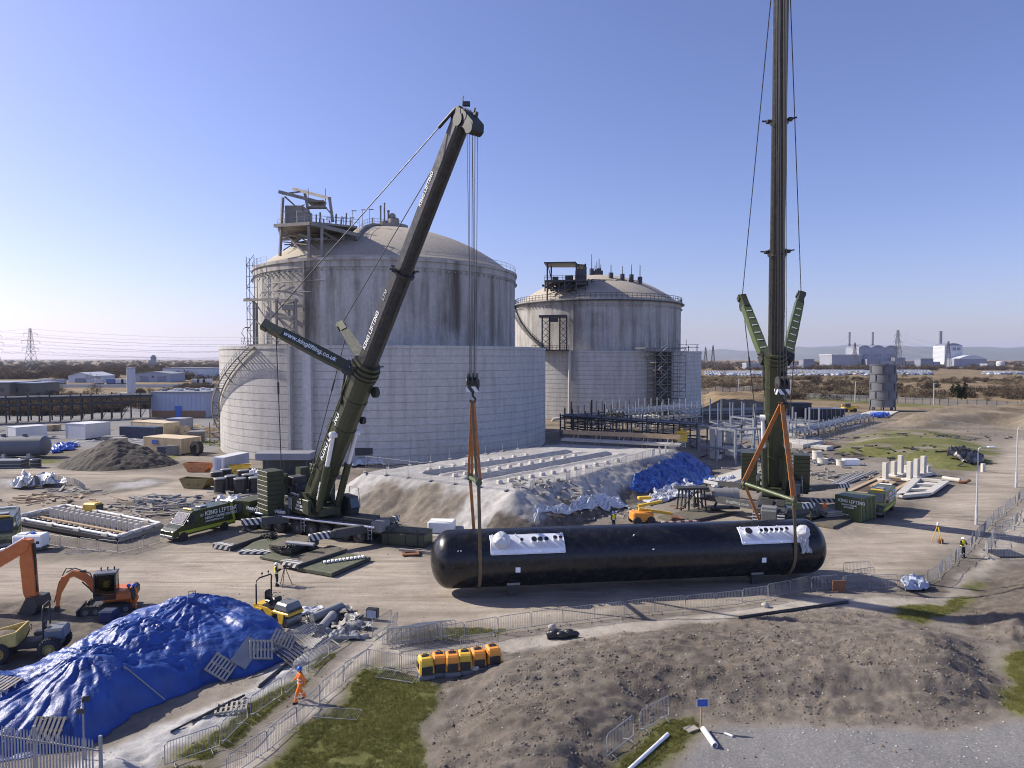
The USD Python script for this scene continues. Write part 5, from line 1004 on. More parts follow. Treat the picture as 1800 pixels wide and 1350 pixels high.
def mesh_panel_build(loc, rz, label, group):
    t = Thing('mesh_fence_panel', label, 'fence panel', loc, rz, group); w, h = 1.72, 2.0
    t.add('frame', M().path([(-w, 0, 0.12), (-w, 0, h), (w, 0, h), (w, 0, 0.12)], 0.022, 5, True), 'galv')
    m = M()
    for x in np.linspace(-w, w, 16)[1:-1]: m.tube((x, 0, 0.12), (x, 0, h), 0.005, n=3, cap=False)
    for z in np.linspace(0.12, h, 7)[1:-1]: m.tube((-w, 0, z), (w, 0, z), 0.005, n=3, cap=False)
    t.add('wire_mesh', m, 'galv', kind='stuff')
    t.add('foot_block', M().cbox((-w, 0, 0.07), (0.22, 0.65, 0.14), 0.02), 'plastic_grey'); t.add('foot_block', M().cbox((w, 0.02, 0.07), (0.2, 0.6, 0.13), 0.02), 'plastic_grey')
    return t
mesh_panel = placer(mesh_panel_build)
def mesh_row(pts, label, group, z=None, step=3.5):
    for m, a, L in rows(pts, step): mesh_panel((m[0], m[1], ground(m[0], m[1]) if z is None else z), a, label, group)

# ------------------------------------------------------------------ the raised pale pad
PF, PR_, PB, PL = np.array([0, 69.5]), np.array([25.5, 103.0]), np.array([8.3, 110.5]), np.array([-17.9, 81.5])
PADQ = [PF, PR_, PB, PL]; PADH = 3.5
TR = [((-9.7, 80.2), (9.1, 99.6)), ((-4.5, 76.5), (14.7, 97.9))]
def padh(P, rough=True):
    P = np.atleast_2d(np.asarray(P, float)); s = sdist(P, PADQ); s = np.where(s < -100, -20, s); p3 = np.c_[P, 0 * s]
    e = fbm(p3 * 0.25, 3, 21) - 0.5
    h = PADH * (1 - np.clip((-s + e * 1.6) / 5.2, 0, 1)); h = np.where(s > 0.3, PADH, h)
    out = sstep(0.4, -0.8, s) * sstep(-8, -3, s)
    h = h + out * (0.55 * (fbm(p3 * 0.7, 4, 22) - 0.5) + 0.25 * (fbm(p3 * 2.2, 3, 23) - 0.5)) + (fbm(p3 * 0.8, 4, 24) - 0.5) * 0.16
    for a, b in TR:
        a, b = np.array(a), np.array(b); d = unit(b - a); n = np.array([-d[1], d[0]]); L = np.linalg.norm(b - a)
        u, w = (P - a) @ d, np.abs((P - a) @ n); ins = sstep(0.0, 0.5, u) * sstep(L + 1.2, L, u)
        h = h - 1.25 * ins * sstep(1.3, 1.0, w) + 0.22 * ins * sstep(2.2, 1.5, w) * sstep(0.9, 1.5, w)
    return np.where(s > -9, np.maximum(h, -0.4), -0.6)
g_ = np.arange(-30, 40, 0.3); h_ = np.arange(60, 122, 0.3); ax_, ay_ = np.meshgrid(g_, h_); PP = np.stack([ax_.ravel(), ay_.ravel()], 1); ps = sdist(PP, PADQ); ps = np.where(ps < -100, -20, ps)
pz = padh(PP); nn = len(g_); i = (np.arange(len(h_) - 1)[:, None] * nn + np.arange(nn - 1)[None]).ravel()
FP = np.vstack([np.stack([i, i + 1, i + nn + 1], 1), np.stack([i, i + nn + 1, i + nn], 1)]); FP = FP[(ps[FP] > -8.5).all(1)]
us, inv = np.unique(FP, return_inverse=True); Pq, sq = PP[us], ps[us]; p3 = np.c_[Pq, 0 * sq]; nz = fbm(p3 * 0.35, 4, 31)
dirL = unit(PL - PF); along = (Pq - PF) @ dirL; perpL = (Pq - PF) @ np.array([-dirL[1], dirL[0]])   # front-left face is brown earth away from the corner
brown = sstep(4.0, 4.8, along + (nz - 0.5) * 5) * sstep(-0.3, -1.5, sq + (nz - 0.5) * 3) * (perpL > -20) * sstep(20.5, 16.5, along)
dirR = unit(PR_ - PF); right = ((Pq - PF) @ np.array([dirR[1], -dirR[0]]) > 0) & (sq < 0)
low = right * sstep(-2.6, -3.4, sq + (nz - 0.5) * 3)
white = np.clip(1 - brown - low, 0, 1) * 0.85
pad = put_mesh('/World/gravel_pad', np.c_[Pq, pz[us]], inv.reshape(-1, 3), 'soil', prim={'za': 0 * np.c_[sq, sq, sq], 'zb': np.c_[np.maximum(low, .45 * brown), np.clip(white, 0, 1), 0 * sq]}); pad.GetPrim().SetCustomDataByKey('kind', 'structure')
pw = Thing('retaining_wall', 'pale low concrete wall along the back edge of the raised gravel pad', 'wall', (*((PB + PR_) / 2), 3.2))
d = PR_ - PB; nseg = 8
for k in range(nseg):
    a, b = PB + d * k / nseg, PB + d * (k + 1) / nseg; a = a + unit(d) * 0.03
    pw.add('panel', M().bar((*a, 4.1), (*b, 4.1), 2.2, 0.3).xf(t=-pw.loc), 'precast_white')
pw.add('timber_capping', M().bar((*PB, 5.28), (*PR_, 5.28), 0.14, 0.7).xf(t=-pw.loc), 'timber')
for k in range(5): a = PB + d * (0.1 + 0.2 * k) + np.array([-0.4, -0.9]); pw.add('prop', M().bar((*a, 3.4), (a[0] + 0.4, a[1] + 0.8, 5.0), 0.1).bar((a[0] + .7, a[1], 3.4), (a[0] + 1.1, a[1] + 0.8, 5.0), 0.1).xf(t=-pw.loc), 'timber')
def block_build(loc, rz, label, group):
    t = Thing('concrete_block', label, 'concrete block', loc, rz, group); t.add('block', M().cbox((0, 0, 0.22), (0.7, 0.5, 0.44), 0.05, top=(0.06, 0.04)), 'precast'); t.add('lifting_loop', M().path([(-0.12, 0, 0.42), (-0.1, 0, 0.55), (0.1, 0, 0.55), (0.12, 0, 0.42)], 0.02, 5), 'rust'); return t
block = placer(block_build)
r = random.Random(4)
for nm, a, b, n in (('row nearest the vessel', (878, 850), (1085, 812), 12), ('row between the two troughs', (800, 838), (1010, 803), 12), ('row behind the far trough', (755, 828), (925, 802), 9)):
    for k in range(n):
        f = k / (n - 1); p = G(a[0] + (b[0] - a[0]) * f, a[1] + (b[1] - a[1]) * f, PADH); block((p[0], p[1], PADH - 0.05), 0.8 + r.uniform(-0.15, 0.15), 'small concrete block on the pale pad, in the ' + nm, 'concrete blocks on the pad, ' + nm)
barrier_row([(898, 872), (960, 857), (1060, 829), (1150, 803), (1203, 786)], 'crowd barrier standing along the right edge of the pale pad', 'barriers along the right edge of the pad', up=PADH - 0.02, jit=0.5, seed=2)
mesh_row([PF + [-0.6, 0.6], PL + [0.4, -0.2]], 'tall mesh fence panel along the front left edge of the pale pad', 'mesh panels along the front left of the pad', z=PADH)
mesh_row([PL + [0.2, 0.3], PB + [-0.4, -0.3]], 'tall mesh fence panel along the back edge of the pale pad, before the tank', 'mesh panels along the back of the pad', z=PADH)
def on_pad(px, py):
    r0 = ray(px, py); t = 55.0
    while t < 120:
        p = np.array([0, 0, CAMZ]) + r0 * t
        if p[2] < max(float(padh([p[:2]])[0]), 0): return p
        t += 0.25
    return G(px, py)
for k, (q, am) in enumerate(((((1107, 864), (1262, 846), (1240, 812), (1118, 838)), .28), (((1105, 868), (1165, 862), (1160, 836), (1112, 840)), .25))): crumple('blue_tarpaulin', ('large crumpled blue tarpaulin dumped on the shaded right slope of the pale pad', 'left lobe of blue tarpaulin hanging down the pad slope')[k], 'tarpaulin', [on_pad(*z) for z in q], padh, 'tarp', am, 0.75, 64, 3 + k)
for k, q in enumerate((((1140, 892), (1232, 868), (1215, 848), (1135, 872)), ((935, 922), (1105, 893), (1090, 872), (945, 902)))): crumple('white_sheeting', ('torn white plastic sheeting below the blue tarpaulin on the pad slope', 'long strip of torn white sheeting near the front foot of the pad slope')[k], 'plastic sheet', [on_pad(*z) for z in q], padh, 'white_sheet', .42, 1.25, 46, 5 + k)
crumple('white_sheeting', 'grey white sheet flapped over rubble beside the left end of the steel frame', 'plastic sheet', [G(1255, 848, 0.8), G(1300, 842, 0.8), G(1290, 822, 1.5), G(1245, 828, 1.5)], padh, 'white_sheet', 0.5, 1.2, 30, 14)
m = M(); rr = random.Random(9)
for k in range(110):
    p = G(900 + rr.random() * 250, 908 - rr.random() * 20, 0.5); z = float(padh([p[:2]])[0]); m.box((p[0], p[1], z + 0.1), (rr.uniform(0.2, 1.1), rr.uniform(0.1, 0.3), rr.uniform(0.05, 0.25)), rotz(rr.uniform(0, 3)) @ rotx(rr.uniform(-.5, .5)))
one('broken_boards', m, 'timber_old', 'pale broken boards and wrappers scattered at the foot of the pad slope', 'rubble', kind='stuff')
p = G(918, 903, 0.8); one('marker_post', M().bar((p[0], p[1], 0.3), (p[0] + 1.2, p[1], 1.5), 0.16), 'machine_yellow', 'short yellow plank lying on rubble at the corner of the pad', 'plank')

# ------------------------------------------------------------------ steelwork behind the pad
def frame_rack(name, label, cat, a, b, depth, cols, levels, hpost, mat, w=0.28, ext=0.0, pipes=0, brace=True, group=None):
    """a steel frame: two lines of columns from a to b, DEPTH apart, beams at LEVELS"""
    a, b = np.asarray(a[:2], float), np.asarray(b[:2], float); d = unit(b - a); n = np.array([-d[1], d[0]]); c = (a + b) / 2
    t = Thing(name, label, cat, (c[0], c[1], 0), math.atan2(d[1], d[0]), group); Lh = np.linalg.norm(b - a) / 2; rng = random.Random(int(abs(a[0] * 7 + a[1])))
    xs = np.linspace(-Lh, Lh, cols)
    for y in (0, depth):
        for x in xs: t.add('column', M().box((x, y, (hpost + 0) / 2 + ext * rng.random() / 2), (w, w, hpost + ext * rng.random())), mat)
        for z in levels: t.add('beam', M().box((0, y, z), (2 * Lh + w + 0.02, w * 0.7, w)), mat)
    for z in levels:
        for x in xs: t.add('cross_beam', M().box((x, depth / 2, z + 0.012), (w * 0.7, depth - w * 0.7 - 0.02, w * 0.9)), mat)
    if brace:
        for k in range(0, cols - 1, 2): t.add('brace', M().bar((xs[k], -0.02, 0.2), (xs[k + 1], -0.02, levels[0]), w * 0.45), mat)
    for k in range(pipes): y = depth * (k + 0.7) / (pipes + 0.5); t.add('pipe', M().tube((-Lh - 0.6, y, levels[-1] + w + 0.12), (Lh + 0.6, y, levels[-1] + w + 0.12), 0.16 + 0.1 * (k % 3), n=8), 'galv_dark' if k % 2 else mat)
    if mat in ('steel_new', 'steel_dark') and cols > 2:
        m = M()
        for k in range(cols * 7):
            x, y, z = rng.uniform(-Lh, Lh), rng.uniform(0, depth), rng.uniform(.3, levels[-1] + .8); q = rng.choice(((1.6, .1, .1), (.1, 1.6, .1), (.09, .09, 1.3), (2.6, .08, .08), (.5, .5, .4)))
            m.box((x, y, z), q)
        t.add('fittings', m, rng.choice(('galv_dark', 'steel_new', 'steel_dark')), kind='stuff')
    return t
frame_rack('steel_structure', 'tall two storey galvanised steel frame behind the right corner of the pad', 'steel structure', G(1228, 806), G(1292, 818), 5.5, 3, [2.3, 5.6], 5.7, 'steel_new', 0.3)
frame_rack('steel_structure', 'galvanised steel frame right behind the tall two storey one', 'steel structure', G(1285, 790), G(1325, 798), 5.0, 2, [2.6, 6.2], 6.3, 'steel_new', 0.3)
frame_rack('steel_rack', 'long low steel pipe rack just behind the white wall of the pad', 'pipe rack', G(985, 768), G(1225, 790), 4.5, 10, [2.0, 4.2], 4.4, 'steel_dark', 0.22, 1.8, 4)
frame_rack('steel_rack', 'forest of dark uprights in front of the far tank, left part of the rack', 'pipe rack', G(1040, 765), G(1105, 757), 8, 7, [2.2, 3.6], 5.2, 'steel_dark', 0.25, 3, 3)
frame_rack('steel_rack', 'pale rack with many uprights in front of the scaffolded tank', 'pipe rack', G(1105, 762), G(1235, 748), 7, 13, [2.4, 4.6], 5.4, 'steel_new', 0.17, 2.6, 6)
frame_rack('steel_rack', 'galvanised rack with crosspieces left of the right crane boom', 'pipe rack', G(1262, 772), G(1345, 772), 6, 5, [3.2], 6.5, 'steel_new', 0.28, 2.5, 1)
frame_rack('steel_rack', 'galvanised rack right of the right crane boom by the concrete footing', 'pipe rack', G(1375, 768), G(1422, 772), 5, 3, [3.5], 5.4, 'steel_new', 0.3, 1.5, 0)
frame_rack('steel_rack', 'low receding pipe rack leading to the grey banded tower', 'pipe rack', G(1415, 775), G(1535, 742), 4, 14, [1.6], 2.2, 'steel_new', 0.2, 0.6, 5)
frame_rack('welded_cage', 'small white welded cage on the rack before the far tank', 'steel structure', G(1115, 752), G(1132, 752), 2.5, 3, [0.6, 1.6, 2.8], 3.0, 'white_paint', 0.14, brace=False)
frame_rack('welded_cage', 'second white welded cage right of the small one on the rack', 'steel structure', G(1138, 752), G(1158, 751), 2.5, 3, [0.8, 2.9], 3.2, 'white_paint', 0.14, brace=False)
for px, py in ((1258, 806), (1285, 800)): p = G(px, py); one('concrete_pier', M().cyl((p[0], p[1], 0), 1.0, 5.0, 20, b=0.05), 'precast', 'round grey concrete pier inside the steel frame, ' + ('left' if px < 1270 else 'right') + ' of two', 'pier')
p = G(1198, 770, 4.4); one('valve_group', M().cbox(p, (1.6, 1.2, 1.2), 0.1).tube(p + [-1, 0, 0.9], p + [1.2, 0, 0.9], 0.25).tube(p, p + [0, 0, 1.6], 0.2), 'machine_yellow', 'small rusty yellow valve group on the rack corner', 'valve')
for k, (px, c0, w_) in enumerate((((1420, 785), 'long pale concrete plinth under the receding rack', (9, 2.2, 0.9)), ((1445, 790), 'square pale concrete footing below the rack, in front', (3, 3, 0.7)), ((1490, 752), 'thin pale concrete strip beside the rack', (14, 1.4, 0.5)))):
    p = G(*px); one('concrete_footing', M().cbox((p[0], p[1], w_[2] / 2), w_, 0.05, rotz(0.75)), 'precast_white', c0, 'footing')
p = G(1400, 790); slab('rust_tray', 'shallow brown rusty tray on the ground right of the crane', 'tray', [(1410, 785), (1452, 776), (1478, 783), (1432, 793)], 0, 0.25, 'rust_dark')
slab('concrete_slab', 'pale concrete slab in front of the tall steel frame', 'slab', [(1262, 836), (1310, 822), (1335, 830), (1280, 850)], 0.0, 0.35, 'precast_white')
slab('concrete_slab', 'bright concrete slab beside the boom foot, below the rack', 'slab', [(1378, 772), (1420, 765), (1445, 770), (1405, 780)], 0, 0.3, 'precast_white')
slab('concrete_slab', 'bright concrete apron under the banded tower', 'slab', [(1500, 730), (1530, 722), (1580, 722), (1560, 732)], 0, 0.3, 'precast_white')
# dark retaining wall beyond the rack
a, b = G(1236, 735), G(1345, 732); t = Thing('retaining_wall', 'dark low retaining wall at the foot of the earth bank right of the far tank', 'wall', (a + b) / 2); t.world = True
t.add('wall', M().bar(a + [0, 0, 1.0], b + [0, 0, 1.0], 2.6, 0.4), 'steel_black'); t.add('capping', M().bar(a + [0, -.1, 2.36], b + [0, -.1, 2.36], 0.12, 0.7), 'galv')
def storage_cage(px, w, h, dpt, label, mat, bars=True):
    p = G(*px); t = Thing('storage_cage', label, 'storage cage', p)
    t.add('body', M().cbox((0, dpt / 2, h / 2), (w, dpt, h - 0.1), 0.06), mat)
    if bars:
        for x in np.linspace(-w / 2, w / 2, 9): t.add('upright', M().box((x, -0.08, h / 2), (0.16, 0.12, h)), 'steel_new')
    t.add('roof', M().box((0, dpt / 2 - 0.1, h + 0.06), (w + 0.4, dpt + 0.6, 0.14)), 'steel_new' if bars else mat)
storage_cage((1410, 735), 5.4, 4.2, 4, 'tall black stack of crates behind the steel rack', 'steel_black', False)
storage_cage((1453, 737), 10, 2.9, 4, 'dark storage cage with pale roof and uprights behind the rack', 'steel_black')
# grey banded tower
bt = G(1551, 722); tw = Thing('banded_tower', 'grey cylindrical steel tower built of five banded rings on short legs', 'tower', bt); rad = 3.9; zb = 1.3; hr = (15.2 - zb) / 5
for k in range(5):
    z = zb + k * hr; tw.add('ring', M().lathe([(rad, z + 0.02), (rad, z + hr - 0.35), (rad + 0.18, z + hr - 0.3), (rad + 0.18, z + hr - 0.02), (rad - 0.4, z + hr - 0.02)], 48, sharp=30), 'tower_grey')
    for j in range(6): a = j * math.pi / 3 + k * 0.52; tw.add('stiffener', M().box((rad * math.cos(a) + 0.1 * math.cos(a), rad * math.sin(a) + 0.1 * math.sin(a), z + hr / 2 - 0.2), (0.3, 0.22, hr - 0.6), rotz(a)), 'steel_dark')
tw.add('lid', M().cyl((0, 0, zb + 5 * hr - 0.3), rad - 0.1, 0.2, 40), 'steel_dark')
for j in range(8): a = j * math.pi / 4 + 0.2; tw.add('leg', M().box((rad * 0.95 * math.cos(a), rad * 0.95 * math.sin(a), 0.66), (0.35, 0.35, 1.32), rotz(a)), 'steel_dark')
# telehandler seen small
p = G(1492, 724); th = Thing('telehandler', 'small yellow telehandler parked beyond the rack, left of the banded tower', 'telehandler', p, 0.1)
th.add('body', M().cbox((0, 0, 1.1), (4.6, 1.9, 0.9), 0.15), 'machine_yellow'); th.add('cab', M().cbox((-0.6, -0.4, 2.1), (1.5, 1.0, 1.3), 0.12), 'glass_dark'); th.add('boom', M().bar((-2.2, 0.5, 2.2), (3.6, 0.5, 1.5), 0.4), 'machine_yellow')
for x in (-1.5, 1.5):
    for y in (-1, 1): th.add('wheel', M().cyl((0, 0, -0.2), 0.6, 0.4, 16, b=0.06).xf(frame([0, 1, 0]), (x, y, 0.6)), 'rubber')

# ------------------------------------------------------------------ mats and gear round the left crane
def crane_mat(a, b, w, z0, th, label, striped=(1, 0), group=None, mat='mat_top'):
    """a long steel mat from pixel a to pixel b (middle line)"""
    a, b = G(*a, z0 + th), G(*b, z0 + th); d = unit((b - a) * [1, 1, 0]); L = np.linalg.norm(b - a); c = (a + b) / 2
    t = Thing('crane_mat', label, 'crane mat', (c[0], c[1], z0), math.atan2(d[1], d[0]), group)
    t.add('deck', M().cbox((0, 0, th / 2), (L, w, th), 0.025), mat); t.add('side_channel', M().box((0, -w / 2 - 0.02, th * 0.45), (L * 0.98, 0.05, th * 0.55)), 'steel_black')
    for s, x in zip(striped, (-L / 2 + 0.35, L / 2 - 0.35)):
        if s: t.add('stripe_plate', M().box((x, 0, th + 0.012), (0.62, w * 0.98, 0.02)).box((math.copysign(L / 2 + 0.012, x), 0, th / 2), (0.02, w * 0.98, th * 0.9)), 'hazard')
    for y in (-w / 3, w / 3): t.add('lifting_eye', M().path([(L / 2 - 0.6, y - 0.1, th), (L / 2 - 0.6, y - 0.08, th + 0.14), (L / 2 - 0.6, y + 0.08, th + 0.14), (L / 2 - 0.6, y + 0.1, th)], 0.025, 5), 'black_steel')
    return t
crane_mat((389, 958), (470, 932), 2.1, 0.04, 0.42, 'long green crane mat under the leftmost outrigger foot, striped near end')
crane_mat((450, 970), (488, 944), 3.2, 0.04, 0.2, 'wide flat green mat right of the leftmost outrigger, black striped edge', mat='mat_green')
crane_mat((508, 989), (596, 961), 2.1, 0.24, 0.36, 'long crane mat under the middle outrigger, white striped near end')
crane_mat((478, 982), (545, 960), 3.0, 0.03, 0.2, 'low green base mat under the stacked mats', (0, 0), mat='mat_green')
fm = crane_mat((552, 1002), (622, 974), 3.6, 0.03, 0.3, 'broad pale green mat nearest the cameraman with a white ladder on it', (0, 0), mat='mat_green')
for k in range(4): crane_mat((492, 968 - k * 3), (542, 951 - k * 3), 2.5, 0.23 + k * 0.24, 0.18, ('bottom', 'second', 'third', 'topmost')[k] + ' green mat in the stack of four before the crane', (0, 0))
crane_mat((672, 936), (724, 926), 2.6, 0.04, 0.32, 'dark green mat under the right outrigger foot of the left crane', (0, 0))
ld = Thing('white_ladder', 'short white toothed rack lying on the broad pale green mat', 'ladder rack', G(605, 985, 0.36), 0.5)
ld.add('rail', M().box((0, 0.25, 0.06), (3.6, 0.14, 0.12)), 'mat_green')
for k in range(11): ld.add('tooth', M().cbox((-1.6 + k * 0.32, 0, 0.1), (0.2, 0.36, 0.16), 0.02), 'white_letter')
p = G(716, 955); gx_ = Thing('steel_box_stack', 'dark green steel ballast frame beside the black vessel end', 'ballast frame', p, -0.25)
gx_.add('body', M().cbox((0, 0, 0.6), (4.2, 2.2, 1.1), 0.06), 'crane_green'); gx_.add('top_plate', M().box((0.2, 0.2, 1.22), (3.8, 1.8, 0.12)), 'mat_green')
for x in (-1.5, 0.2, 1.4): gx_.add('lug', M().prism([(-0.15, 0), (0.15, 0), (0.08, 0.4), (-0.08, 0.4)], -0.05, 0.05, SIDE, (x, -1.0, 1.2)), 'dark_machinery'); gx_.add('rib', M().box((x, -1.12, 0.55), (0.12, 0.08, 0.9)), 'dark_machinery')
p = G(722, 975); one('rusty_plate', M().cbox((p[0], p[1], 0.1), (1.5, 1.0, 0.12), 0.03, rotz(0.2)).tube((p[0] - .5, p[1], .2), (p[0] + .4, p[1] + .2, .2), 0.07), 'rust', 'small rusty orange steel plate on the ground left of the vessel', 'plate')
one('timber_beam', M().bar(G(702, 968) + [0, 0, .1], G(757, 973) + [0, 0, .1], 0.2), 'timber_old', 'grey timber beam lying behind the rusty plate', 'beam')
for k, (px, py, z, lab) in enumerate(((472, 945, 0.26, 'black coiled chain heap on the mat by the left outrigger'), (500, 968, 1.05, 'shackles and chains lying on the mat stack'))):
    p = G(px, py, z); rr = random.Random(k); m = M()
    for j in range(26): c = p + [rr.gauss(0, 0.45), rr.gauss(0, 0.35), rr.uniform(0.02, 0.3)]; m.path([c + 0.16 * (rotz(rr.random() * 6) @ rotx(rr.random() * 3)) @ np.array([math.cos(a), math.sin(a), 0]) for a in np.linspace(0, 6, 8)], 0.045, 5)
    one('chain_heap', m, 'black_steel', lab, 'chain', kind='stuff')
p = G(528, 958, 1.1); one('strut_bundle', M().tube(p + [-1.3, .2, .14], p + [1.3, -.5, .14], .14, n=8).tube(p + [-1.3, .5, .14], p + [1.3, -.2, .14], .12, n=8), 'galv', 'grey steel strut lying on top of the mat stack', 'strut')
# gear round the right crane
crane_mat((1178, 912), (1262, 895), 3.4, 0.03, 0.35, 'crane mat with red and white stripes under the left dark outrigger', (0, 0))
one('stripe_board', M().box(G(1196, 920, 0.3), (4.0, 0.12, 0.5), rotz(0.15)), 'hazard_red', 'red and white striped edge board in front of the left mat', 'board')
one('stripe_board', M().box(G(1245, 925, 0.3), (4.2, 0.12, 0.5), rotz(-0.25)), 'hazard_red', 'red and white striped edge board nearer the right crane', 'board')
p = G(1215, 895, 0.4); wd = Thing('winch_stand', 'dark steel winch stand with round drum on the striped mat', 'winch stand', p, 0.1)
for x in (-1.4, -0.5, 0.6, 1.5):
    wd.add('leg', M().bar((x, -0.6, 0), (x * 0.85, -0.5, 2.3), 0.16), 'dark_machinery'); wd.add('leg', M().bar((x, 0.6, 0), (x * 0.85, 0.5, 2.3), 0.16), 'dark_machinery')
wd.add('top_frame', M().box((0, 0, 2.4), (3.6, 1.4, 0.22)), 'dark_machinery'); wd.add('brace', M().bar((-1.4, -0.6, 0.1), (0.5, -0.55, 2.2), 0.1), 'dark_machinery'); wd.add('brace', M().bar((1.5, -0.6, 0.1), (-0.4, -0.55, 2.2), 0.1), 'dark_machinery')
wd.add('drum', M().tube((2.4, -0.2, 1.6), (5.0, -0.6, 1.6), 0.75, n=22).tube((4.4, -0.5, 1.6), (5.1, -0.62, 1.6), 0.82, n=22), 'plastic_grey'); wd.add('drum_cradle', M().bar((2.6, 0, 0.1), (3.2, 0, 1.2), 0.2).bar((4.6, -0.4, 0.1), (4.2, -0.4, 1.2), 0.2).box((3.6, -0.3, 0.2), (3.2, 1.4, 0.2)), 'dark_machinery')
crane_mat((1388, 916), (1450, 902), 2.4, 0.03, 0.3, 'green mat under the light green outrigger of the right crane', (0, 0), mat='mat_green')
crane_mat((1440, 921), (1480, 905), 2.8, 0.03, 0.3, 'mat carrying the pallet of pale timber beside the green container', (0, 0))
one('stripe_board', M().box(G(1448, 880, 0.6), (3.4, 0.14, 0.5), rotz(0.05)), 'hazard', 'black and white striped board behind the orange worker at the container', 'board')
p = G(1460, 906, 0.35); tp = Thing('timber_stack', 'stack of pale timbers on the mat in front of the green container', 'timber stack', p, 0.3)
for k in range(12): tp.add('timber', M().cbox((0.05 * (k % 3), -0.6 + 0.42 * (k % 4), 0.12 + 0.2 * (k // 4)), (2.2, 0.3, 0.17), 0.02, rotz(0.1 * ((k * 7) % 5 - 2) * 0.4)), 'timber_old')
# ------------------------------------------------------------------ vans and containers
def van(loc, rz, label, texts):
    t = Thing('panel_van', label, 'van', loc, rz); W = 0.99
    prof = [(-3.45, 0.55), (3.25, 0.5), (3.42, 0.75), (3.38, 1.05), (2.95, 1.28), (2.35, 1.5), (1.55, 2.45), (1.2, 2.62), (-3.3, 2.7), (-3.45, 2.5)]
    m = M().prism(prof, -W, W, np.stack([[1.0, 0, 0], [0, 0, 1.0], [0, -1.0, 0]], 1))
    t.add('body', m.fn(lambda v: np.c_[v[:, 0], v[:, 1] * (1 - 0.09 * sstep(1.2, 2.7, v[:, 2])), v[:, 2]]), 'van_green')
    wy = lambda z: W * (1 - 0.09 * float(sstep(1.2, 2.7, np.array(z)))) + 0.012
    t.add('windscreen', M().quad((2.31, -0.84, 1.57), (2.31, 0.84, 1.57), (1.58, 0.8, 2.43), (1.58, -0.8, 2.43)).fn(lambda v: v + [0.03, 0, 0.025]), 'glass_dark')
    for sg in (1, -1):
        q = [(1.15, sg * wy(1.55), 1.55), (2.1, sg * wy(1.55), 1.55), (1.55, sg * wy(2.25), 2.2), (1.15, sg * wy(2.25), 2.25)]; t.add('side_window', M().quad(*(q if sg < 0 else q[::-1])), 'glass_dark')
        t.add('lime_stripe', M().bar((-3.4, sg * (W + 0.008), 0.82), (2.8, sg * (W + 0.008), 0.82), 0.02, 0.3, up=(0, 0, 1)).bar((-3.35, sg * (wy(1.6)), 0.9), (-3.05, sg * wy(2.6), 2.6), 0.025, 0.28, up=(1, 0, 0)), 'van_lime')
        t.add('lettering', M().text(texts[0], 0.40, (-0.0 if sg > 0 else -2.7, sg * (wy(2.1) + 0.004), 1.95), (-sg, 0, 0), (0, -sg * 0.06, 1)).text(texts[1], 0.23, (0.0 if sg > 0 else -2.7, sg * (wy(1.7) + 0.004), 1.58), (-sg, 0, 0), (0, -sg * 0.05, 1)).text('www.kinglifting.co.uk', 0.15, (0.0 if sg > 0 else -2.7, sg * (wy(1.4) + 0.004), 1.33), (-sg, 0, 0), (0, 0, 1)), 'white_letter')
        t.add('crest', M().prism([(0, 0), (.3, 0), (.35, .28), (.23, .13), (.15, .34), (.07, .13), (-.05, .28)], 0, .01, np.stack([[-sg, 0, 0], [0, 0, 1.0], [0, sg, 0]], 1), (.5 if sg > 0 else -3.12, sg * (wy(2.0) + .004), 1.95)), 'grey_letter')
        t.add('mirror', M().cbox((1.95, sg * (W + 0.16), 1.72), (0.12, 0.24, 0.36), 0.03), 'plastic_black'); t.add('headlight', M().cbox((3.2, sg * 0.78, 0.98), (0.34, 0.32, 0.22), 0.05), 'chrome')
        for x in (2.35, -2.15): ty, rim = wheel((x, sg * 0.86, 0.36), 0.36, 0.26, np.array([0, sg, 0.0])); w = t.add('wheel', ty, 'rubber'); t.add('rim', rim, 'hub_grey', w)
        for x in (2.35, -2.15): t.add('wheel_arch', M().cyl((0, 0, -0.02), 0.46, 0.04, 20).xf(frame([0, sg, 0]), (x, sg * W, 0.42)), 'plastic_black')
    t.add('grille', M().cbox((3.39, 0, 0.93), (0.06, 1.05, 0.3), 0.02), 'plastic_black'); t.add('bumper', M().cbox((3.38, 0, 0.58), (0.2, 1.9, 0.28), 0.06), 'plastic_grey')
    t.add('light_bar', M().cbox((1.1, 0, 2.72), (0.3, 1.3, 0.14), 0.04), 'machine_yellow'); t.add('roof_hatch', M().cbox((-0.3, 0, 2.74), (0.8, 0.8, 0.12), 0.03), 'galv'); t.add('rear_light_bar', M().cbox((-3.0, 0, 2.78), (0.25, 1.3, 0.12), 0.04), 'white_paint')
    return t
a, b = G(296, 953), G(399, 927); h = a - b
van((*((a + b) / 2)[:2], 0), math.atan2(h[1], h[0]), 'dark green lettered panel van with lime stripe, parked left of the crane', ('KING LIFTING', 'HEAVY CRANE DIVISION'))
van((41.0, 75.6, 0), math.atan2(-.766, -.64), 'dark green panel van behind the green container, seen from its front', ('KING LIFTING', 'HEAVY CRANE DIVISION'))
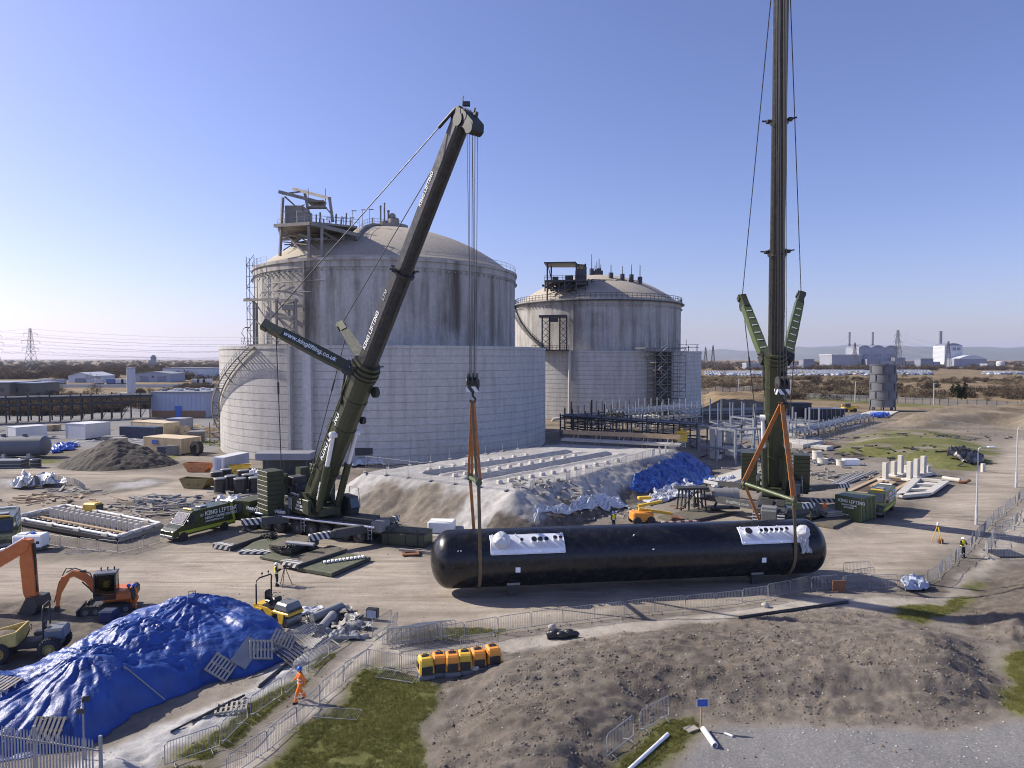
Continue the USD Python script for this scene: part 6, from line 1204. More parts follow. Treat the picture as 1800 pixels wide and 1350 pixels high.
def container(a, b, depth, h, mat, label, name='shipping_container', cat='container', texts=(), ribs=True, doors=False):
    """front bottom corners a (left), b (right) on the ground; DEPTH goes away"""
    a, b = np.asarray(a, float), np.asarray(b, float); d = b - a; L = np.linalg.norm(d[:2]); t = Thing(name, label, cat, (*((a + b) / 2)[:2], min(a[2], b[2])), math.atan2(d[1], d[0]))
    t.add('shell', M().bz(-L / 2 + 0.05, L / 2 - 0.05, 0.05, depth - 0.05, 0.16, h - 0.08), mat); t.add('roof', M().bz(-L / 2, L / 2, 0, depth, h - 0.08, h), mat)
    for x in (-L / 2 + 0.07, L / 2 - 0.07):
        for y in (0.07, depth - 0.07): t.add('corner_post', M().box((x, y, h / 2 - 0.04), (0.14, 0.14, h - 0.1)), mat)
    for y in (0.06, depth - 0.06): t.add('bottom_rail', M().bz(-L / 2, L / 2, y - 0.06, y + 0.06, 0.0, 0.17), mat)
    if ribs:
        m = M(); n = max(4, int(L / 0.28))
        for x in np.linspace(-L / 2 + 0.22, L / 2 - 0.22, n): m.bz(x - 0.07, x + 0.07, 0.0, 0.06, 0.17, h - 0.1)
        n = max(4, int(depth / 0.28))
        for y in np.linspace(0.2, depth - 0.2, n): m.bz(L / 2 - 0.06, L / 2, y - 0.07, y + 0.07, 0.17, h - 0.1).bz(-L / 2, -L / 2 + 0.06, y - 0.07, y + 0.07, 0.17, h - 0.1)
        t.add('corrugation', m, mat, kind='stuff')
    if doors:
        t.add('door', M().bz(-L / 2 + 0.12, -0.02, -0.03, 0.05, 0.2, h - 0.14), mat); t.add('door', M().bz(0.02, L / 2 - 0.12, -0.03, 0.05, 0.2, h - 0.14), mat)
        for x in (-0.5, -0.2, 0.2, 0.5): t.add('lock_bar', M().tube((x * L / 2.4, -0.06, 0.2), (x * L / 2.4, -0.06, h - 0.15), 0.03, n=6), 'galv')
    for s, hh, x, z in texts: t.add('lettering', M().text(s, hh, (-L / 2 + x, -0.03, z), (1, 0, 0), (0, 0, 1)), 'white_letter')
    return t
container(G(1467, 911), G(1513, 920), 3.2, 2.6, 'crane_green_light', 'green ribbed lettered container right of the crane, beside the van', texts=[('KING LIFTING', 0.30, 0.35, 1.95), ('HEAVY CRANE', 0.17, 0.75, 1.62), ('DIVISION', 0.16, 1.0, 1.36), ('kinglifting.co.uk', 0.13, 0.2, 0.6)])
container(G(374, 833), G(394, 834), 6, 2.5, 'container_white', 'white shipping container at the foot of the tank beside the skips', doors=True)
container(G(210, 770), G(272, 772), 2.5, 2.5, 'container_navy', 'dark navy container in the storage yard behind the earth heap')
container(G(115, 771), G(150, 773), 6, 3.3, 'container_white', 'tall white tank container in the yard, left of the navy one', ribs=False)
container(G(12, 773), G(28, 775), 6, 2.8, 'container_white', 'pale grey boxy plant unit at the left edge of the yard', ribs=False)
container(G(252, 795), G(318, 800), 4.5, 2.9, 'tan_panel', 'large tan cabin with a small blue sign beside the earth heap', name='site_cabin', cat='cabin', ribs=True).add('sign', M().bz(-2.4, -0.9, -0.08, -0.02, 1.7, 2.4), 'sign_blue')
container(G(230, 760), G(262, 762), 5, 2.6, 'tan_panel', 'tan shed behind the navy container', name='shed', cat='shed', ribs=False)
container(G(252, 765), G(288, 768), 4, 3.0, 'tan_panel', 'second taller tan shed right of the first, with blue panel', name='shed', cat='shed', ribs=False).add('panel', M().bz(-1, 1.4, -0.06, -0.01, 1.0, 2.4), 'cladding_blue')
container(G(292, 755), G(318, 756), 4, 2.7, 'shed_grey', 'light grey box unit right of the tan sheds', ribs=False)
for k, (px, py, w, h, dp, mat, lab) in enumerate(((285, 800, 2.0, 1.6, 1.2, 'container_navy', 'small dark generator in front of the tan cabin'), (302, 800, 2.2, 1.8, 1.4, 'steel_weathered', 'grey wire crate in front of the tan cabin'), (345, 778, 3.4, 2.4, 2.0, 'steel_weathered', 'weathered grey crate among the cable drums'),
                                                 (238, 748, 2.0, 1.4, 2.0, 'ply', 'low plywood crate behind the earth heap, left'), (82, 758, 2.4, 1.5, 1.5, 'timber', 'timber trestle table in the left of the yard'), (95, 757, 2.2, 1.5, 1.5, 'timber', 'second timber trestle table in the left of the yard'), (195, 775, 4.5, 1.0, 2, 'steel_weathered', 'pile of flat steel stock just behind the heap top'), (205, 782, 3, 1.4, 2, 'timber_old', 'pallets stacked behind the heap top'))):
    p = G(px, py); t = Thing('crate', lab, 'crate', p, 0.1 * (k % 3)); t.add('body', M().cbox((0, dp / 2, h * 0.55), (w * 0.92, dp * 0.92, h * 0.8), 0.04), mat)
    for j in range(3): t.add('slat', M().box((0, -0.01, h * (0.15 + 0.33 * j)), (w, 0.06, h * 0.12)), mat)
    t.add('skid', M().box((0, 0.1, 0.06), (w, 0.15, 0.12)).box((0, dp - 0.1, 0.06), (w, 0.15, 0.12)), 'timber_old')
def drum_build(mat):
    def f(loc, rz, label, group):
        t = Thing('cable_drum', label, 'cable drum', loc, rz, group); R = frame([0, 1, 0])
        for y in (-0.6, 0.6): t.add('flange', M().cyl((0, 0, -0.05), 1.1, 0.1, 24).xf(R, (0, y, 1.1)), mat)
        t.add('core', M().cyl((0, 0, -0.55), 0.75, 1.1, 20).xf(R, (0, 0, 1.1)), 'plastic_black' if mat != 'ply' else 'timber'); t.add('hub', M().cyl((0, 0, -0.66), 0.15, 1.32, 10).xf(R, (0, 0, 1.1)), 'steel_dark')
        return t
    return placer(f)
d1, d2 = drum_build('ply'), drum_build('steel_black')
for (px, py, f, lab) in ((315, 765, d1, 'pale plywood cable drum right of the grey box unit'), (326, 766, d1, 'second pale cable drum, beside the first'), (365, 768, d1, 'pale cable drum close to the white tank'), (375, 770, d1, 'pale cable drum nearest the tank wall'), (286, 765, d2, 'black cable drum, left of the black pair'), (294, 766, d2, 'black cable drum, right of the black pair'), (306, 762, d1, 'large plywood drum behind the pale pair')): f(G(px, py), 0.3, lab)
p = G(346, 800); m = M(); m.lathe([(0.6, -0.45), (1.25, -0.45), (1.35, 0), (1.25, 0.45), (0.6, 0.45), (0.6, -0.45)], 24, p + [0, 0, 1.3], frame([0.5, 1, 0])); one('tyre', m, 'rubber', 'big black tyre standing beside the fence near the tank', 'tyre')
def skip(px, rz, label, mat, L=4.2):
    t = Thing('skip', label, 'skip', G(*px), rz); W, h = 1.7, 1.3
    o, i = [(-L / 2, h), (-L / 2 + 0.8, 0), (L / 2 - 0.8, 0), (L / 2, h)], 0.05
    for y in (-W / 2, W / 2): t.add('side', M().prism(o, -0.03, 0.03, SIDE, (0, y, 0)), mat)
    t.add('floor', M().bz(-L / 2 + 0.8, L / 2 - 0.8, -W / 2, W / 2, 0.02, 0.07), mat)
    for s in (-1, 1): t.add('end', M().bar((s * (L / 2 - 0.8), 0, 0.03), (s * L / 2, 0, h), 0.05, W, up=(0, 1, 0)) if False else M().quad((s * (L / 2 - .8), -W / 2, 0), (s * (L / 2 - .8), W / 2, 0), (s * L / 2, W / 2, h), (s * L / 2, -W / 2, h)).quad((s * (L / 2 - .8), W / 2, 0), (s * (L / 2 - .8), -W / 2, 0), (s * L / 2, -W / 2, h), (s * L / 2, W / 2, h)), mat)
    t.add('rim', M().path([(-L / 2, -W / 2, h), (L / 2, -W / 2, h), (L / 2, W / 2, h), (-L / 2, W / 2, h)], 0.06, 5, True), mat)
    for y in (-W / 2 - 0.06, W / 2 + 0.06):
        for x in (-0.7, 0.7): t.add('lug', M().tube((x, y - 0.1, 0.6), (x, y + 0.1, 0.6), 0.08), 'steel_dark')
    t.add('load', M().ball((0, 0, 0.75), (L * 0.33, W * 0.45, 0.42), 14, 6), 'clod')
    return t
skip((350, 829), -0.1, 'olive and orange skip just left of the white container', 'skip_orange'); skip((347, 858), -0.2, 'rusty olive skip left of the black drums', 'skip_olive'); skip((422, 833), 0.3, 'yellow skip right of the white container', 'machine_yellow', 3.0)
def blackdrum(loc, rz, label, group):
    t = Thing('black_drum', label, 'drum', loc, rz, group); t.add('body', M().cyl((0, 0, 0), 0.74, 1.75, 24, b=0.05), 'plastic_black'); t.add('lid', M().cyl((0, 0, 1.75), 0.8, 0.16, 24, b=0.05), 'roller_grey'); t.add('band', M().cyl((0, 0, 1.2), 0.765, 0.08, 24), 'plastic_black'); return t
bd = placer(blackdrum)
for px, py, l in ((387, 866, 'black plastic drum, nearest left in the drum cluster by the crane'), (406, 861, 'black plastic drum behind the nearest left one'), (422, 866, 'grey lidded black drum, nearest right of the cluster'), (436, 858, 'black drum at the right back of the cluster'), (381, 853, 'black drum at the left back of the cluster'), (448, 864, 'black drum half hidden by the crane counterweight'), (428, 850, 'black drum at the back, before the yellow skip'), (398, 848, 'black drum at the back, before the white container')): bd(G(px, py), 0, l)
# small roofed kiosk behind the crane
p = G(500, 838); k = Thing('kiosk', 'low kiosk with grey flat roof behind the crane counterweights', 'kiosk', p)
k.add('roof', M().cbox((0, 1, 3.0), (8.0, 3.4, 1.0), 0.05), 'roof_grey')
for x in (-3, 0, 3.2): k.add('post', M().box((x, 0, 1.25), (0.22, 0.22, 2.5)), 'steel_dark')
k.add('back_wall', M().bz(-3.8, 3.8, 2.2, 2.4, 0, 2.5), 'steel_dark')
# earth heap
u = np.linspace(-1, 1, 90); ux, uy = np.meshgrid(u, u); r_ = np.sqrt(ux ** 2 + uy ** 2); p = G(190, 822); k3 = np.stack([ux * 6, uy * 4, 0 * ux], -1)
hh = 4.6 * np.clip(1 - r_ ** 1.25 * (0.9 + 0.25 * fbm(k3 * 0.4, 3, 3)), -0.06, 1) * (0.8 + 0.4 * fbm(k3 * 0.3, 3, 4)) + (fbm(k3 * 1.2, 4, 5) - 0.5) * 0.6 * (r_ < 0.95) + (fbm(k3 * 4, 2, 6) - 0.5) * 0.3 * (r_ < 0.95)
i = (np.arange(89)[:, None] * 90 + np.arange(89)[None]).ravel(); one('earth_heap', (np.stack([p[0] + ux * 9.6, p[1] + 3 + uy * 6.5, hh - 0.1], -1).reshape(-1, 3), np.vstack([np.stack([i, i + 1, i + 91], 1), np.stack([i, i + 91, i + 90], 1)])), 'black_soil', 'big dark conical heap of excavated earth at the left', 'earth heap')
# horizontal tank at the left edge
a, b = G(-60, 806) + [0, 0, 2.0], G(88, 803) + [0, 0, 2.0]; t = Thing('horizontal_tank', 'dark grey horizontal cylindrical tank at the left edge of the yard', 'tank', (a + b) / 2 * [1, 1, 0]); t.world = True
L = np.linalg.norm(b - a); hd = [(1.75 * math.sin(q), 0.9 * (1 - math.cos(q))) for q in np.linspace(0, math.pi / 2, 10)]
t.add('shell', M().lathe(hd + [(1.75, L - 0.9)] + [(r, L - z) for r, z in hd[::-1]][1:], 40, a, frame(b - a)), 'tower_grey')
for f in (0.2, 0.5, 0.8): t.add('saddle', M().box(a + (b - a) * f - [0, 0, 1.4], (0.6, 2.6, 1.3)), 'precast')
for f in (0.45, 0.7): t.add('manway', M().cyl(a + (b - a) * f + [0, 0, 1.65], 0.4, 0.5, 16), 'tower_grey')
for k, (px, py, lab) in enumerate(((42, 820, 'ringed black barrel, left of the pair below the horizontal tank'), (63, 822, 'ringed black barrel, right of the pair below the horizontal tank'))):
    t = Thing('barrel', lab, 'barrel', G(px, py)); t.add('body', M().cyl((0, 0, 0), 0.75, 1.4, 20, b=0.04), 'plastic_black')
    for z in (0.15, 0.7, 1.25): t.add('hoop', M().cyl((0, 0, z), 0.79, 0.07, 20), 'galv')
t = Thing('panel_stack', 'stack of dark flat panels left of the ringed barrels', 'panel stack', G(12, 822), 0.05)
for k in range(5): t.add('panel', M().cbox((0.1 * (k % 2), 0, 0.16 + k * 0.26), (5.5, 2.0, 0.2), 0.02), 'steel_dark' if k % 2 else 'galv_dark')
crumple('blue_sheeting', 'bright blue crumpled sheeting behind the earth heap near the dark tank', 'tarpaulin', [G(92, 798), G(130, 790), G(140, 783), G(100, 785)], height, 'blue_sheet', 0.7, 0.8, 30, 31)
crumple('blue_sheeting', 'blue sheets bundled at the foot of the banded tower', 'tarpaulin', [G(1530, 735), G(1560, 735), G(1556, 730), G(1532, 730)], height, 'blue_sheet', 1.0, 0.5, 24, 33)
crumple('white_sheeting', 'white wrapped bundles lying before the tank behind the crane', 'plastic sheet', [G(620, 822), G(672, 818), G(668, 808), G(628, 810)], height, 'white_sheet', 1.0, 0.7, 34, 35)
crumple('white_sheeting', 'white sacks heaped behind the black drums', 'plastic sheet', [G(432, 842), G(470, 842), G(468, 834), G(430, 834)], height, 'white_sheet', 0.7, 0.8, 30, 37)
for (q, lab, sd, am) in (([(40, 858), (64, 858), (62, 848), (42, 848)], 'open white bulk bag, left of the pair on the bare ground', 41, 1.3), ([(66, 860), (88, 858), (88, 846), (68, 848)], 'open white bulk bag, right of the pair on the bare ground', 43, 1.3), ([(380, 890), (415, 893), (420, 882), (385, 880)], 'white bags behind the cab end of the crane', 45, 0.6), ([(400, 905), (425, 905), (425, 895), (405, 893)], 'grey white bundle beside the crane cab', 47, 0.6)):
    crumple('bulk_bag', lab, 'bag', [G(*z) for z in q], height, 'white_sheet', am, 0.7, 26, sd)
# foundation grillage with rows of concrete stubs
q = [G(22, 920), G(208, 955), G(282, 931), G(117, 898)]; t = Thing('foundation_grillage', 'open rectangular foundation with rows of concrete stubs between pale beams', 'foundation', (*np.mean(q, 0)[:2], 0)); t.world = True
for k in range(4):
    a, b = q[k], q[(k + 1) % 4]; t.add('edge_beam', M().bar(a + [0, 0, 0.35], b + [0, 0, 0.35], 0.7, 0.35), 'timber_old' if k else 'steel_black'); t.add('edge_pipe', M().tube(a + [0, 0, 0.68], b + [0, 0, 0.68], 0.13, n=8), 'pipe_white')
    for f in (0.12, 0.4, 0.65, 0.9): c = a + (b - a) * f; t.add('clamp', M().cbox(c + [0, 0, 0.62], (0.9, 0.55, 0.36), 0.05, rotz(math.atan2((b - a)[1], (b - a)[0]))), 'precast')
lerp = lambda u, w: (q[0] * (1 - u) + q[1] * u) * (1 - w) + (q[3] * (1 - u) + q[2] * u) * w
for w, hgt, mat in ((0.55, 1.05, 'precast'), (0.68, 1.1, 'precast'), (0.22, 0.5, 'steel_dark'), (0.12, 0.45, 'steel_dark')):
    for u in np.linspace(0.1, 0.95, 17): c = lerp(u, w); t.add('stub', M().cbox(c + [0, 0, hgt / 2], (0.34, 0.34, hgt), 0.03), mat)
for w in (0.3, 0.42, 0.61, 0.75): t.add('ground_beam', M().bar(lerp(0.05, w) + [0, 0, 0.12], lerp(0.97, w) + [0, 0, 0.12], 0.3, 0.3), 'timber')
barrier_row([(40, 945), (92, 962), (150, 968), (208, 973), (248, 963), (284, 952)], 'crowd barrier in front of the foundation with concrete stubs', 'barriers in front of the foundation', seed=6)
barrier_row([(88, 846), (135, 855), (150, 866)], 'crowd barrier beside the white bulk bags', 'barriers beside the bulk bags', seed=7)
barrier_row([(236, 888), (268, 894), (330, 905), (345, 895)], 'crowd barrier round the diggings behind the lettered van', 'barriers behind the lettered van', seed=8)
# yellow compressor and diggings
def compressor(p, rz, label):
    t = Thing('compressor', label, 'compressor', p, rz); t.add('canopy', M().cbox((0, 0, 0.95), (1.9, 1.25, 0.95), 0.14, top=(0.12, 0.1)), 'machine_yellow'); t.add('grille', M().bz(0.8, 0.96, -0.45, 0.45, 0.55, 1.25), 'plastic_black'); t.add('chassis', M().bz(-0.85, 0.85, -0.5, 0.5, 0.34, 0.5), 'steel_dark'); t.add('tow_bar', M().tube((-0.8, 0, 0.4), (-1.7, 0, 0.4), 0.05), 'steel_dark')
    for y in (-0.6, 0.6): t.add('wheel', M().cyl((0, 0, -0.09), 0.33, 0.18, 16, b=0.03).xf(frame([0, 1, 0]), (0, y, 0.33)), 'rubber')
compressor(G(163, 906), -0.2, 'small yellow towable compressor behind the open foundation')
rr = random.Random(12)
for (cx, cy, sx, sy, n, mat, lab) in ((225, 900, 9, 5, 70, 'timber_old', 'broken planks and rubble strewn behind the lettered van'), (40, 880, 9, 4, 60, 'timber', 'timber offcuts and crates strewn at the left edge'), (120, 865, 4, 2, 25, 'timber_old', 'scrap timber pile beyond the compressor'), (300, 880, 8, 3, 40, 'galv_dark', 'scrap steel strewn behind the van'), (395, 890, 7, 3, 60, 'steel_dark', 'dark scrap and pipes left of the crane cab'), (480, 880, 10, 2.5, 50, 'timber_old', 'litter of boards under the crane tail'),
                                      (1450, 835, 14, 6, 80, 'timber_old', 'scaffold boards and scrap strewn behind the green container'), (1400, 812, 8, 4, 40, 'galv_dark', 'scrap steel right of the crane boom foot'), (1650, 772, 16, 4, 40, 'steel_dark', 'fencing scrap on the grassy mound'), (1500, 800, 20, 10, 60, 'black_steel', 'dark scrap strewn behind the right crane'), (90, 765, 20, 8, 60, 'timber_old', 'timber and pipe stock in the storage yard'), (250, 775, 25, 6, 60, 'white_paint', 'small pale stores scattered in the storage yard'), (330, 752, 14, 6, 40, 'machine_yellow', 'small yellow and tan stores before the blue warehouse')):
    c = G(cx, cy); m = M()
    for j in range(n):
        x, y = c[0] + rr.gauss(0, sx / 2), c[1] + rr.gauss(0, sy / 2); L_ = rr.choice((0.4, 0.8, 1.5, 2.6)); m.box((x, y, ground(x, y) + rr.uniform(0.05, 0.25)), (L_, rr.uniform(0.1, 0.35), rr.uniform(0.05, 0.25)), rotz(rr.gauss(0.3, 0.8)) @ roty(rr.gauss(0, 0.12)))
    one('site_debris', m, mat, lab, 'debris', kind='stuff')
# the right hand foundations

for k, (px, py, h_) in enumerate(((1556, 847, 2.7), (1571, 839, 2.3), (1583, 836, 3.0), (1599, 846, 2.8), (1611, 842, 2.9), (1623, 836, 2.9), (1592, 832, 1.2), (1630, 834, 1.3))):
    p = G(px, py); s_ = 0.62; t = Thing('concrete_pillar', ('square pale pillar, nearest left of the pillar group by the grass', 'square pillar, second from the left of the group', 'tallest square pillar at the back of the group', 'square pillar nearest the road edge, centre front', 'square pillar right of the centre front one', 'square pillar, back right of the group', 'short stub pillar behind the group', 'short stub pillar at the far right of the group')[k], 'pillar', p, 0.5)
    t.add('shaft', M().cbox((0, 0, h_ / 2), (s_, s_, h_), 0.04), 'precast_white'); t.add('base', M().cbox((0, 0, 0.2), (1.6, 1.6, 0.4), 0.05), 'precast')
q = [G(1490, 868), G(1560, 872), G(1606, 846), G(1550, 840)]; t = Thing('excavated_bay', 'rectangular brown bay edged with pale shuttering behind the van', 'foundation', (*np.mean(q, 0)[:2], 0)); t.world = True
t.add('floor', M().prism([p[:2] for p in q], -0.05, 0.14), 'rust_dark')
for k in range(4): t.add('shuttering', M().bar(q[k] + [0, 0, 0.25], q[(k + 1) % 4] + [0, 0, 0.25], 0.5, 0.14), 'timber')
c = np.mean(q, 0); 
for k in range(4): t.add('inner_shutter', M().bar(c + (q[k] - c) * 0.35 + [0, 0, 0.4], c + (q[(k + 1) % 4] - c) * 0.35 + [0, 0, 0.4], 0.5, 0.14), 'timber')
q = [G(1580, 878), G(1632, 873), G(1662, 852), G(1612, 847)]; t = Thing('concrete_trough', 'pale concrete trough foundation beside the haul road', 'foundation', (*np.mean(q, 0)[:2], 0)); t.world = True
t.add('floor', M().prism([p[:2] for p in q], -0.05, 0.2), 'precast_white')
for k in range(4): t.add('wall', M().bar(q[k] + [0, 0, 0.45], q[(k + 1) % 4] + [0, 0, 0.45], 0.9, 0.3), 'precast_white')
for f in (0.35, 0.68): t.add('cross_wall', M().bar(q[0] * (1 - f) + q[3] * f + [0, 0, 0.4], q[1] * (1 - f) + q[2] * f + [0, 0, 0.4], 0.7, 0.25), 'precast')
for k, (px, py, r_, h_, lab) in enumerate(((1436, 810, 0.75, 1.7, 'tall grey concrete ring standing right of the crane'), (1446, 815, 0.8, 0.9, 'low grey concrete ring beside the tall one'), (1478, 818, 0.7, 0.9, 'concrete ring lying by the scrap'))): t = Thing('concrete_ring', lab, 'pipe ring', G(px, py)); t.add('ring', M().lathe([(r_ * 0.8, 0), (r_, 0), (r_, h_), (r_ * 0.8, h_), (r_ * 0.8, 0)], 24), 'precast'); t.add('lip', M().lathe([(r_, h_ * 0.85), (r_ + 0.05, h_ * 0.86), (r_ + 0.05, h_ * 0.99), (r_, h_)], 24), 'precast')
p = G(1495, 818); one('white_box', M().cbox((p[0], p[1], 0.55), (2.4, 1.2, 1.0), 0.06), 'white_paint', 'white chest lying on bare ground left of the pillars', 'chest')
for k in range(7): a, b = G(1440 + k * 9, 862 - k * 2), G(1492 + k * 8, 836 - k * 1); one('scaffold_tube', M().bar(a + [0, 0, 0.15 + 0.05 * (k % 3)], b + [0, 0, 0.15 + 0.05 * (k % 2)], 0.2), 'timber_old' if k % 2 else 'galv_dark', ('first', 'second', 'third', 'fourth', 'fifth', 'sixth', 'seventh')[k] + ' from left of the long beams behind the green container', 'beam')
crumple('black_sheeting', 'torn black sheeting dumped on the grassy mound by the lamp post', 'plastic sheet', [G(1677, 815), G(1715, 818), G(1718, 805), G(1680, 805)], height, 'plastic_black', 1.1, 0.6, 34, 51)
p = G(1728, 829); one('post_stub', M().cbox((p[0], p[1], ground(*p[:2]) + 0.6), (0.5, 0.5, 1.3), 0.05), 'precast', 'grey concrete marker post at the road edge by the black sheeting', 'post')
for k, (px, py) in enumerate(((1668, 846), (1674, 847))): p = G(px, py); one('drain_pipe', M().tube(p + [-0.5, 0.6, 0.35], p + [0.5, -0.9, 0.35], 0.3, n=14), 'precast', ('left', 'right')[k] + ' of two short pale drain pipes lying beside the road', 'pipe')
p = G(1685, 850); one('rusty_elbow', M().path([p + [0, 0, .2], p + [0.8, -.3, .25], p + [1.4, -.2, .5]], 0.22, 8), 'rust', 'rusty pipe elbow next to the drain pipes', 'pipe')
# yellow and orange plant behind the vessel
p = G(1140, 920); t = Thing('access_platform', 'orange and yellow folded access platform behind the vessel', 'access platform', p, 0.15)
t.add('base', M().cbox((-0.8, 0, 0.85), (2.2, 1.6, 0.9), 0.1), 'pump_orange'); t.add('boom', M().bar((-1.0, 0.2, 1.5), (2.6, 0.1, 0.9), 0.3), 'machine_yellow'); t.add('boom', M().bar((-1.2, -0.2, 1.9), (1.4, -0.1, 2.3), 0.26), 'machine_yellow'); t.add('basket', M().path([(2.6, -.7, .5), (2.6, .7, .5), (3.6, .7, .5), (3.6, -.7, .5)], 0.05, 5, True).path([(2.6, -.7, 1.6), (2.6, .7, 1.6), (3.6, .7, 1.6), (3.6, -.7, 1.6)], 0.05, 5, True).bz(2.6, 3.6, -.7, .7, .42, .5), 'rust'); t.add('control_box', M().cbox((-0.3, 0.5, 2.6), (1.4, 0.6, 0.3), 0.06), 'machine_yellow')
for x in (-1.5, 0): 
    for y in (-0.8, 0.8): t.add('wheel', M().cyl((0, 0, -0.15), 0.45, 0.3, 16, b=0.05).xf(frame([0, 1, 0]), (x, y, 0.45)), 'rubber')
p = G(775, 940); one('white_tank', M().cbox((p[0], p[1] + 1, 0.6), (2.6, 1.6, 1.2), 0.12, rotz(-0.1)), 'white_paint', 'low white box behind the left end of the vessel', 'tank box')
t = Thing('bowser', 'white site bowser with blue filler cap parked by the big excavator', 'bowser', G(48, 968), 0.12); t.add('tank', M().cbox((0, 0.6, 0.8), (2.5, 1.4, 1.15), 0.12), 'white_paint'); t.add('skid', M().bz(-1.25, 1.25, 0, 1.2, 0, 0.2), 'steel_dark'); t.add('filler_cap', M().cyl((0.2, 0.6, 1.38), 0.2, 0.16, 14), 'helmet_blue'); t.add('lid', M().cbox((-0.6, 0.6, 1.42), (0.8, 0.8, 0.12), 0.04), 'white_paint')
for x in (-0.3, 0.25, 0.8): t.add('marking', M().bz(x, x + 0.25, -0.12, -0.1, 0.6, 0.85), 'plastic_black')
# ------------------------------------------------------------------ the blue tarpaulin mound
BASE = G2([(-330, 1350), (-60, 1345), (155, 1316), (238, 1258), (362, 1206), (441, 1188), (540, 1150), (508, 1120), (450, 1092), (400, 1080), (300, 1075), (215, 1092), (110, 1160), (-40, 1230), (-330, 1260)])
PK = [(D(340, 1058, 41.0), 2.3, 6.4), (D(150, 1160, 33.3), 2.35, 4.4), (D(245, 1112, 37.0), 2.2, 4.6), (D(-60, 1190, 31.5), 1.8, 5.0), (D(430, 1085, 40.4), 1.9, 4.4)]
def tarp_h(P):
    P = np.asarray(P, float); s = sdist(P, BASE); s = np.where(s < -100, -9, s); k = np.c_[P, 0 * s]
    h = 0.75 * sstep(0, 1.7, s) + 0.55 * sstep(0.8, 3.4, s)
    for p, z, r in PK:
        d = np.linalg.norm(P - p[:2], axis=1); h = np.maximum(h, (z - 0.25) * (1 - np.clip(d / r, 0, 1) ** 1.15) * sstep(0, 1.2, s) + 0.12 * sstep(0, 1, s))
    fold = 0
    for q, (p, z, r) in enumerate(PK[:3]):
        d = np.linalg.norm(P - p[:2], axis=1); a = np.arctan2(P[:, 1] - p[1], P[:, 0] - p[0]); wgt = np.exp(-(d / (r * (1.0, 1.75, .9)[q])) ** 2) * sstep(0.05, 0.7, d)
        n1 = noise(np.c_[np.cos(a) * 6.5, np.sin(a) * 6.5, 0.16 * d + q], 60 + q); n2 = noise(np.c_[np.cos(a) * 15, np.sin(a) * 15, 0.3 * d + q], 70 + q)
        n3_ = noise(np.c_[np.cos(a) * 34, np.sin(a) * 34, 0.5 * d + q], 75 + q); fold = fold + wgt * ((1 - np.abs(2 * n1 - 1)) * 0.19 + (1 - np.abs(2 * n2 - 1)) * 0.17 + (1 - np.abs(2 * n3_ - 1)) * 0.06)
    rg = 1 - np.abs(2 * fbm(k * np.array([.8, .8, 1]), 3, 81) - 1) * 2; sm = 1 - np.abs(2 * fbm(k * np.array([4.2, 4.2, 1]) + 3, 3, 83) - 1) * 2
    h = h + sstep(0, 0.8, s) * (fold + 0.09 * np.maximum(rg, 0) + 0.022 * np.maximum(sm, -.3) + 0.35 * (fbm(k * 0.45, 3, 85) - 0.5))
    return h, s
gx2, gy2 = np.meshgrid(np.arange(-36, -11, 0.075), np.arange(27.5, 46, 0.075)); PT = np.stack([gx2.ravel(), gy2.ravel()], 1)
th_, ts_ = tarp_h(PT + (np.stack([fbm(np.c_[PT * 0.9, 0 * PT[:, 0]], 3, 90), fbm(np.c_[PT * 0.9, 0 * PT[:, 0]], 3, 91)], 1) - 0.5) * 0.5)
ii_ = np.clip(np.searchsorted(XS, PT[:, 0]) - 1, 0, len(XS) - 2); jj_ = np.clip(np.searchsorted(YS, PT[:, 1]) - 1, 0, len(YS) - 2); tz_ = Z[jj_ * len(XS) + ii_]
nn = gx2.shape[1]; i = (np.arange(gx2.shape[0] - 1)[:, None] * nn + np.arange(nn - 1)[None]).ravel()
FT = np.vstack([np.stack([i, i + 1, i + nn + 1], 1), np.stack([i, i + nn + 1, i + nn], 1)]); FT = FT[(ts_[FT] > -0.02).all(1)]; us, inv = np.unique(FT, return_inverse=True)
tp = Thing('tarpaulin_mound', 'big mound covered with a creased bright blue tarpaulin in the left foreground', 'tarpaulin mound', (-20, 36, 0)); tp.world = True
tp.add('tarpaulin', M().add(np.c_[PT[us], (th_ + tz_ * 0.8)[us] + 0.03], inv.reshape(-1, 3)), 'tarp')
def on_tarp(px, py):
    r0 = ray(px, py); t = 20.0
    while t < 60:
        p = np.array([0, 0, CAMZ]) + r0 * t; h, s = tarp_h(p[None, :2]); z = (float(h[0]) if s[0] > 0 else 0) + ground(*p[:2])
        if p[2] < z + 0.03: return np.array([p[0], p[1], z + 0.04])
        t += 0.08
    return G(px, py)
def tarp_tilt(p):
    e = 0.5; h = lambda x, y: float(tarp_h(np.array([[x, y]]))[0][0]); n = unit([h(p[0] - e, p[1]) - h(p[0] + e, p[1]), h(p[0], p[1] - e) - h(p[0], p[1] + e), 2 * e]); return n
def pallet(p, label, n=(0, 0, 1), rz=0.0, w=1.2, l=1.0, z_up=0.0):
    R = frame(n, (0.3, 1, 0)) @ rotz(rz); t = Thing('pallet', label, 'pallet', p)
    for k in range(3): t.add('bearer', M().box((0, (k - 1) * (l / 2 - 0.06), 0.05), (w, 0.1, 0.09), R) if False else M().box(R @ np.array([0, (k - 1) * (l / 2 - 0.06), 0.06]), (w, 0.1, 0.09), R), 'timber_old')
    for k in range(7): t.add('slat', M().box(R @ np.array([(k - 3) * (w / 2 - 0.06) / 3, 0, 0.12]), (0.11, l, 0.022), R), 'timber_old')
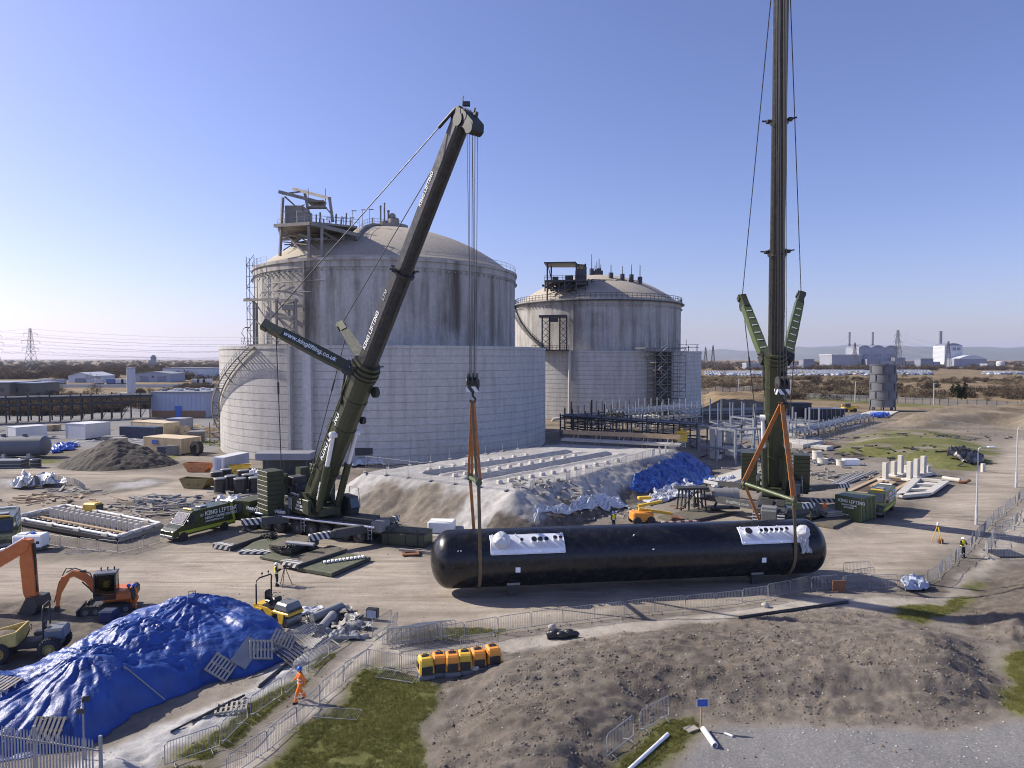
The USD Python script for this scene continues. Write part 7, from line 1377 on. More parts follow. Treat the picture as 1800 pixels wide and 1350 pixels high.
for px, py, rz, lab, fl in ((388, 1180, 0.3, 'wooden pallet leaning on the right flank of the blue tarpaulin', 0), (458, 1148, 0.9, 'pallet with missing slats low on the tarpaulin beside the grey board', 0), (497, 1128, 0.4, 'timber pallet lying at the right end of the tarpaulin', 0), (3, 1208, 0.2, 'pallet on the tarpaulin at the left edge of the picture', 0), (84, 1292, 0.5, 'pallet on the tarpaulin behind the palisade fence', 0)):
    p = on_tarp(px, py); pallet(p + [0, 0, 0.08], lab, tarp_tilt(p), rz, 1.3, 1.1)
p = on(407, 1247); pallet(p + [0, 0, 0.05], 'pale pallet lying flat on the sand beside the barrier row', rz=0.6, w=1.5)
p = on_tarp(432, 1150); n_ = tarp_tilt(p); one('board', M().box(p + n_ * 0.15, (0.95, 1.7, 0.05), frame(n_, (0.3, 1, 0)) @ rotz(0.3)), 'plastic_grey', 'grey board leaning on the tarpaulin, left of the slatless pallet', 'board')
one('timber_pole', M().tube(on_tarp(218, 1175) + [0, 0, .1], on_tarp(290, 1236) + [0, 0, 0.15], 0.03, n=6), 'timber_old', 'thin pole lying down the front of the tarpaulin', 'pole')
p = on_tarp(338, 1058); sb = Thing('sheeted_box', 'small blue wrapped box with frame on top of the tarpaulin mound', 'box', p - [0, 0, .2]); sb.add('box', M().cbox((0, 0, 0.3), (0.5, 0.42, 0.55), 0.08), 'tarp'); sb.add('frame', M().path([(-.2, 0, .55), (-.2, 0, .8), (.2, 0, .8), (.2, 0, .55)], 0.03, 5), 'dark_machinery')
p = on(192, 1092); one('sheeted_box', M().cbox(p + [0, 0, 0.4], (1.0, 0.8, 0.8), 0.1).cbox(p + [0.5, 0.1, .2], (0.6, .6, .5), 0.1), 'cloth_navy', 'dark blue bundle on the ground under the small excavator arm', 'bundle')
p = on(415, 1078); rr = random.Random(3); m = M()
for k in range(9): m.ball(p + [rr.gauss(0, .4), rr.gauss(0, .25), .25], (.3, .2, .22), 8, 5)
one('black_bags', m, 'plastic_black', 'black bags heaped behind the right shoulder of the tarpaulin', 'bags')
p = on(148, 1335); fl = Thing('flood_light', 'twin black flood light on a thin pole in front of the tarpaulin', 'flood light', p)
fl.add('pole', M().tube((0, 0, 0), (0, 0, 2.55), 0.035, n=8), 'galv'); fl.add('lamp', M().cbox((-0.05, -0.06, 2.15), (0.34, 0.16, 0.2), 0.03, rotx(-0.5)), 'plastic_black'); fl.add('lens', M().box((-0.05, -0.15, 2.13), (0.28, 0.02, 0.15), rotx(-0.5)), 'glass_dark'); fl.add('lamp', M().cbox((0.1, 0.05, 2.62), (0.3, 0.16, 0.24), 0.03, rotz(0.8)), 'plastic_black')
# palisade fence
a, b = np.array([-22.6, 27.4, 0]), np.array([-16.05, 25.9, 0]); d = unit(b - a); L = np.linalg.norm(b - a); pf = Thing('palisade_fence', 'grey steel palisade fence in the bottom left corner', 'fence', (*((a + b) / 2)[:2], ground(*((a + b) / 2)[:2])), math.atan2(d[1], d[0]))
n = int(L / 0.155)
for k in range(n):
    x = -L / 2 + k * 0.155; pf.add('pale', M().prism([(-0.033, 0.05), (0.033, 0.05), (0.036, 2.25), (0.015, 2.4), (0, 2.33), (-0.015, 2.4), (-0.036, 2.25)], -0.006, 0.01, SIDE, (x, -0.03, 0)), 'galv')
for z in (0.45, 1.95): pf.add('rail', M().bz(-L / 2, L / 2, 0.0, 0.05, z - 0.03, z + 0.03), 'galv')
for x in (-L / 2 + 0.6, -L / 2 + 3.6, L / 2 + 0.03): pf.add('post', M().box((x, 0.1, 1.25), (0.11, 0.09, 2.5)), 'galv')

# ------------------------------------------------------------------ barriers, fence stacks, paths
barrier_row([(690, 1148), (777, 1131), (863, 1117), (979, 1099), (1138, 1080), (1250, 1071), (1341, 1058), (1388, 1046), (1425, 1037)], 'crowd barrier in the long row between the black vessel and the gravel path', 'barriers between the vessel and the path', seed=11)
barrier_row([(398, 1378), (447, 1342), (506, 1299), (545, 1253), (583, 1226), (611, 1197), (648, 1173)], 'crowd barrier along the grass on the right side of the footpath', 'barriers right of the near footpath', seed=12)
barrier_row([(290, 1352), (362, 1336), (420, 1288), (452, 1248), (502, 1224), (545, 1186), (600, 1135), (655, 1100)], 'crowd barrier along the left side of the near footpath', 'barriers left of the near footpath', seed=13)
barrier_row([(1634, 1030), (1660, 1005), (1688, 984), (1722, 946), (1745, 922), (1762, 905), (1800, 873), (1840, 843)], 'crowd barrier along the haul road side of the right footpath', 'barriers left of the right footpath', seed=14, jit=0.2)
barrier_row([(1731, 980), (1747, 951), (1776, 930), (1798, 912), (1830, 890)], 'crowd barrier on the far right side of the right footpath', 'barriers right of the right footpath', seed=15, jit=0.2)
barrier_row([(1060, 1345), (1120, 1293), (1182, 1257)], 'crowd barrier in the short leaning row beside the blue sign', 'barriers beside the blue sign', seed=16)
barrier_row([(1424, 1040), (1480, 1036), (1540, 1032), (1590, 1040), (1630, 1036)], 'crowd barrier in the front row of the cluster at the vessel end', 'barriers in front at the right end of the vessel', seed=17, jit=0.4)
barrier_row([(1430, 1030), (1490, 1026), (1545, 1022)], 'crowd barrier in the second row of the cluster at the vessel end', 'barriers behind at the right end of the vessel', seed=18, jit=0.4)
for (px, py, rz, lab) in ((1506, 1012, 0.1, 'single crowd barrier standing apart behind the cluster at the vessel end'), (675, 1180, -0.35, 'crowd barrier at the path corner, left of the yellow machines'), (738, 1178, 0.15, 'crowd barrier just behind the leftmost yellow machine'), (843, 1148, 0.2, 'crowd barrier behind the orange machines at the path edge'), (672, 1112, 1.2, 'crowd barrier across the head of the footpath by the rubble'), (690, 1116, 1.45, 'crowd barrier standing beside the grass at the path junction')): p = on(px, py); barrier(p, rz, lab)
for k in range(9): p = on(706 + k * 8, 1136 - k * 1.6); barrier(p, 0.16 + 0.03 * (k % 3), 'crowd barrier packed in the upright stack on the grass at the path junction', 'stacked barriers at the path junction')
def flat_barrier(px, py, rz, label, tilt=math.pi / 2):
    p = on(px, py); t = Thing('fallen_barrier', label, 'barrier', p + [0, 0, 0.06], rz); R = rotx(-tilt)
    t.add('frame', M().path([(-1.1, 0, 0.16), (-1.1, 0, .98), (-.98, 0, 1.1), (.98, 0, 1.1), (1.1, 0, .98), (1.1, 0, 0.16)], 0.022, 6, True).xf(R), 'galv')
    m = M()
    for x in np.linspace(-1.1, 1.1, 20)[1:-1]: m.tube((x, 0, 0.16), (x, 0, 1.1), 0.008, n=4, cap=False)
    t.add('bars', m.xf(R), 'galv', kind='stuff')
    for x in (-.75, .75): t.add('foot', M().path([(x, -.3, .02), (x, 0, .15), (x, .3, .02)], 0.02, 5).xf(R), 'galv')
flat_barrier(585, 1268, -0.12, 'crowd barrier lying flat on the grass right of the walking worker'); flat_barrier(690, 1200, -0.3, 'crowd barrier lying on the grass below the path corner', 1.4); flat_barrier(130, 975, -0.1, 'crowd barrier fallen in front of the open foundation', 1.5)
a, b = on(519, 1178), on(603, 1132); c = (a + b) / 2; ang = math.atan2((b - a)[1], (b - a)[0])
for k in range(9):
    t = Thing('stacked_fence', 'mesh fence panel in the leaning stack left of the footpath', 'fence panel', c + [-0.07 * k, 0.1 * k - .2, 0.02], ang + 0.02 * (k % 3 - 1), 'stacked mesh panels left of the path'); w, h = 1.75, 1.9; R = rotx(-1.22 + 0.02 * k)
    t.add('frame', M().path([(-w, 0, 0), (-w, 0, h), (w, 0, h), (w, 0, 0)], 0.024, 5, True).xf(R), 'galv'); m = M()
    for x in np.linspace(-w, w, 14)[1:-1]: m.tube((x, 0, 0), (x, 0, h), 0.007, n=3, cap=False)
    t.add('wire_mesh', m.xf(R), 'galv', kind='stuff')
mesh_row([G(1340, 806)[:2], G(1420, 790)[:2], G(1560, 745)[:2]], 'mesh fence panel receding along the grey track behind the right crane', 'mesh panels along the track behind the crane')
mesh_row([G(1560, 752)[:2], G(1640, 752)[:2], G(1720, 762)[:2], G(1800, 772)[:2]], 'mesh fence panel in the run above the grassy mound', 'mesh panels above the grassy mound')
for k, (a, b, r_) in enumerate((((455, 1210), (520, 1156), 0.09), ((300, 1290), (412, 1232), 0.05), ((340, 1270), (430, 1225), 0.06), ((455, 1165), (540, 1140), 0.05))): one('black_pipe', M().path([on(a[0] + (b[0] - a[0]) * f, a[1] + (b[1] - a[1]) * f, 0.09) for f in np.linspace(0, 1, 7)], r_, 7), 'plastic_black', ('thick black pipe at the right foot of the tarpaulin', 'long thin black hose on the sand, nearest the grass', 'thin black hose close to the tarpaulin foot', 'short black hose by the timber pallet')[k], 'pipe')
# ------------------------------------------------------------------ membrane rubble by the roller
for k in range(26):
    r = random.Random(k + 200); px, py = 548 + r.random() * 105, 1078 + r.random() * 40; p = on(px, py); s_ = r.uniform(0.5, 1.3)
    m = M(); g = 9; u, w = np.meshgrid(np.linspace(-.5, .5, g), np.linspace(-.5, .5, g)); q = np.stack([u, w * 0.6, 0.55 * fbm(np.stack([u * 3 + k, w * 3, 0 * u], -1), 2, k) + 0.2 * np.abs(u)], -1).reshape(-1, 3) * s_; i = (np.arange(g - 1)[:, None] * g + np.arange(g - 1)[None]).ravel(); f = np.vstack([np.stack([i, i + 1, i + g + 1], 1), np.stack([i, i + g + 1, i + g], 1)])
    m.add(q @ (rotz(r.random() * 6) @ rotx(r.uniform(-.5, .5))).T + p + [0, 0, -0.1], f); put = one('membrane_scrap', m, ('grey_membrane', 'plastic_grey', 'plastic_black', 'timber_old')[k % 4], 'torn scrap of grey membrane in the rubble right of the roller', 'rubble piece', 'membrane scraps right of the roller')
one('membrane_roll', M().tube(on(548, 1095, .3), on(600, 1076, .45), 0.27, n=16), 'grey_membrane', 'long dark membrane roll on the rubble beside the roller drum', 'roll'); one('membrane_roll', M().tube(on(565, 1112, .25), on(585, 1092, .4), 0.3, n=14), 'grey_membrane', 'short membrane roll in front of the long one', 'roll')
p = on(655, 1090); t = Thing('control_panel', 'small grey framed panel box at the end of the rubble', 'panel', p, -0.2); t.add('case', M().cbox((0, 0, 0.45), (0.8, 0.4, 0.7), 0.04), 'plastic_black'); t.add('screen', M().bz(-.32, .32, -.215, -.2, .2, .7), 'cladding_blue')
for k, (px, py, s_) in enumerate(((545, 1078, 1.4), (600, 1120, 1.6), (510, 1108, 1.6))): q = [(px - 28, py + 8), (px + 28, py + 4), (px + 22, py - 7), (px - 24, py - 4)]; crumple('grey_sheeting', ('pale crumpled sheet behind the roller drum', 'grey crumpled membrane lying at the front of the rubble', 'dusty sheet spread in front of the roller')[k], 'plastic sheet', [on(*z) for z in q], height, ('white_sheet', 'grey_membrane', 'timber_old')[k], 0.22, 1.6, 30, 60 + k)
# ------------------------------------------------------------------ six lighting units
def unit_build(col):
    def f(loc, rz, label, group):
        t = Thing('site_machine', label, 'machine', loc, rz, group); W, dp, h = 0.82, 1.05, 1.05
        t.add('canopy', M().cbox((0, 0, 0.66), (W, dp, 0.86), 0.09, top=(0.06, 0.1)), col); t.add('base', M().cbox((0, 0, 0.12), (W + 0.06, dp + 0.06, 0.24), 0.03), 'roller_grey')
        t.add('front_grille', M().box((0, -dp / 2 - 0.004, 0.5), (W * 0.72, 0.03, 0.42)), 'black_steel'); t.add('top_slot', M().cbox((0, 0.05, 1.1), (W * 0.5, 0.3, 0.04), 0.01), 'plastic_black'); t.add('lifting_eye', M().path([(-.1, .1, 1.08), (-.08, .1, 1.2), (.08, .1, 1.2), (.1, .1, 1.08)], .025, 5), 'plastic_black')
        for x in (-W / 2 - 0.004, W / 2 + 0.004): t.add('side_vent', M().box((x, 0.1, 0.62), (0.03, 0.5, 0.3)), 'black_steel')
        for k in range(3): t.add('louvre', M().box((0, -dp / 2 - 0.024, 0.36 + 0.13 * k), (W * 0.66, 0.02, 0.03)), 'dark_machinery')
        return t
    return placer(f)
uy_, uo_ = unit_build('machine_yellow'), unit_build('pump_orange')
for px, py, f, rz, lab in ((748, 1188, uy_, .32, 'leftmost boxy yellow machine of six on the grass edge'), (772, 1183, uo_, .2, 'orange machine beside the leftmost yellow one'), (795, 1182, uo_, .16, 'third boxy machine from the left, orange'), (817, 1179, uy_, .12, 'second yellow machine, in the middle of the six'), (840, 1175, uo_, .25, 'orange machine right of the middle yellow one'), (866, 1169, uo_, .3, 'rightmost orange machine of the six, set slightly apart')): p = on(px, py); f(p, rz, lab)
# ------------------------------------------------------------------ sign, pipes and small things
p = on(1232, 1284); sg = Thing('site_sign', 'small blue sign with pale border on a timber post', 'sign', p, 0.05); sg.add('post', M().box((0, 0, 0.75), (0.08, 0.06, 1.5)), 'timber'); sg.add('border', M().cbox((0.05, -0.04, 1.32), (0.54, 0.02, 0.38), 0.006), 'cladding_blue'); sg.add('board', M().cbox((0.05, -0.055, 1.32), (0.46, 0.03, 0.3), 0.008), 'sign_blue'); sg.add('symbol', M().bar((-.06, -.074, 1.25), (.16, -.074, 1.39), .03, .008, up=(0, 1, 0)).bar((.16, -.077, 1.25), (-.06, -.077, 1.39), .03, .008, up=(0, 1, 0)), 'door_blue')
def hollow_pipe(a, b, r, label, mat='pipe_white'):
    a, b = np.asarray(a), np.asarray(b); t = Thing('plastic_pipe', label, 'pipe', (a + b) / 2); L = np.linalg.norm(b - a); R = frame(b - a)
    t.add('tube', M().lathe([(r * 0.86, 0), (r, 0), (r, L), (r * 0.86, L), (r * 0.86, 0)], 18, a - t.loc, R), mat); t.add('collar', M().lathe([(r, L * 0.9), (r * 1.1, L * 0.905), (r * 1.1, L * 0.98), (r, L * 0.985)], 18, a - t.loc, R), mat)
hollow_pipe(on(1236, 1286, .13), on(1257, 1316, .13), 0.13, 'short white pipe lying in front of the blue sign'); hollow_pipe(on(1100, 1362, .09), on(1174, 1294, .09), 0.085, 'long white pipe lying on the grass by the leaning barriers'); hollow_pipe(on(1273, 1290, .05), on(1288, 1296, .05), 0.05, 'tiny white pipe offcut right of the blue sign')
p = on(1215, 1283); one('board', M().box(p + [0, 0, 0.06], (0.6, 0.4, 0.06), rotz(0.5)), 'timber_old', 'flat board on the ground left of the blue sign', 'board')
hollow_pipe(on(1300, 1088, .1), on(1490, 1060, .1), 0.1, 'long dark pole lying on the bare soil behind the bank', 'plastic_black')
p = on(990, 1122); rr = random.Random(8); m = M()
for k in range(12): m.ball(p + [rr.gauss(0.1, .45), rr.gauss(0, .16), .16 + 0.2 * rr.random()], (.36, .22, .2), 9, 5)
m.tube(p + [-1.0, -.1, .15], p + [0, 0, .25], 0.16, n=9); one('black_bundle', m, 'plastic_black', 'black wrapped bundle lying on the gravel path behind the bank', 'bundle')
for k, (px, py) in enumerate(((640, 1121), (970, 1106), (836, 1178), (1345, 1067), (866, 1140))): p = on(px, py); one('boulder', M().ball(p + [0, 0, .12], (.28, .2, .2), 9, 6).fn(lambda v: v + (np.stack([noise(v * 4 + q * 5, 3) for q in range(3)], -1) - .5) * .16), 'stone', ('pale boulder by the path head', 'pale boulder between the barriers and the path', 'pale boulder right of the orange machines', 'boulder among the barrier feet, right', 'small boulder behind the orange machines')[k], 'boulder')
crumple('blue_white_bag', 'pale blue and white crumpled bags piled at the path bend', 'bag', [on(1588, 1040), on(1635, 1040), on(1630, 1022), on(1592, 1022)], height, 'cladding_blue', 0.55, 0.9, 40, 71)
p = on(1545, 1036); one('rusty_grate', M().box(G(1475, 1030, .5), (1.0, .1, .8), rotz(.1)), 'rust', 'rusty steel grate among the barriers at the vessel end', 'grate')
p = on(1765, 982); one('pit', M().bz(p[0] - .2, p[0] + 2.2, p[1] + .2, p[1] + 2.4, p[2] + .02, p[2] + .14), 'steel_black', 'dark open pit cover beside the right footpath', 'pit cover'); mesh_row([on(1758, 984)[:2], on(1800, 985)[:2]], 'mesh fence panel round the dark pit at the right edge', 'mesh panels round the pit')
# surveying tripods and cameras
def tripod(p, rz, label, mat, h, head):
    t = Thing('tripod', label, 'tripod', p, rz)
    for k in range(3): a = k * 2.094 + .4; t.add('leg', M().tube((0.52 * math.cos(a), .52 * math.sin(a), 0), (0.06 * math.cos(a), .06 * math.sin(a), h), 0.03, n=6), mat)
    t.add('head_plate', M().cyl((0, 0, h - .02), .1, .07, 12), 'plastic_black')
    if head == 'camera': t.add('camera', M().cbox((0.05, 0, h + .17), (.34, .15, .18), .03).tube((.2, 0, h + .17), (.42, 0, h + .17), .06, n=10), 'plastic_black'); t.add('pan_handle', M().tube((0, 0, h), (-.35, .1, h - .12), .015, n=5), 'plastic_black')
    else: t.add('instrument', M().cbox((0, 0, h + .2), (.2, .16, .3), .04).tube((-.12, 0, h + .22), (.14, 0, h + .22), .05, n=8), 'white_paint')
tripod(on(1648, 954), 0.3, 'yellow surveying tripod with white instrument beside the haul road', 'machine_yellow', 1.55, 'level'); p = on(1650, 953); one('tool_bag', M().cbox(p + [-.1, -.4, .22], (.5, .35, .42), .08), 'rust', 'orange tool bag at the foot of the surveying tripod', 'bag')
tripod(on(501, 1029), 0.1, 'black camera tripod in front of the standing cameraman', 'plastic_black', 1.3, 'camera')
# street lamps
def lamp(px, py, rz, label):
    p = on(px, py); t = Thing('street_lamp', label, 'street lamp', p, rz); t.add('base', M().tube((0, 0, 0), (0, 0, 2.0), .15, .13, n=14), 'lamp_grey'); t.add('column', M().tube((0, 0, 2.0), (0, 0, 7.5), .085, .065, n=12), 'lamp_grey'); t.add('door', M().box((0, -.145, .9), (.12, .03, .5)), 'lamp_grey')
    t.add('arm', M().path([(0, 0, 7.4), (.02, 0, 7.75), (.12, 0, 7.95), (.35, 0, 8.05), (1.0, 0, 8.08)], .045, 8), 'lamp_grey'); t.add('lantern', M().cbox((1.35, 0, 8.07), (.85, .3, .16), .05), 'white_paint')
lamp(1716, 922, 0.0, 'nearer grey street lamp at the haul road edge, whole in view'); lamp(1786, 857, 0.0, 'farther grey street lamp by the right edge of the picture')
# ------------------------------------------------------------------ excavators, dumper, roller
def track(t, cx, cy, L, h, w, mat='rubber', n=30):
    """one crawler track along local x"""
    r = h / 2; Ls = L - h; per = 2 * Ls + 2 * math.pi * r; m = M()
    o = [(Ls / 2 + r * math.sin(a), r - r * math.cos(a)) for a in np.linspace(0, math.pi, 9)] + [(-Ls / 2 - r * math.sin(a), r + r * math.cos(a)) for a in np.linspace(0, math.pi, 9)]
    t.add('track', M().prism(o, -w / 2, w / 2, SIDE, (cx, cy, 0)), 'dark_machinery')
    for k in range(n):
        s = k * per / n
        if s < Ls: p, a = (-Ls / 2 + s, 0), 0
        elif s < Ls + math.pi * r: q = (s - Ls) / r; p, a = (Ls / 2 + r * math.sin(q), r - r * math.cos(q)), q
        elif s < 2 * Ls + math.pi * r: p, a = (Ls / 2 - (s - Ls - math.pi * r), h), math.pi
        else: q = (s - 2 * Ls - math.pi * r) / r; p, a = (-Ls / 2 - r * math.sin(q), r + r * math.cos(q)), math.pi + q
        m.box((cx + p[0], cy, p[1]), (per / n * 0.72, w, 0.07), roty(-a))
    t.add('track_pads', m, mat, kind='stuff')
    for x in np.linspace(-Ls / 2, Ls / 2, 5): t.add('roller', M().cyl((0, 0, -w / 2 - .02), r * .55, w + .04, 12).xf(frame([0, 1, 0]), (cx + x, cy, r)), 'hub_grey')
def plate_arm(t, name, poly, w, mat, y=0.0): return t.add(name, M().prism(poly, -w / 2, w / 2, SIDE, (0, y, 0)), mat)
def bucket(t, o, ang, s, w, mat, yo=0.0):
    """a digging bucket hanging at o, turned by ang in the xz plane"""
    pr = [(0, 0), (.55, .1), (.75, -.25), (.7, -.7), (.35, -1.0), (-.25, -1.02), (-.3, -.95), (.25, -.88), (.52, -.62), (.56, -.28), (.38, -.06), (0, -.12)]
    c, q = math.cos(ang), math.sin(ang); pr = [(o[0] + s * (c * x - q * z), o[1] + s * (q * x + c * z)) for x, z in pr]
    b = t.add('bucket', M().prism(pr, -w / 2, w / 2, SIDE, (0, yo, 0)), mat)
    side = [(0, 0), (.55, .1), (.75, -.25), (.7, -.7), (.35, -1.0), (-.25, -1.02)]; side = [(o[0] + s * (c * x - q * z), o[1] + s * (q * x + c * z)) for x, z in side]
    for y in (-w / 2, w / 2): t.add('side_plate', M().prism(side, -.02, .02, SIDE, (0, y + yo, 0)), mat, b)
    for k in range(5): p = (o[0] + s * (c * -.3 - q * -1.0), o[1] + s * (q * -.3 + c * -1.0)); t.add('tooth', M().box((p[0], yo - w / 2 + w * (k + .5) / 5, p[1]), (.16 * s, .08 * s, .06 * s), roty(-ang)), 'steel_dark', b)
# small orange excavator: local +x is where it digs
xa = on(196, 1072); xb = on(140, 1106); hd_ = math.atan2((xb - xa)[1], (xb - xa)[0])
ex = Thing('small_excavator', 'small orange tracked excavator with black cab behind the tarpaulin mound', 'excavator', xa, math.radians(198))
for y in (-.85, .85): track(ex, 0.1, y, 3.0, .62, .46)
ex.add('undercarriage', M().bz(-.9, 1.0, -.65, .65, .3, .62).cyl((0, 0, .6), .5, .2, 20), 'dark_machinery'); ex.add('dozer_blade', M().bz(1.75, 1.85, -1.1, 1.1, .05, .5), 'dark_machinery')
ex.add('house', M().cbox((-.55, 0, 1.15), (1.9, 1.9, .7), .16), 'digger_orange'); ex.add('counterweight', M().cbox((-1.4, 0, 1.2), (.5, 1.8, .75), .18), 'dark_machinery'); ex.add('deck_panel', M().cbox((.3, -.62, 1.3), (1.3, .6, .6), .1), 'dark_machinery')
cb = ex.add('cab_frame', M().bz(-.5, .85, .05, .95, 1.0, 1.35), 'black_steel')
for x, y in ((-.48, .08), (.82, .08), (.82, .92), (-.48, .92)): ex.add('cab_post', M().bar((x, y, 1.3), (x * .92, y, 2.75), .09), 'black_steel', cb)
ex.add('cab_roof', M().cbox((.15, .5, 2.8), (1.4, .98, .12), .04), 'tower_grey', cb); ex.add('cab_glass', M().bz(-.45, .8, .06, .07, 1.4, 2.7).bz(-.45, .8, .93, .94, 1.4, 2.7).bz(.83, .84, .1, .9, 1.35, 2.7).bz(-.5, -.49, .1, .9, 1.4, 2.7), 'cab_glass', cb); ex.add('seat', M().cbox((-.1, .5, 1.5), (.5, .5, .3), .08).cbox((-.32, .5, 1.95), (.14, .46, .7), .06), 'plastic_black', cb)
for x in (-.3, .1, .5): ex.add('roof_beacon', M().cyl((x, .3, 2.86), .04, .16, 8).ball((x, .3, 3.05), .06, 8, 5), 'black_steel', cb)
plate_arm(ex, 'boom', [(.55, 1.25), (.85, 1.05), (1.55, 2.1), (2.2, 2.55), (2.75, 2.35), (2.85, 2.55), (2.3, 2.95), (1.6, 2.75), (1.1, 2.2)], .26, 'digger_orange', -.1)
plate_arm(ex, 'stick', [(2.5, 2.35), (2.75, 2.62), (2.95, 2.55), (3.25, 1.6), (3.3, .6), (3.15, .55), (3.0, 1.4)], .22, 'digger_orange', -.1)
for a, b, r1 in (((.75, .95), (1.75, 2.1), .08), ((1.5, 2.85), (2.55, 2.75), .07), ((3.05, 2.3), (3.4, .9), .06)): ex.add('hydraulic_ram', M().tube((a[0], -.1, a[1]), ((a[0] + b[0]) / 2, -.1, (a[1] + b[1]) / 2), r1, n=8).tube(((a[0] + b[0]) / 2, -.1, (a[1] + b[1]) / 2), (b[0], -.1, b[1]), r1 * .6, n=8), 'black_steel')
ex.add('hitch', M().cbox((3.25, -.1, .42), (.3, .24, .4), .04), 'black_steel'); ex.add('hoses', M().path([(.9, -.25, 1.5), (1.3, -.25, 2.6), (2.2, -.25, 3.05), (2.7, -.25, 2.8)], .04, 5).path([(2.3, -.26, 3.0), (2.7, -.26, 3.1), (2.95, -.26, 2.6)], .04, 5), 'plastic_black')
# big orange excavator, mostly out of the picture
bg = Thing('large_excavator', 'large orange excavator reaching in from the left edge, bucket on the ground', 'excavator', on(-120, 1065), 0.0)
lx = lambda px, py: (D(px, py, 46)[0] - bg.loc[0], D(px, py, 46)[2] - bg.loc[2]); bg.loc[1]; yb = 46 - bg.loc[1]
plate_arm(bg, 'boom', [lx(-115, 1020), lx(-95, 1040), lx(-10, 1003), lx(52, 966), lx(56, 952), lx(42, 948), lx(-5, 975), lx(-70, 1000)], .5, 'digger_orange', yb)
plate_arm(bg, 'stick', [lx(42, 946), lx(56, 948), lx(61, 985), lx(66, 1055), lx(52, 1060), lx(44, 1040), lx(38, 985)], .42, 'digger_orange', yb)
bg.add('hydraulic_ram', M().tube((lx(60, 955)[0], yb, lx(60, 955)[1]), (lx(62, 1010)[0], yb, lx(62, 1010)[1]), .1, n=10).tube((lx(62, 1010)[0], yb, lx(62, 1010)[1]), (lx(66, 1040)[0], yb, lx(66, 1040)[1]), .06, n=8), 'black_steel'); bg.add('hydraulic_ram', M().tube((lx(-60, 990)[0], yb, lx(-60, 990)[1]), (lx(10, 965)[0], yb, lx(10, 965)[1]), .12, n=10).tube((lx(10, 965)[0], yb, lx(10, 965)[1]), (lx(44, 945)[0], yb, lx(44, 945)[1]), .07, n=8), 'chrome')
o = lx(58, 1046); bucket(bg, o, -0.25, 1.15, 1.4, 'dark_machinery', yb); plate_arm(bg, 'linkage', [(o[0] - .1, o[1] + .5), (o[0] + .15, o[1] + .5), (o[0] + .3, o[1] - .1), (o[0], o[1] - .1)], .3, 'black_steel', yb)
for y in (-1.2, 1.2): track(bg, -1.5, yb + y, 4.4, .9, .6)
bg.add('house', M().cbox((-2.2, yb, 1.75), (3.8, 2.7, 1.3), .2), 'digger_orange'); bg.add('cab', M().cbox((-.6, yb + .85, 2.4), (1.6, 1.0, 1.7), .15), 'glass_dark'); bg.add('turntable', M().cyl((-1.5, yb, .85), .8, .3, 20), 'dark_machinery')
# left edge green van (a sliver of it shows)
van((-47.3, 63.0, 0), math.radians(-60), 'dark green van cut by the left edge, beside the white bowser', ('KING LIFTING', 'HEAVY CRANE DIVISION'))
# dumper with loaded skip
dp = Thing('site_dumper', 'dusty yellow site dumper with roll bar, left of the tarpaulin mound', 'dumper', on(52, 1152), math.radians(196))
dp.add('chassis', M().bz(-1.7, .6, -.45, .45, .55, .95), 'dark_machinery'); dp.add('engine_cover', M().cbox((-1.4, 0, 1.25), (1.1, 1.2, .7), .12), 'roller_grey'); dp.add('seat', M().cbox((-.55, 0, 1.3), (.5, .5, .25), .06).cbox((-.8, 0, 1.65), (.14, .46, .6), .06), 'plastic_black')
dp.add('roll_bar', M().path([(-.9, -.55, 1.0), (-.9, -.55, 2.75), (-.9, -.4, 2.95), (-.9, .4, 2.95), (-.9, .55, 2.75), (-.9, .55, 1.0)], .05, 8), 'black_steel'); dp.add('steering_wheel', M().path([(-.1 + .02, .2 * math.cos(a), 1.62 + .2 * math.sin(a)) for a in np.linspace(0, 6.0, 12)], .02, 5).tube((-.08, 0, 1.6), (.15, 0, 1.1), .03, n=6), 'plastic_black')
sk = [(.35, .95), (2.15, .75), (2.55, 1.25), (.3, 1.75)]
s_ = dp.add('skip_floor', M().prism([(.35, .95), (2.15, .75), (2.2, .8), (.4, 1.0)], -.85, .85, SIDE), 'dumper_yellow')
for y in (-.88, .88): dp.add('skip_side', M().prism(sk, -.035, .035, SIDE, (0, y, 0)), 'dumper_yellow')
dp.add('skip_back', M().bar((.37, 0, .95), (.32, 0, 1.75), .06, 1.76, up=(1, 0, 0)) if False else M().bz(.3, .38, -.88, .88, .95, 1.75), 'dumper_yellow'); dp.add('skip_lip', M().prism([(2.15, .75), (2.55, 1.25), (2.5, 1.28), (2.1, .8)], -.88, .88, SIDE), 'dumper_yellow'); dp.add('load', M().ball((1.3, 0, 1.15), (.95, .8, .4), 16, 7).fn(lambda v: v + (noise(v * 5, 3) - .5)[:, None] * .12), 'clod')
for x, r_ in ((1.2, .58), (-1.3, .58)):
    for y in (-.85, .85): ty, rim = wheel((x, y, r_), r_, .42, np.array([0, np.sign(y), 0.0])); w_ = dp.add('wheel', ty, 'rubber'); dp.add('rim', rim, 'dumper_yellow', w_)
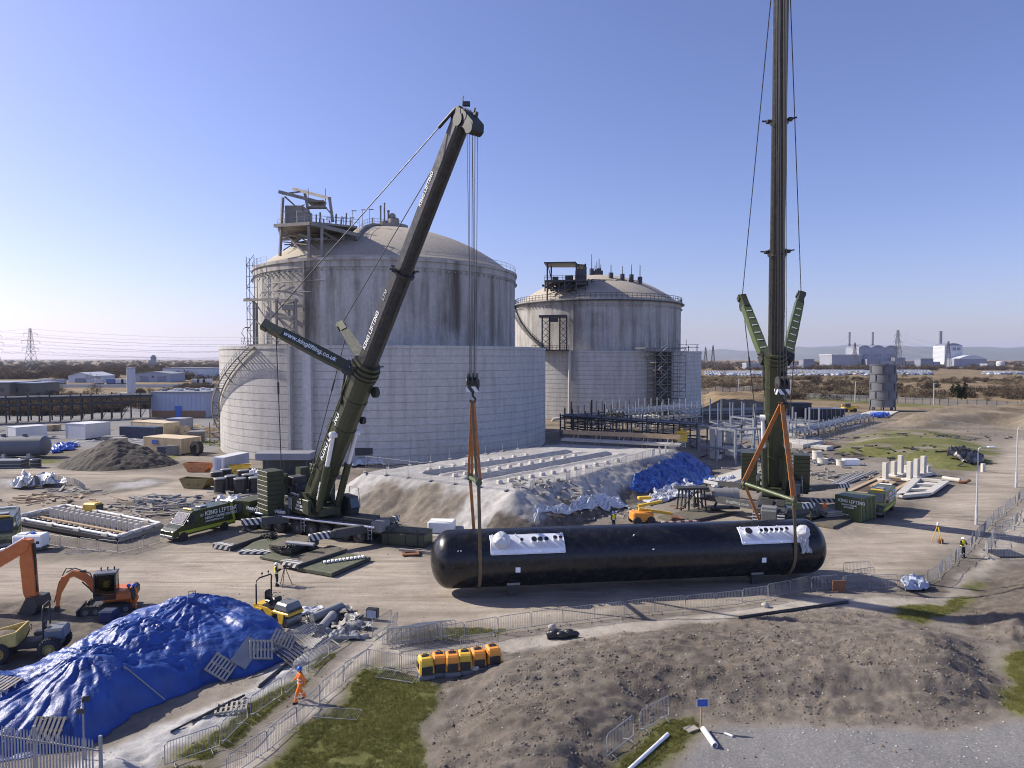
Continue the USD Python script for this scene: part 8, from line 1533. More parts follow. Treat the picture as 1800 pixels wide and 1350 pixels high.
# tandem roller
rl = Thing('road_roller', 'yellow and grey tandem road roller with black roll bar beside the rubble', 'road roller', on(489, 1096), math.radians(-31)); R_ = frame([0, 1, 0])
for x, nm in ((1.05, 'front_drum'), (-1.05, 'rear_drum')):
    rl.add(nm, M().lathe([(0, -.62), (.3, -.62), (.33, -.56), (.46, -.56), (.48, -.62), (.5, -.6), (.5, .6), (.48, .62), (.46, .56), (.33, .56), (.3, .62), (0, .62)], 40, (x, 0, .5), R_), 'drum_steel')
    for y in (-.68, .68): rl.add('fork', M().prism([(x - .16, .42), (x + .16, .42), (x + .3, 1.05), (x - .3, 1.05)], -.04, .04, SIDE, (0, y, 0)), 'machine_yellow')
    rl.add('scraper', M().box((x + .48 * np.sign(x), 0, .82), (.1, 1.1, .08)), 'black_steel')
rl.add('front_frame', M().cbox((.95, 0, 1.02), (1.5, 1.3, .22), .05), 'machine_yellow'); rl.add('bonnet', M().cbox((.95, 0, 1.38), (1.4, 1.22, .55), .12, top=(.14, .05)), 'roller_grey'); rl.add('headlamp_panel', M().bz(1.64, 1.68, -.5, .5, 1.14, 1.3), 'black_steel')
rl.add('rear_frame', M().prism([(-1.6, .9), (-.2, .7), (.15, .75), (.15, 1.0), (-.3, 1.15), (-1.6, 1.22)], -.64, .64, SIDE), 'machine_yellow'); rl.add('platform', M().bz(-1.0, .1, -.55, .55, 1.0, 1.2), 'plastic_black'); rl.add('seat', M().cbox((-.75, 0, 1.38), (.5, .5, .2), .06).cbox((-.98, 0, 1.75), (.14, .46, .62), .06), 'plastic_black'); rl.add('console', M().cbox((-.05, 0, 1.5), (.3, .6, .5), .07).path([(-.3, .2 * math.cos(a), 1.86 + .12 * math.sin(a)) for a in np.linspace(0, 6.2, 12)], .02, 5), 'plastic_black')
rl.add('roll_bar', M().path([(-1.35, -.6, 1.15), (-1.35, -.6, 2.5), (-1.3, -.6, 2.75), (-1.2, -.45, 2.92), (-1.2, .45, 2.92), (-1.3, .6, 2.75), (-1.35, .6, 2.5), (-1.35, .6, 1.15)], .05, 8), 'black_steel')
for y in (-.25, .25): rl.add('roof_beacon', M().tube((-1.2, y, 2.9), (-1.2, y, 3.1), .02, n=5).ball((-1.2, y, 3.16), .07, 8, 5), 'black_steel')

# ------------------------------------------------------------------ people
import manifold3d as mf, trimesh
def chain(parts):
    """one closed skin: the hull of each pair of balls, joined, refined and smoothed"""
    ball = {}
    def sph(p, r):
        s = mf.Manifold.sphere(float(r), 14); return s.translate(tuple(map(float, p)))
    tot = None
    for a, ra, b, rb in parts:
        h = mf.Manifold.batch_hull([sph(a, ra), sph(b, rb)]); tot = h if tot is None else tot + h
    return tot
def skin(man, edge=0.03, it=8):
    me = man.refine_to_length(edge).to_mesh(); t = trimesh.Trimesh(me.vert_properties[:, :3], me.tri_verts, process=True); trimesh.smoothing.filter_taubin(t, iterations=it); return M().add(t.vertices, t.faces)
def person(p, rz, label, top='hivis_orange', legs='hivis_orange', hat='helmet_blue', pose='stand', vest=None):
    t = Thing('person', label, 'person', p, rz); A = np.array
    st = {'walk': 1, 'stand': 0, 'film': 0, 'hands': 0}[pose]
    hip = [A([0.0, s * .09, .93]) for s in (1, -1)]; fo = [A([.26 * st * s, s * .1 + (0 if st else .04 * s), .09 + (.04 if st and s < 0 else 0)]) for s in (1, -1)]
    kn = [(hip[k] + fo[k]) / 2 + A([.06 + .04 * st * (k == 1), 0, .03]) for k in (0, 1)]; sh = [A([0, s * .19, 1.43]) for s in (1, -1)]
    if pose == 'film': el = [A([.1, .27, 1.17]), A([.1, -.27, 1.17])]; wr = [A([.36, .1, 1.25]), A([.36, -.12, 1.28])]
    elif pose == 'hands': el = [A([.06, .32, 1.2]), A([.06, -.32, 1.2])]; wr = [A([.24, .14, 1.14]), A([.26, -.12, 1.18])]
    else: el = [A([-.05 - .1 * st * s, s * .27, 1.16]) for s in (1, -1)]; wr = [A([.06 - .2 * st * s, s * .28, .94]) for s in (1, -1)]
    if pose == 'walk': wr[1] = A([.22, -.26, 1.08])
    hd = A([.03, 0, 1.62]); hand = []
    for k, s in enumerate((1, -1)):
        d = unit(wr[k] - el[k]); side = unit(np.cross(d, [0, 0, 1])) if abs(d[2]) < .95 else A([1.0, 0, 0]); up = np.cross(side, d); pal = wr[k] + d * .09
        hand.append((wr[k], .027, pal, .033))
        for j in range(4): b = pal + side * (.03 - .02 * j); m_ = b + d * (.045 - .004 * abs(j - 1)) - up * .008; hand += [(b, .0095, m_, .009), (m_, .009, m_ + d * .03 - up * .022, .008)]
        b = wr[k] + d * .03 + side * .03; hand += [(b, .011, b + d * .035 + side * .028, .010), (b + d * .035 + side * .028, .010, b + d * .07 + side * .03, .009)]
    face = [(hd + [0, 0, .02], .093, hd + [.022, 0, -.06], .062), (hd + [.09, 0, .0], .016, hd + [.108, 0, -.025], .017), (hd + [.07, .03, -.06], .025, hd + [.07, -.03, -.06], .025), (A([0, 0, 1.45]), .058, hd - [0, 0, .06], .055)] + [(hd + [0, s * .088, .01], .022, hd + [0, s * .092, -.02], .015) for s in (1, -1)]
    body = face + hand + [(el[k], .042, wr[k], .03) for k in (0, 1)] + [(sh[k], .055, el[k], .043) for k in (0, 1)] + [(A([0, 0, 1.4]), .09, A([0, 0, 1.0]), .1)] + [(sh[0], .06, sh[1], .06)] + [(hip[k], .08, kn[k], .055) for k in (0, 1)] + [(kn[k], .052, fo[k], .04) for k in (0, 1)]
    t.add('body', skin(chain(body), .022, 4), 'skin')
    for s in (1, -1): t.add('eye', M().ball(hd + [.088, s * .034, .012], .011, 8, 5), 'plastic_black')
    t.add('mouth', M().box(hd + [.098, 0, -.062], (.008, .045, .008)), 'rust')
    t.add('hair', skin(chain([(hd + [-.03, 0, .03], .088, hd + [-.04, 0, -.04], .075)]), .03, 3), 'hair')
    jk = [(A([0, 0, 1.38]), .125, A([0, 0, 1.05]), .13), (A([0, .06, 1.3]), .12, A([0, -.06, 1.3]), .12), (sh[0] - [0, .02, 0], .085, sh[1] + [0, .02, 0], .085), (A([0, .05, .92]), .135, A([0, -.05, .92]), .135), (A([0, .05, 1.1]), .125, A([0, -.05, .92]), .13), (A([0, 0, 1.46]), .075, A([0, 0, 1.4]), .1)] + [(sh[k], .075, el[k], .064) for k in (0, 1)] + [(el[k], .062, wr[k] - unit(wr[k] - el[k]) * .02, .047) for k in (0, 1)]
    t.add('jacket', skin(chain(jk), .03, 6), top); tr = [(hip[k], .115, kn[k], .085) for k in (0, 1)] + [(kn[k], .085, fo[k] + [0, 0, .03], .075) for k in (0, 1)] + [(hip[0], .11, hip[1], .11)]
    t.add('trousers', skin(chain(tr), .03, 6), legs)
    if vest: t.add('vest', skin(chain([(A([0, .05, 1.38]), .145, A([0, .05, 1.02]), .15), (A([0, -.05, 1.38]), .145, A([0, -.05, 1.02]), .15)]), .03, 6), vest)
    for k in (0, 1): t.add('boot', skin(chain([(fo[k] + [-.05, 0, -.03], .055, fo[k] + [.14, 0, -.045], .045), (fo[k], .06, fo[k] + [0, 0, .06], .06)]), .03, 3), 'cloth_dark')
    rr_ = .152 if vest else .138
    for z in (1.0, 1.16): t.add('reflective_band', M().lathe([(rr_, z - .025), (rr_ + .012, z), (rr_, z + .025)], 20).fn(lambda v: v * [1, 1.32, 1]), 'reflective')
    for k in (0, 1): d = unit(fo[k] - kn[k]); t.add('reflective_band', M().tube(kn[k] + d * .18, kn[k] + d * .23, .09, n=12), 'reflective')
    t.add('helmet', M().lathe([(.14, 0), (.136, .02), (.122, .075), (.085, .125), (.04, .142), (0, .145)], 20, hd + [-.01, 0, .035], roty(-.08)).cbox(hd + [.12, 0, .045], (.1, .2, .014), .005), hat)
    return t
person(on(528, 1233), math.radians(215), 'worker in orange high visibility suit and blue helmet walking down the path', pose='walk')
person(on(227, 1072), math.radians(100), 'worker in orange overalls and blue helmet, left of the pair behind the small excavator', pose='stand')
person(on(236, 1071), math.radians(70), 'worker in orange overalls and blue helmet, right of the pair behind the small excavator', pose='stand')
person(on(486, 1030), math.radians(15), 'cameraman in yellow vest and white helmet standing at the tripod', 'cloth_dark', 'cloth_dark', 'helmet_white', 'film', 'hivis_yellow')
person(on(1692, 980), math.radians(-80), 'person in yellow vest, dark trousers and white helmet on the right footpath', 'cloth_dark', 'cloth_dark', 'helmet_white', 'hands', 'hivis_yellow')
person(on(1449, 911), math.radians(-70), 'worker in orange clothing standing in shade beside the green container', hat='hivis_orange', pose='hands')
person(on(1078, 930), math.radians(-60), 'worker in yellow vest and blue helmet half hidden behind the vessel', 'cloth_navy', 'cloth_dark', 'helmet_blue', 'stand', 'hivis_yellow')
# ------------------------------------------------------------------ scattered stuff
def scatter(name, protos, mat, pts, scales, label, cat, seed, tilt=0.25):
    rng = np.random.default_rng(seed); path = numbered('/World', name); pi = UsdGeom.PointInstancer.Define(stage, path); rel = pi.CreatePrototypesRel()
    for k, m in enumerate(protos): q = f'{path}/proto_{k}'; put_mesh(q, *m.arr(), mat, nrm=True); rel.AddTarget(q)
    n = len(pts); a = rng.random(n) * 6.283; b = (rng.random(n) - .5) * tilt; c, s = np.cos(a / 2), np.sin(a / 2); cb_, sb_ = np.cos(b / 2), np.sin(b / 2)
    pi.CreatePositionsAttr(Vt.Vec3fArray.FromNumpy(np.asarray(pts, np.float32))); pi.CreateProtoIndicesAttr(Vt.IntArray.FromNumpy(rng.integers(0, len(protos), n).astype(np.int32)))
    pi.CreateOrientationsAttr(Vt.QuathArray([Gf.Quath(float(w), float(x), float(y), float(z)) for w, x, y, z in zip(c * cb_, c * sb_, s * sb_, s * cb_)]))
    sc_ = np.asarray(scales, np.float32); sc_ = np.repeat(sc_[:, None], 3, 1) if sc_.ndim == 1 else sc_; pi.CreateScalesAttr(Vt.Vec3fArray.FromNumpy(sc_)); tag(pi.GetPrim(), label, cat, kind='stuff')
def ground_many(P):
    i = np.clip(np.searchsorted(XS, P[:, 0]) - 1, 0, len(XS) - 2); j = np.clip(np.searchsorted(YS, P[:, 1]) - 1, 0, len(YS) - 2); nx_ = len(XS)
    u, w = (P[:, 0] - XS[i]) / (XS[i + 1] - XS[i]), (P[:, 1] - YS[j]) / (YS[j + 1] - YS[j]); k = j * nx_ + i
    return (Z[k] * (1 - u) + Z[k + 1] * u) * (1 - w) + (Z[k + nx_] * (1 - u) + Z[k + nx_ + 1] * u) * w, k
def clump(seed, n, size, shape=(1, 1, 1), twig=False):
    r = np.random.default_rng(seed); m = M(); lobes = r.normal(0, .36, (7, 3)) + [0, 0, .55]
    for k in range(n):
        c = lobes[r.integers(7)] + r.normal(0, .17, 3); c[2] = abs(c[2]); c = c * shape; d = r.normal(0, 1, 3); d[2] += .8 * twig; d = unit(d); e = unit(np.cross(d, r.normal(0, 1, 3))); s_ = size * r.uniform(.5, 1.4); w_ = s_ * (.22 if twig else .6)
        m.add([c - d * s_ - e * w_, c - d * s_ + e * w_, c + d * s_], [[0, 1, 2]])
    return m
tuft = []
for k in range(4):
    r = np.random.default_rng(k); m = M()
    for j in range(16):
        a = r.random() * 6.28; o = np.array([r.normal(0, .05), r.normal(0, .05), 0]); l = r.uniform(.025, .095); t_ = o + [math.cos(a) * l * .5, math.sin(a) * l * .5, l]; e = np.array([-math.sin(a), math.cos(a), 0]) * .008; m.add([o - e, o + e, t_], [[0, 1, 2]])
    tuft.append(m)
rng = np.random.default_rng(5); P_ = np.c_[rng.uniform(-24, 32, 330000), rng.uniform(27, 60, 330000)]
zz_, kk_ = ground_many(P_); gsel = (W['grass'][kk_] * (.5 + fbm(np.c_[P_ * .7, 0 * P_[:, 0]], 3, 44)) > .78) & (rng.random(len(P_)) < np.clip(40 / P_[:, 1], 0, 1) ** 2)
gp = np.c_[P_, zz_ - .01][gsel][:16000]; scatter('grass_tufts', tuft, 'grass_blade', gp, rng.uniform(.6, 1.5, len(gp)), 'tufts of rough grass standing on the near verges and bank', 'grass', 1)
clod = []
for k in range(5):
    m = M().ball((0, 0, 0), 1, 7, 5); r = np.random.default_rng(k + 90); clod.append(m.fn(lambda v: (v + (np.stack([noise(v * 1.7 + q * 9 + k * 5, k) for q in range(3)], -1) - .5) * 1.0) * [1, .8, .6]))
dens = np.clip(W['soil_mound'] * 1.0 + .10 * (1 - W['haul_road']) * (1 - W['grass']), 0, 1)[kk_] * np.clip(40 / P_[:, 1], 0, 1) ** 2 * (fbm(np.c_[P_ * .5, 0 * P_[:, 0]], 4, 47) > .47) * (W['footpath'][kk_] < .3)
cs = rng.random(len(P_)) < dens * .5; cp = np.c_[P_, zz_][cs][:20000]; scatter('soil_clods', clod, 'clod', cp, .010 + .07 * rng.random(len(cp)) ** 9 + .024 * rng.random(len(cp)), 'loose clods of earth lying all over the soil bank', 'soil', 2)
ss = rng.random(len(P_)) < (.022 * np.clip(1 - W['grass'][kk_], 0, 1) * (.3 + W['gravel_yard'][kk_] + W['footpath'][kk_] + .6 * W['soil_mound'][kk_])); sp_ = np.c_[P_, zz_][ss][:11000]; scatter('loose_stones', clod, 'stone', sp_, .012 + .05 * rng.random(len(sp_)) ** 6 + .006, 'pale loose stones strewn over paths, gravel and soil', 'stones', 3)
# ------------------------------------------------------------------ scrub and trees beyond the site
bushes = [clump(k, 260, .16, (1, 1, .8), True) for k in range(4)]
def belt(n, px0, px1, d0, d1, s0, s1, seed, name, mat, label, keep=None):
    r = np.random.default_rng(seed); px = r.uniform(px0, px1, n * 3); d = np.exp(r.uniform(math.log(d0), math.log(d1), n * 3)); x = (px - 900) / 1200 * d; q = np.c_[x, d]
    k = fbm(np.c_[q / 55.0, 0 * x], 3, seed) > .47; q = q[k][:n]; s = r.uniform(s0, s1, len(q)); z_ = ground_many(q)[0]; scatter(name, bushes, mat, np.c_[q, z_ - .1 * s], np.c_[s * 1.3, s * 1.3, s], label, 'scrub', seed)
belt(1100, -700, 420, 520, 1500, 4, 10, 11, 'far_scrub', 'twig', 'bare brown wood and scrub behind the left hand sheds'); belt(700, -300, 262, 205, 285, 1.5, 4.0, 18, 'far_scrub', 'twig', 'dark scrub bank just behind the pipe bridge'); belt(900, -700, 420, 285, 420, 1.5, 3.6, 12, 'far_scrub', 'twig', 'low brown scrub between the pipe bridge and the sheds')
belt(900, 1200, 2300, 270, 640, 1.2, 3.6, 13, 'far_scrub', 'dry_bush', 'low dry scrub on the heath beyond the right boundary fence'); belt(1300, 1150, 2300, 1000, 3200, 5, 10, 14, 'far_scrub', 'twig', 'distant brown wood round the power stations'); belt(380, 1230, 2200, 285, 560, 2.5, 4.5, 15, 'far_scrub', 'twig', 'dark brown thickets on the heath at the right')
belt(900, -700, 1250, 1500, 4500, 6, 11, 17, 'far_scrub', 'twig', 'faint woodland line on the left horizon')
def tree_build(kind):
    def f(loc, rz, label, group):
        t = Thing(('bare_bush', 'dark_conifer', 'bare_tree')[kind], label, ('bush', 'tree', 'tree')[kind], loc, rz, group); H = (4.5, 9.0, 8.0)[kind]
        m = M().tube((0, 0, -.2), (0, 0, H * .45), .16, .08, n=6)
        for k in range(9): a = k * 2.4; z0 = H * (.08 + .04 * k); m.tube((0, 0, z0), (math.cos(a) * H * .28, math.sin(a) * H * .28, z0 + H * .35), .06, .02, n=4)
        t.add('trunk', m, 'bark'); c = clump(300 + kind, (700, 900, 800)[kind], (.07, .07, .055)[kind], ((1, 1, .85), (.45, .45, 1.05), (.75, .75, .8))[kind], kind != 1); t.add('crown', c.fn(lambda v: v * H * (.62, .62, .8)[kind] + [0, 0, H * (.12, .12, .25)[kind]]), ('dry_bush', 'evergreen', 'twig')[kind]); return t
    return placer(f)
tb, tcn, tt = tree_build(0), tree_build(1), tree_build(2)
for k, (px, py, f, lab) in enumerate(((1690, 704, tcn, 'single dark evergreen standing above the scrub, right of the banded tower'), (1652, 707, tb, 'bare bush just beyond the fence, right of the white pole'), (1736, 710, tb, 'wide bare bush beyond the fence, near the right edge'), (1772, 700, tt, 'tall bare tree near the right edge'), (1796, 706, tt, 'bare tree cut by the right edge of the picture'), (1595, 702, tb, 'bare bush close right of the banded tower'), (1468, 698, tb, 'bare bush left of the banded tower, beyond the fence'), (1424, 693, tb, 'bare bush behind the steel cage'), (1272, 686, tt, 'bare tree right of the far tank'), (1256, 690, tb, 'bare bush next to the far tank bund'), (1330, 688, tb, 'bare bush left of the right crane boom'), (1388, 690, tt, 'bare tree right of the right crane boom'),
                                          (170, 697, tt, 'bare tree left of the slim white tower'), (126, 698, tb, 'bare bush under the white shed'), (100, 697, tt, 'bare tree right of the brown building'), (62, 698, tb, 'bare bush by the brown building'), (262, 692, tb, 'bare bush right of the slim white tower'), (345, 688, tt, 'bare tree above the blue warehouse'), (310, 687, tb, 'bare bush above the blue warehouse roof'))): f(G(px, py), k * 1.3, lab)
# ------------------------------------------------------------------ buildings on the left
def shed(pxl, pxr, py, h, dp, mat, roofm, label, pitch=0.0, doors=0, windows=0, name='warehouse', rot=0.0):
    a, b = G(pxl, py), G(pxr, py); L = (b - a)[0]; t = Thing(name, label, 'building', ((a[0] + b[0]) / 2, a[1], 0), rot); g = h + pitch
    pr = [(-L / 2, 0), (L / 2, 0), (L / 2, h), (0, g), (-L / 2, h)] if pitch else [(-L / 2, 0), (L / 2, 0), (L / 2, h), (-L / 2, h)]
    t.add('walls', M().prism(pr, -dp, 0, SIDE), mat); rp_ = [(-L / 2 - .3, h), (0, g), (L / 2 + .3, h), (L / 2 + .3, h + .25), (0, g + .25), (-L / 2 - .3, h + .25)] if pitch else [(-L / 2 - .3, h), (L / 2 + .3, h), (L / 2 + .3, h + .35), (-L / 2 - .3, h + .35)]
    r_ = t.add('roof', M().prism(rp_, -dp - .3, .3, SIDE), roofm)
    for k in range(doors): x = -L / 2 + L * (k + .5) / doors; t.add('door', M().bz(x - L * .18 / doors - .8, x + L * .18 / doors + .8, -.08, .02, 0, min(4.2, h * .7)), 'power_dark')
    for k in range(windows): x = -L / 2 + L * (k + .5) / windows; t.add('window', M().bz(x - .9, x + .9, -.06, .02, h * .55, h * .75), 'glass_dark')
    return t
shed(120, 164, 673, 4.6, 26, 'shed_white', 'shed_white', 'white gable roofed shed behind the pipe bridge', 2.6, 1); shed(238, 300, 672, 6, 22, 'shed_grey', 'roof_grey', 'low grey shed right of the slim white tower', 1.6, 2, 3); shed(286, 362, 667, 9, 40, 'shed_white', 'roof_grey', 'long grey roofed warehouse with white bays and dark doors', 0, 4); shed(352, 420, 664, 8, 30, 'shed_grey', 'roof_grey', 'dark warehouse reaching behind the front tank', 1)
shed(-90, 17, 706, 7.4, 18, 'shed_brown', 'shed_grey', 'brown and grey building at the left edge, left block', windows=4); shed(18, 58, 705, 7.0, 16, 'shed_brown', 'shed_grey', 'brown and grey building at the left edge, right block', windows=2)
w = shed(266, 362, 734, 7.2, 24, 'cladding_blue', 'roof_grey', 'pale blue clad warehouse with brick base and blue door'); w.add('brick_base', M().bz(-7.85, 7.85, -.12, 0, 0, 2.0), 'brick_band'); w.add('door', M().bz(-.9, .9, -.2, -.1, 0, 3.4), 'door_blue')
for k in range(9): w.add('roof_vent', M().cbox((-6.5 + k * 1.6, 5 + (k % 3) * 4, 7.85), (1.1, 1.6, .7), .1), 'shed_white' if k % 2 else 'roof_grey')
for k in range(13): w.add('cladding_rib', M().bz(-7.6 + k * 1.26, -7.5 + k * 1.26, -.05, 0, 2.0, 7.2), 'cladding_blue')
p = G(231, 697); t = Thing('white_tower', 'slim tall white tower rising above the pipe bridge', 'tower', p); t.add('shaft', M().cbox((0, 0, 6.5), (2.6, 3.0, 13), .25), 'shed_white'); t.add('base', M().cbox((-2.4, 0, .8), (5, 4, 1.8), .1), 'precast'); t.add('cap', M().cbox((0, 0, 13.1), (2.8, 3.2, .25), .05), 'shed_white')
a, b = G(55, 681), G(420, 681); t = Thing('yard_wall', 'long pale wall and bank below the left hand sheds', 'wall', (a + b) / 2); t.add('wall', M().bz(-(b - a)[0] / 2, (b - a)[0] / 2, 0, .4, 0, 1.9), 'precast_white')
for k, (px, mt) in enumerate(((75, 'shed_white'), (90, 'shed_white'), (108, 'shed_grey'), (175, 'shed_white'), (196, 'car_blue'), (212, 'shed_white'), (222, 'shed_white'), (345, 'shed_white'), (355, 'shed_white'), (365, 'shed_white'))): p = G(px, 676); t = Thing('lorry_trailer', ('white', 'second white', 'grey', 'white', 'blue', 'white', 'rightmost white', 'white', 'white', 'white')[k] + ' trailer parked behind the pale wall, ' + ('far left', 'left of the grey one', 'before the white shed', 'right of the white shed', 'left of the slim tower', 'beside the blue one', 'against the slim tower', 'first before the long warehouse', 'second before the long warehouse', 'third before the long warehouse')[k], 'trailer', p); t.add('box', M().cbox((0, 0, 2.3), (5.5, 2.5, 2.8), .1), mt); t.add('chassis', M().bz(-2.6, 2.6, -.9, .9, .2, .9), 'steel_dark')
t = Thing('silo_block', 'distant dark blocky silo on the left horizon', 'tower', D(268, 637, 1500) * [1, 1, 0]); t.add('tower', M().bz(-4, 4.5, 0, 8, 0, 22), 'power_dark'); t.add('annex', M().bz(-9, -4, 0, 8, 0, 13), 'power_dark'); t.add('head', M().bz(-2, 3, 2, 6, 22, 24.5), 'power_dark')
pr_ = frame_rack('pipe_bridge', 'long black elevated pipe bridge crossing the left of the yard', 'pipe bridge', G(-90, 748), G(264, 735), 5.0, 20, [4.6, 6.2], 6.6, 'steel_black', .34, 1.2, 7)
# ------------------------------------------------------------------ boundary fence, poles, pylons
fp = [G(1234, 696)[:2], G(1400, 700)[:2], G(1530, 706)[:2], G(1660, 713)[:2], G(1800, 720)[:2], G(1960, 730)[:2]]; bf = Thing('boundary_fence', 'long dark palisade fence along the heath at the right', 'fence', (*fp[2], 0)); bf.world = True
for m_, a_, L_ in rows(fp, 3.0):
    d = np.array([math.cos(a_), math.sin(a_), 0]); b0 = np.array([m_[0], m_[1], ground(m_[0], m_[1])]); m = M()
    for x in np.linspace(-1.4, 1.4, 11): m.box(b0 + d * x + [0, 0, 1.25], (.15, .03, 2.4), rotz(a_))
    bf.add('pale_panel', m.box(b0 + [0, 0, .5], (3.0, .05, .08), rotz(a_)).box(b0 + [0, 0, 2.1], (3.0, .05, .08), rotz(a_)), 'fence_far', kind='stuff'); bf.add('post', M().box(b0 + d * 1.5 + [0, 0, 1.35], (.16, .16, 2.7), rotz(a_)), 'steel_dark')
for k, (px, py, top) in enumerate(((1298, 697, 666), (1390, 700, 668), (1503, 707, 671), (1641, 712, 674))): p = G(px, py); h_ = (py - top) / 1200 * p[1]; t = Thing('light_pole', ('first', 'second', 'third', 'fourth')[k] + ' of four pale poles along the boundary fence, counted from the left', 'pole', p); t.add('pole', M().tube((0, 0, 0), (0, 0, h_), .17, .13, n=8), 'lamp_grey'); t.add('head', M().cbox((.4, 0, h_), (1.0, .3, .2), .04), 'lamp_grey')
def pylon(x, d, rz, label, H=46):
    t = Thing('pylon', label, 'pylon', (x, d, 0), rz); wd = lambda z: 4.2 * (1 - z / H) ** 1.15 + .7; lv = [0, 9, 17, 23.5, 28.5, 33, 37, 40.5, 43.5, H]; r0 = max(.13, d * .00022)
    cr = lambda z: [np.array([sx * wd(z), sy * wd(z), z]) for sx, sy in ((-1, -1), (1, -1), (1, 1), (-1, 1))]; lg, br = M(), M()
    for z0, z1 in zip(lv, lv[1:]):
        a, b = cr(z0), cr(z1)
        for k in range(4): j = (k + 1) % 4; lg.bar(a[k], b[k], r0 * 1.5); br.bar(a[k], b[j], r0).bar(a[j], b[k], r0).bar(b[k], b[j], r0)
    t.add('legs', lg, 'steel_dark'); t.add('lattice', br, 'steel_dark')
    for z, l in ((27, 8.5), (34, 9.5), (41, 7.5)):
        t.add('cross_arm', M().bar((-l, 0, z), (l, 0, z), r0 * 1.4).bar((-l, 0, z), (0, 0, z + 2.4), r0).bar((l, 0, z), (0, 0, z + 2.4), r0), 'steel_dark')
        for s in (-1, 1): t.add('insulator', M().tube((s * l, 0, z), (s * l, 0, z - 2.6), r0 * .8, n=5), 'insulator')
    return t
px_ = lambda px, d: (px - 900) / 1200 * d
PY = [(px_(55, 657), 657, 1.35, 'nearest lattice pylon, above the left hand scrub'), (px_(-8, 720), 720, 1.35, 'lattice pylon cut by the left edge of the picture'), (px_(1577, 700), 700, .6, 'lattice pylon right behind the twin chimneys'), (px_(1502, 1250), 1250, .6, 'small pylon left of the twin chimneys'), (px_(1666, 1150), 1150, .6, 'pylon left of the single chimney'), (px_(1253, 1500), 1500, 1.0, 'larger distant pylon right of the far tank'), (px_(1240, 1750), 1750, 1.0, 'fainter distant pylon next to the far tank')]
for x, d, a, lab in PY: pylon(x, d, a, lab)
def wires(name, p, q, ang, label):
    m = M()
    for z, l in ((24.4, 8.5), (31.4, 9.5), (38.4, 7.5), (45.5, 0)):
        for s in ((-1, 1) if l else (0,)):
            o = np.array([math.cos(ang), math.sin(ang), 0]) * l * s; a, b = np.array([*p, z]) + o, np.array([*q, z]) + o; m.path([a + (b - a) * f - [0, 0, 4 * 7 * f * (1 - f)] for f in np.linspace(0, 1, 17)], .06, 4)
    one(name, m, 'cable_steel', label, 'power line', kind='stuff')
wires('power_line', (px_(55, 657), 657), (px_(640, 760), 760), 1.35, 'power lines sagging from the left pylon towards the tanks'); wires('power_line', (px_(55, 657), 657), (px_(-500, 640), 640), 1.35, 'power lines leaving the left pylon out of the picture'); wires('power_line', (px_(1577, 700), 700), (px_(1666, 1150), 1150), .6, 'power lines between the right hand pylons'); wires('power_line', (px_(-8, 720), 720), (px_(560, 900), 900), 1.35, 'power lines from the pylon at the left edge')
# ------------------------------------------------------------------ power stations
def barrel(t, x0, x1, y0, y1, h, rise, mat, roofm):
    n = 14; ar = [(x0 + (x1 - x0) * k / n, h + rise * math.sin(math.pi * k / n)) for k in range(n + 1)]; t.add('walls', M().bz(x0, x1, y0, y1, 0, h), mat); t.add('roof', M().prism([(x0, h)] + ar[1:-1] + [(x1, h)], -y1, -y0, SIDE), roofm)
def chimney(t, x, y, h, r_): c = t.add('chimney', M().lathe([(r_, 0), (r_ * .92, h), (r_ * .7, h), (r_ * .7, h - 2)], 20, (x, y, 0)), 'power_grey'); t.add('ring', M().cyl((x, y, h * .62), r_ * 1.3, 1.2, 18), 'power_dark', c)
d = 1500; X_ = lambda px: (px - 1523) / 1200 * d
ps = Thing('power_station', 'power station with twin chimneys on the right horizon', 'power station', (px_(1523, d), d, 0)); ps.add('low_hall', M().bz(X_(1462), X_(1514), 0, 60, 0, 24), 'power_grey'); ps.add('hall_roof', M().bz(X_(1461), X_(1515), -1, 61, 24, 26), 'shed_white')
for a, b in ((1513, 1535), (1535, 1559), (1559, 1582)): barrel(ps, X_(a) + .2, X_(b) - .2, 10, 70, 41, 5, 'power_grey', 'power_dark')
for k in range(3):
    for j in range(3): x = X_(1517 + k * 23 + j * 5); ps.add('window', M().bz(x, x + 4, 9.6, 9.9, 22, 27), 'power_dark')
for a, b, h_ in ((1518, 1540, 16), (1541, 1565, 12), (1566, 1585, 19), (1586, 1600, 11)): ps.add('annex', M().bz(X_(a), X_(b) - .5, -14, 8, 0, h_), 'power_dark' if h_ > 12 else 'power_grey')
chimney(ps, X_(1523), 80, 78, 3.4); chimney(ps, X_(1566), 80, 78, 3.2)
d = 1400; X_ = lambda px: (px - 1695) / 1200 * d
ps = Thing('power_station', 'single chimney power station with arched hall near the right edge', 'power station', (px_(1695, d), d, 0)); barrel(ps, X_(1676), X_(1708), 30, 70, 44, 5, 'shed_white', 'power_dark'); barrel(ps, X_(1684), X_(1734), 0, 29, 16, 8, 'power_grey', 'shed_white'); ps.add('annex', M().bz(X_(1674), X_(1683), -5, 20, 0, 17), 'power_grey')
for k in (0, 1): ps.add('window', M().bz(X_(1690 + 8 * k), X_(1696 + 8 * k), 29.6, 29.9, 34, 40), 'power_dark')
chimney(ps, X_(1691), 75, 76, 4.6)
t = Thing('white_tank', 'small white round tank near the right edge of the horizon', 'tank', (px_(1758, 1250), 1250, 0)); t.add('shell', M().cyl((0, 0, 2), 6.5, 10, 24, b=1.5), 'shed_white'); t.add('skirt', M().cyl((0, 0, 0), 5.5, 2, 20), 'power_dark')
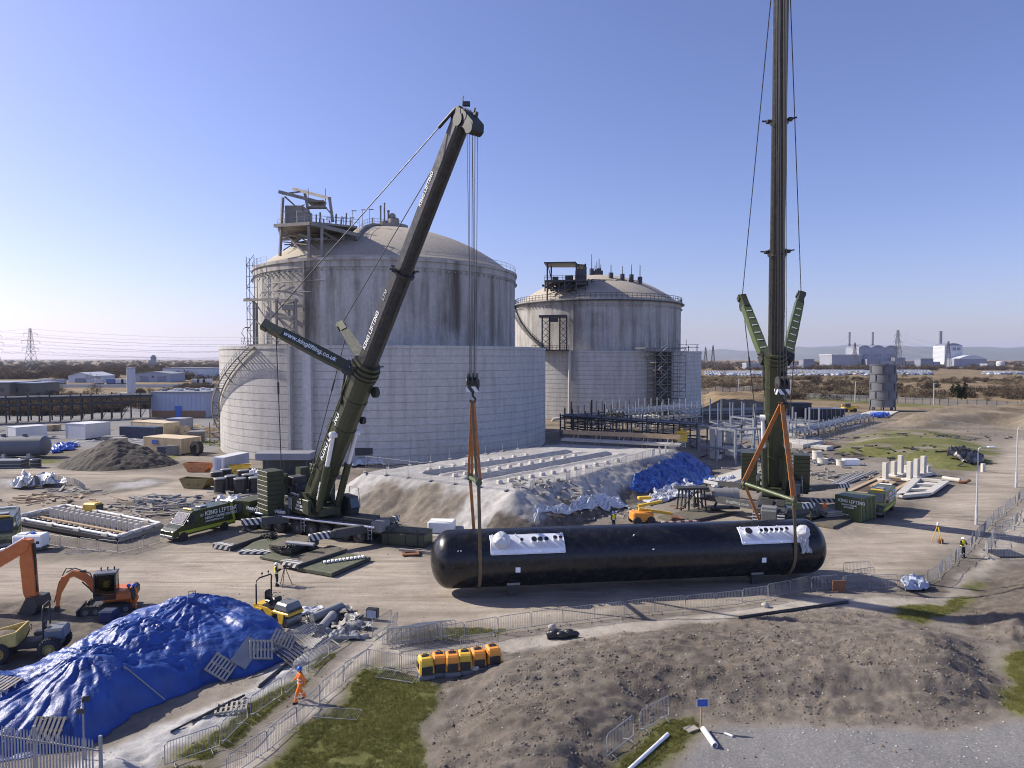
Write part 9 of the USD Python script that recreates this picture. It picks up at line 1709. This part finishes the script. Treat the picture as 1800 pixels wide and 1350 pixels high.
for a, b, h_, dd, lab in ((1412, 1431, 15, 1250, 'distant brown block right of the right crane boom'), (1618, 1640, 16, 1300, 'distant dark domed block between the power stations'), (1641, 1652, 10, 1300, 'low annex beside the domed block'), (1312, 1340, 9, 1100, 'long low distant building left of the right crane'), (1388, 1400, 8, 1200, 'small distant white house right of the crane'), (1735, 1750, 6, 1300, 'low grey store beside the arched hall')):
    t = Thing('distant_block', lab, 'building', (px_((a + b) / 2, dd), dd, 0)); L_ = (b - a) / 1200 * dd; t.add('walls', M().bz(-L_ / 2, L_ / 2, 0, 20, 0, h_), 'power_dark' if h_ > 12 else 'power_grey'); t.add('roof', M().bz(-L_ / 2 - .5, L_ / 2 + .5, -.5, 20.5, h_, h_ + .8), 'shed_white' if h_ < 12 else 'power_dark')
# ------------------------------------------------------------------ the car park far behind
def car_build(mat):
    def f(loc, rz, label, group):
        t = Thing('parked_car', label, 'car', loc, rz, group); t.add('body', M().prism([(-2.2, .3), (2.2, .3), (2.2, .8), (1.2, .95), (.6, 1.45), (-1.2, 1.48), (-1.9, .98), (-2.2, .9)], -.88, .88, SIDE), mat); t.add('windows', M().prism([(1.1, .97), (.58, 1.4), (-1.15, 1.42), (-1.75, .99)], -.9, .9, SIDE), 'glass_dark')
        for x in (-1.35, 1.35): t.add('wheels', M().tube((x, -.9, .32), (x, .9, .32), .32, n=10), 'rubber')
        return t
    return placer(f)
cb_ = {k: car_build(k) for k in ('car_white', 'car_dark', 'car_silver', 'car_blue')}; rng = np.random.default_rng(77); cand = []
for d in np.arange(700, 1080, 9.0):
    for px in np.arange(1236, 1830, 3.4 * 1200 / d):
        y = 630 + 17.2 * 1200 / d; lot = (1236 < px < 1345 and d < 940) or (1385 < px < 1640 and d < 1050) or (1728 < px < 1800 and d < 830)
        if lot and rng.random() < .72 and noise(np.array([[px * .03, d * .02, 0]]), 5)[0] > .3: cand.append((d, px_(px, d)))
cand.sort(); CN = {'car_white': 'white', 'car_dark': 'dark', 'car_silver': 'silver', 'car_blue': 'blue'}; keys = ['car_white', 'car_white', 'car_silver', 'car_silver', 'car_dark', 'car_blue']
for d, x in cand[:300]: k = keys[rng.integers(6)]; cb_[k]((x, d, ground(x, d) + .05), 1.57 + rng.normal(0, .05), f'{CN[k]} car parked in the distant rows behind the heath', f'{CN[k]} cars in the far car park')
m = M()
for d, x in cand[300:1500]: m.bz(x - .85, x + .85, d - 2, d + 2, ground(x, d) + .3, ground(x, d) + .95).bz(x - .75, x + .75, d - 1, d + 1, ground(x, d) + .95, ground(x, d) + 1.5)
if len(cand) > 300: one('parked_cars', m, 'car_silver', 'farthest rows of cars in the distant car park', 'cars', kind='stuff')
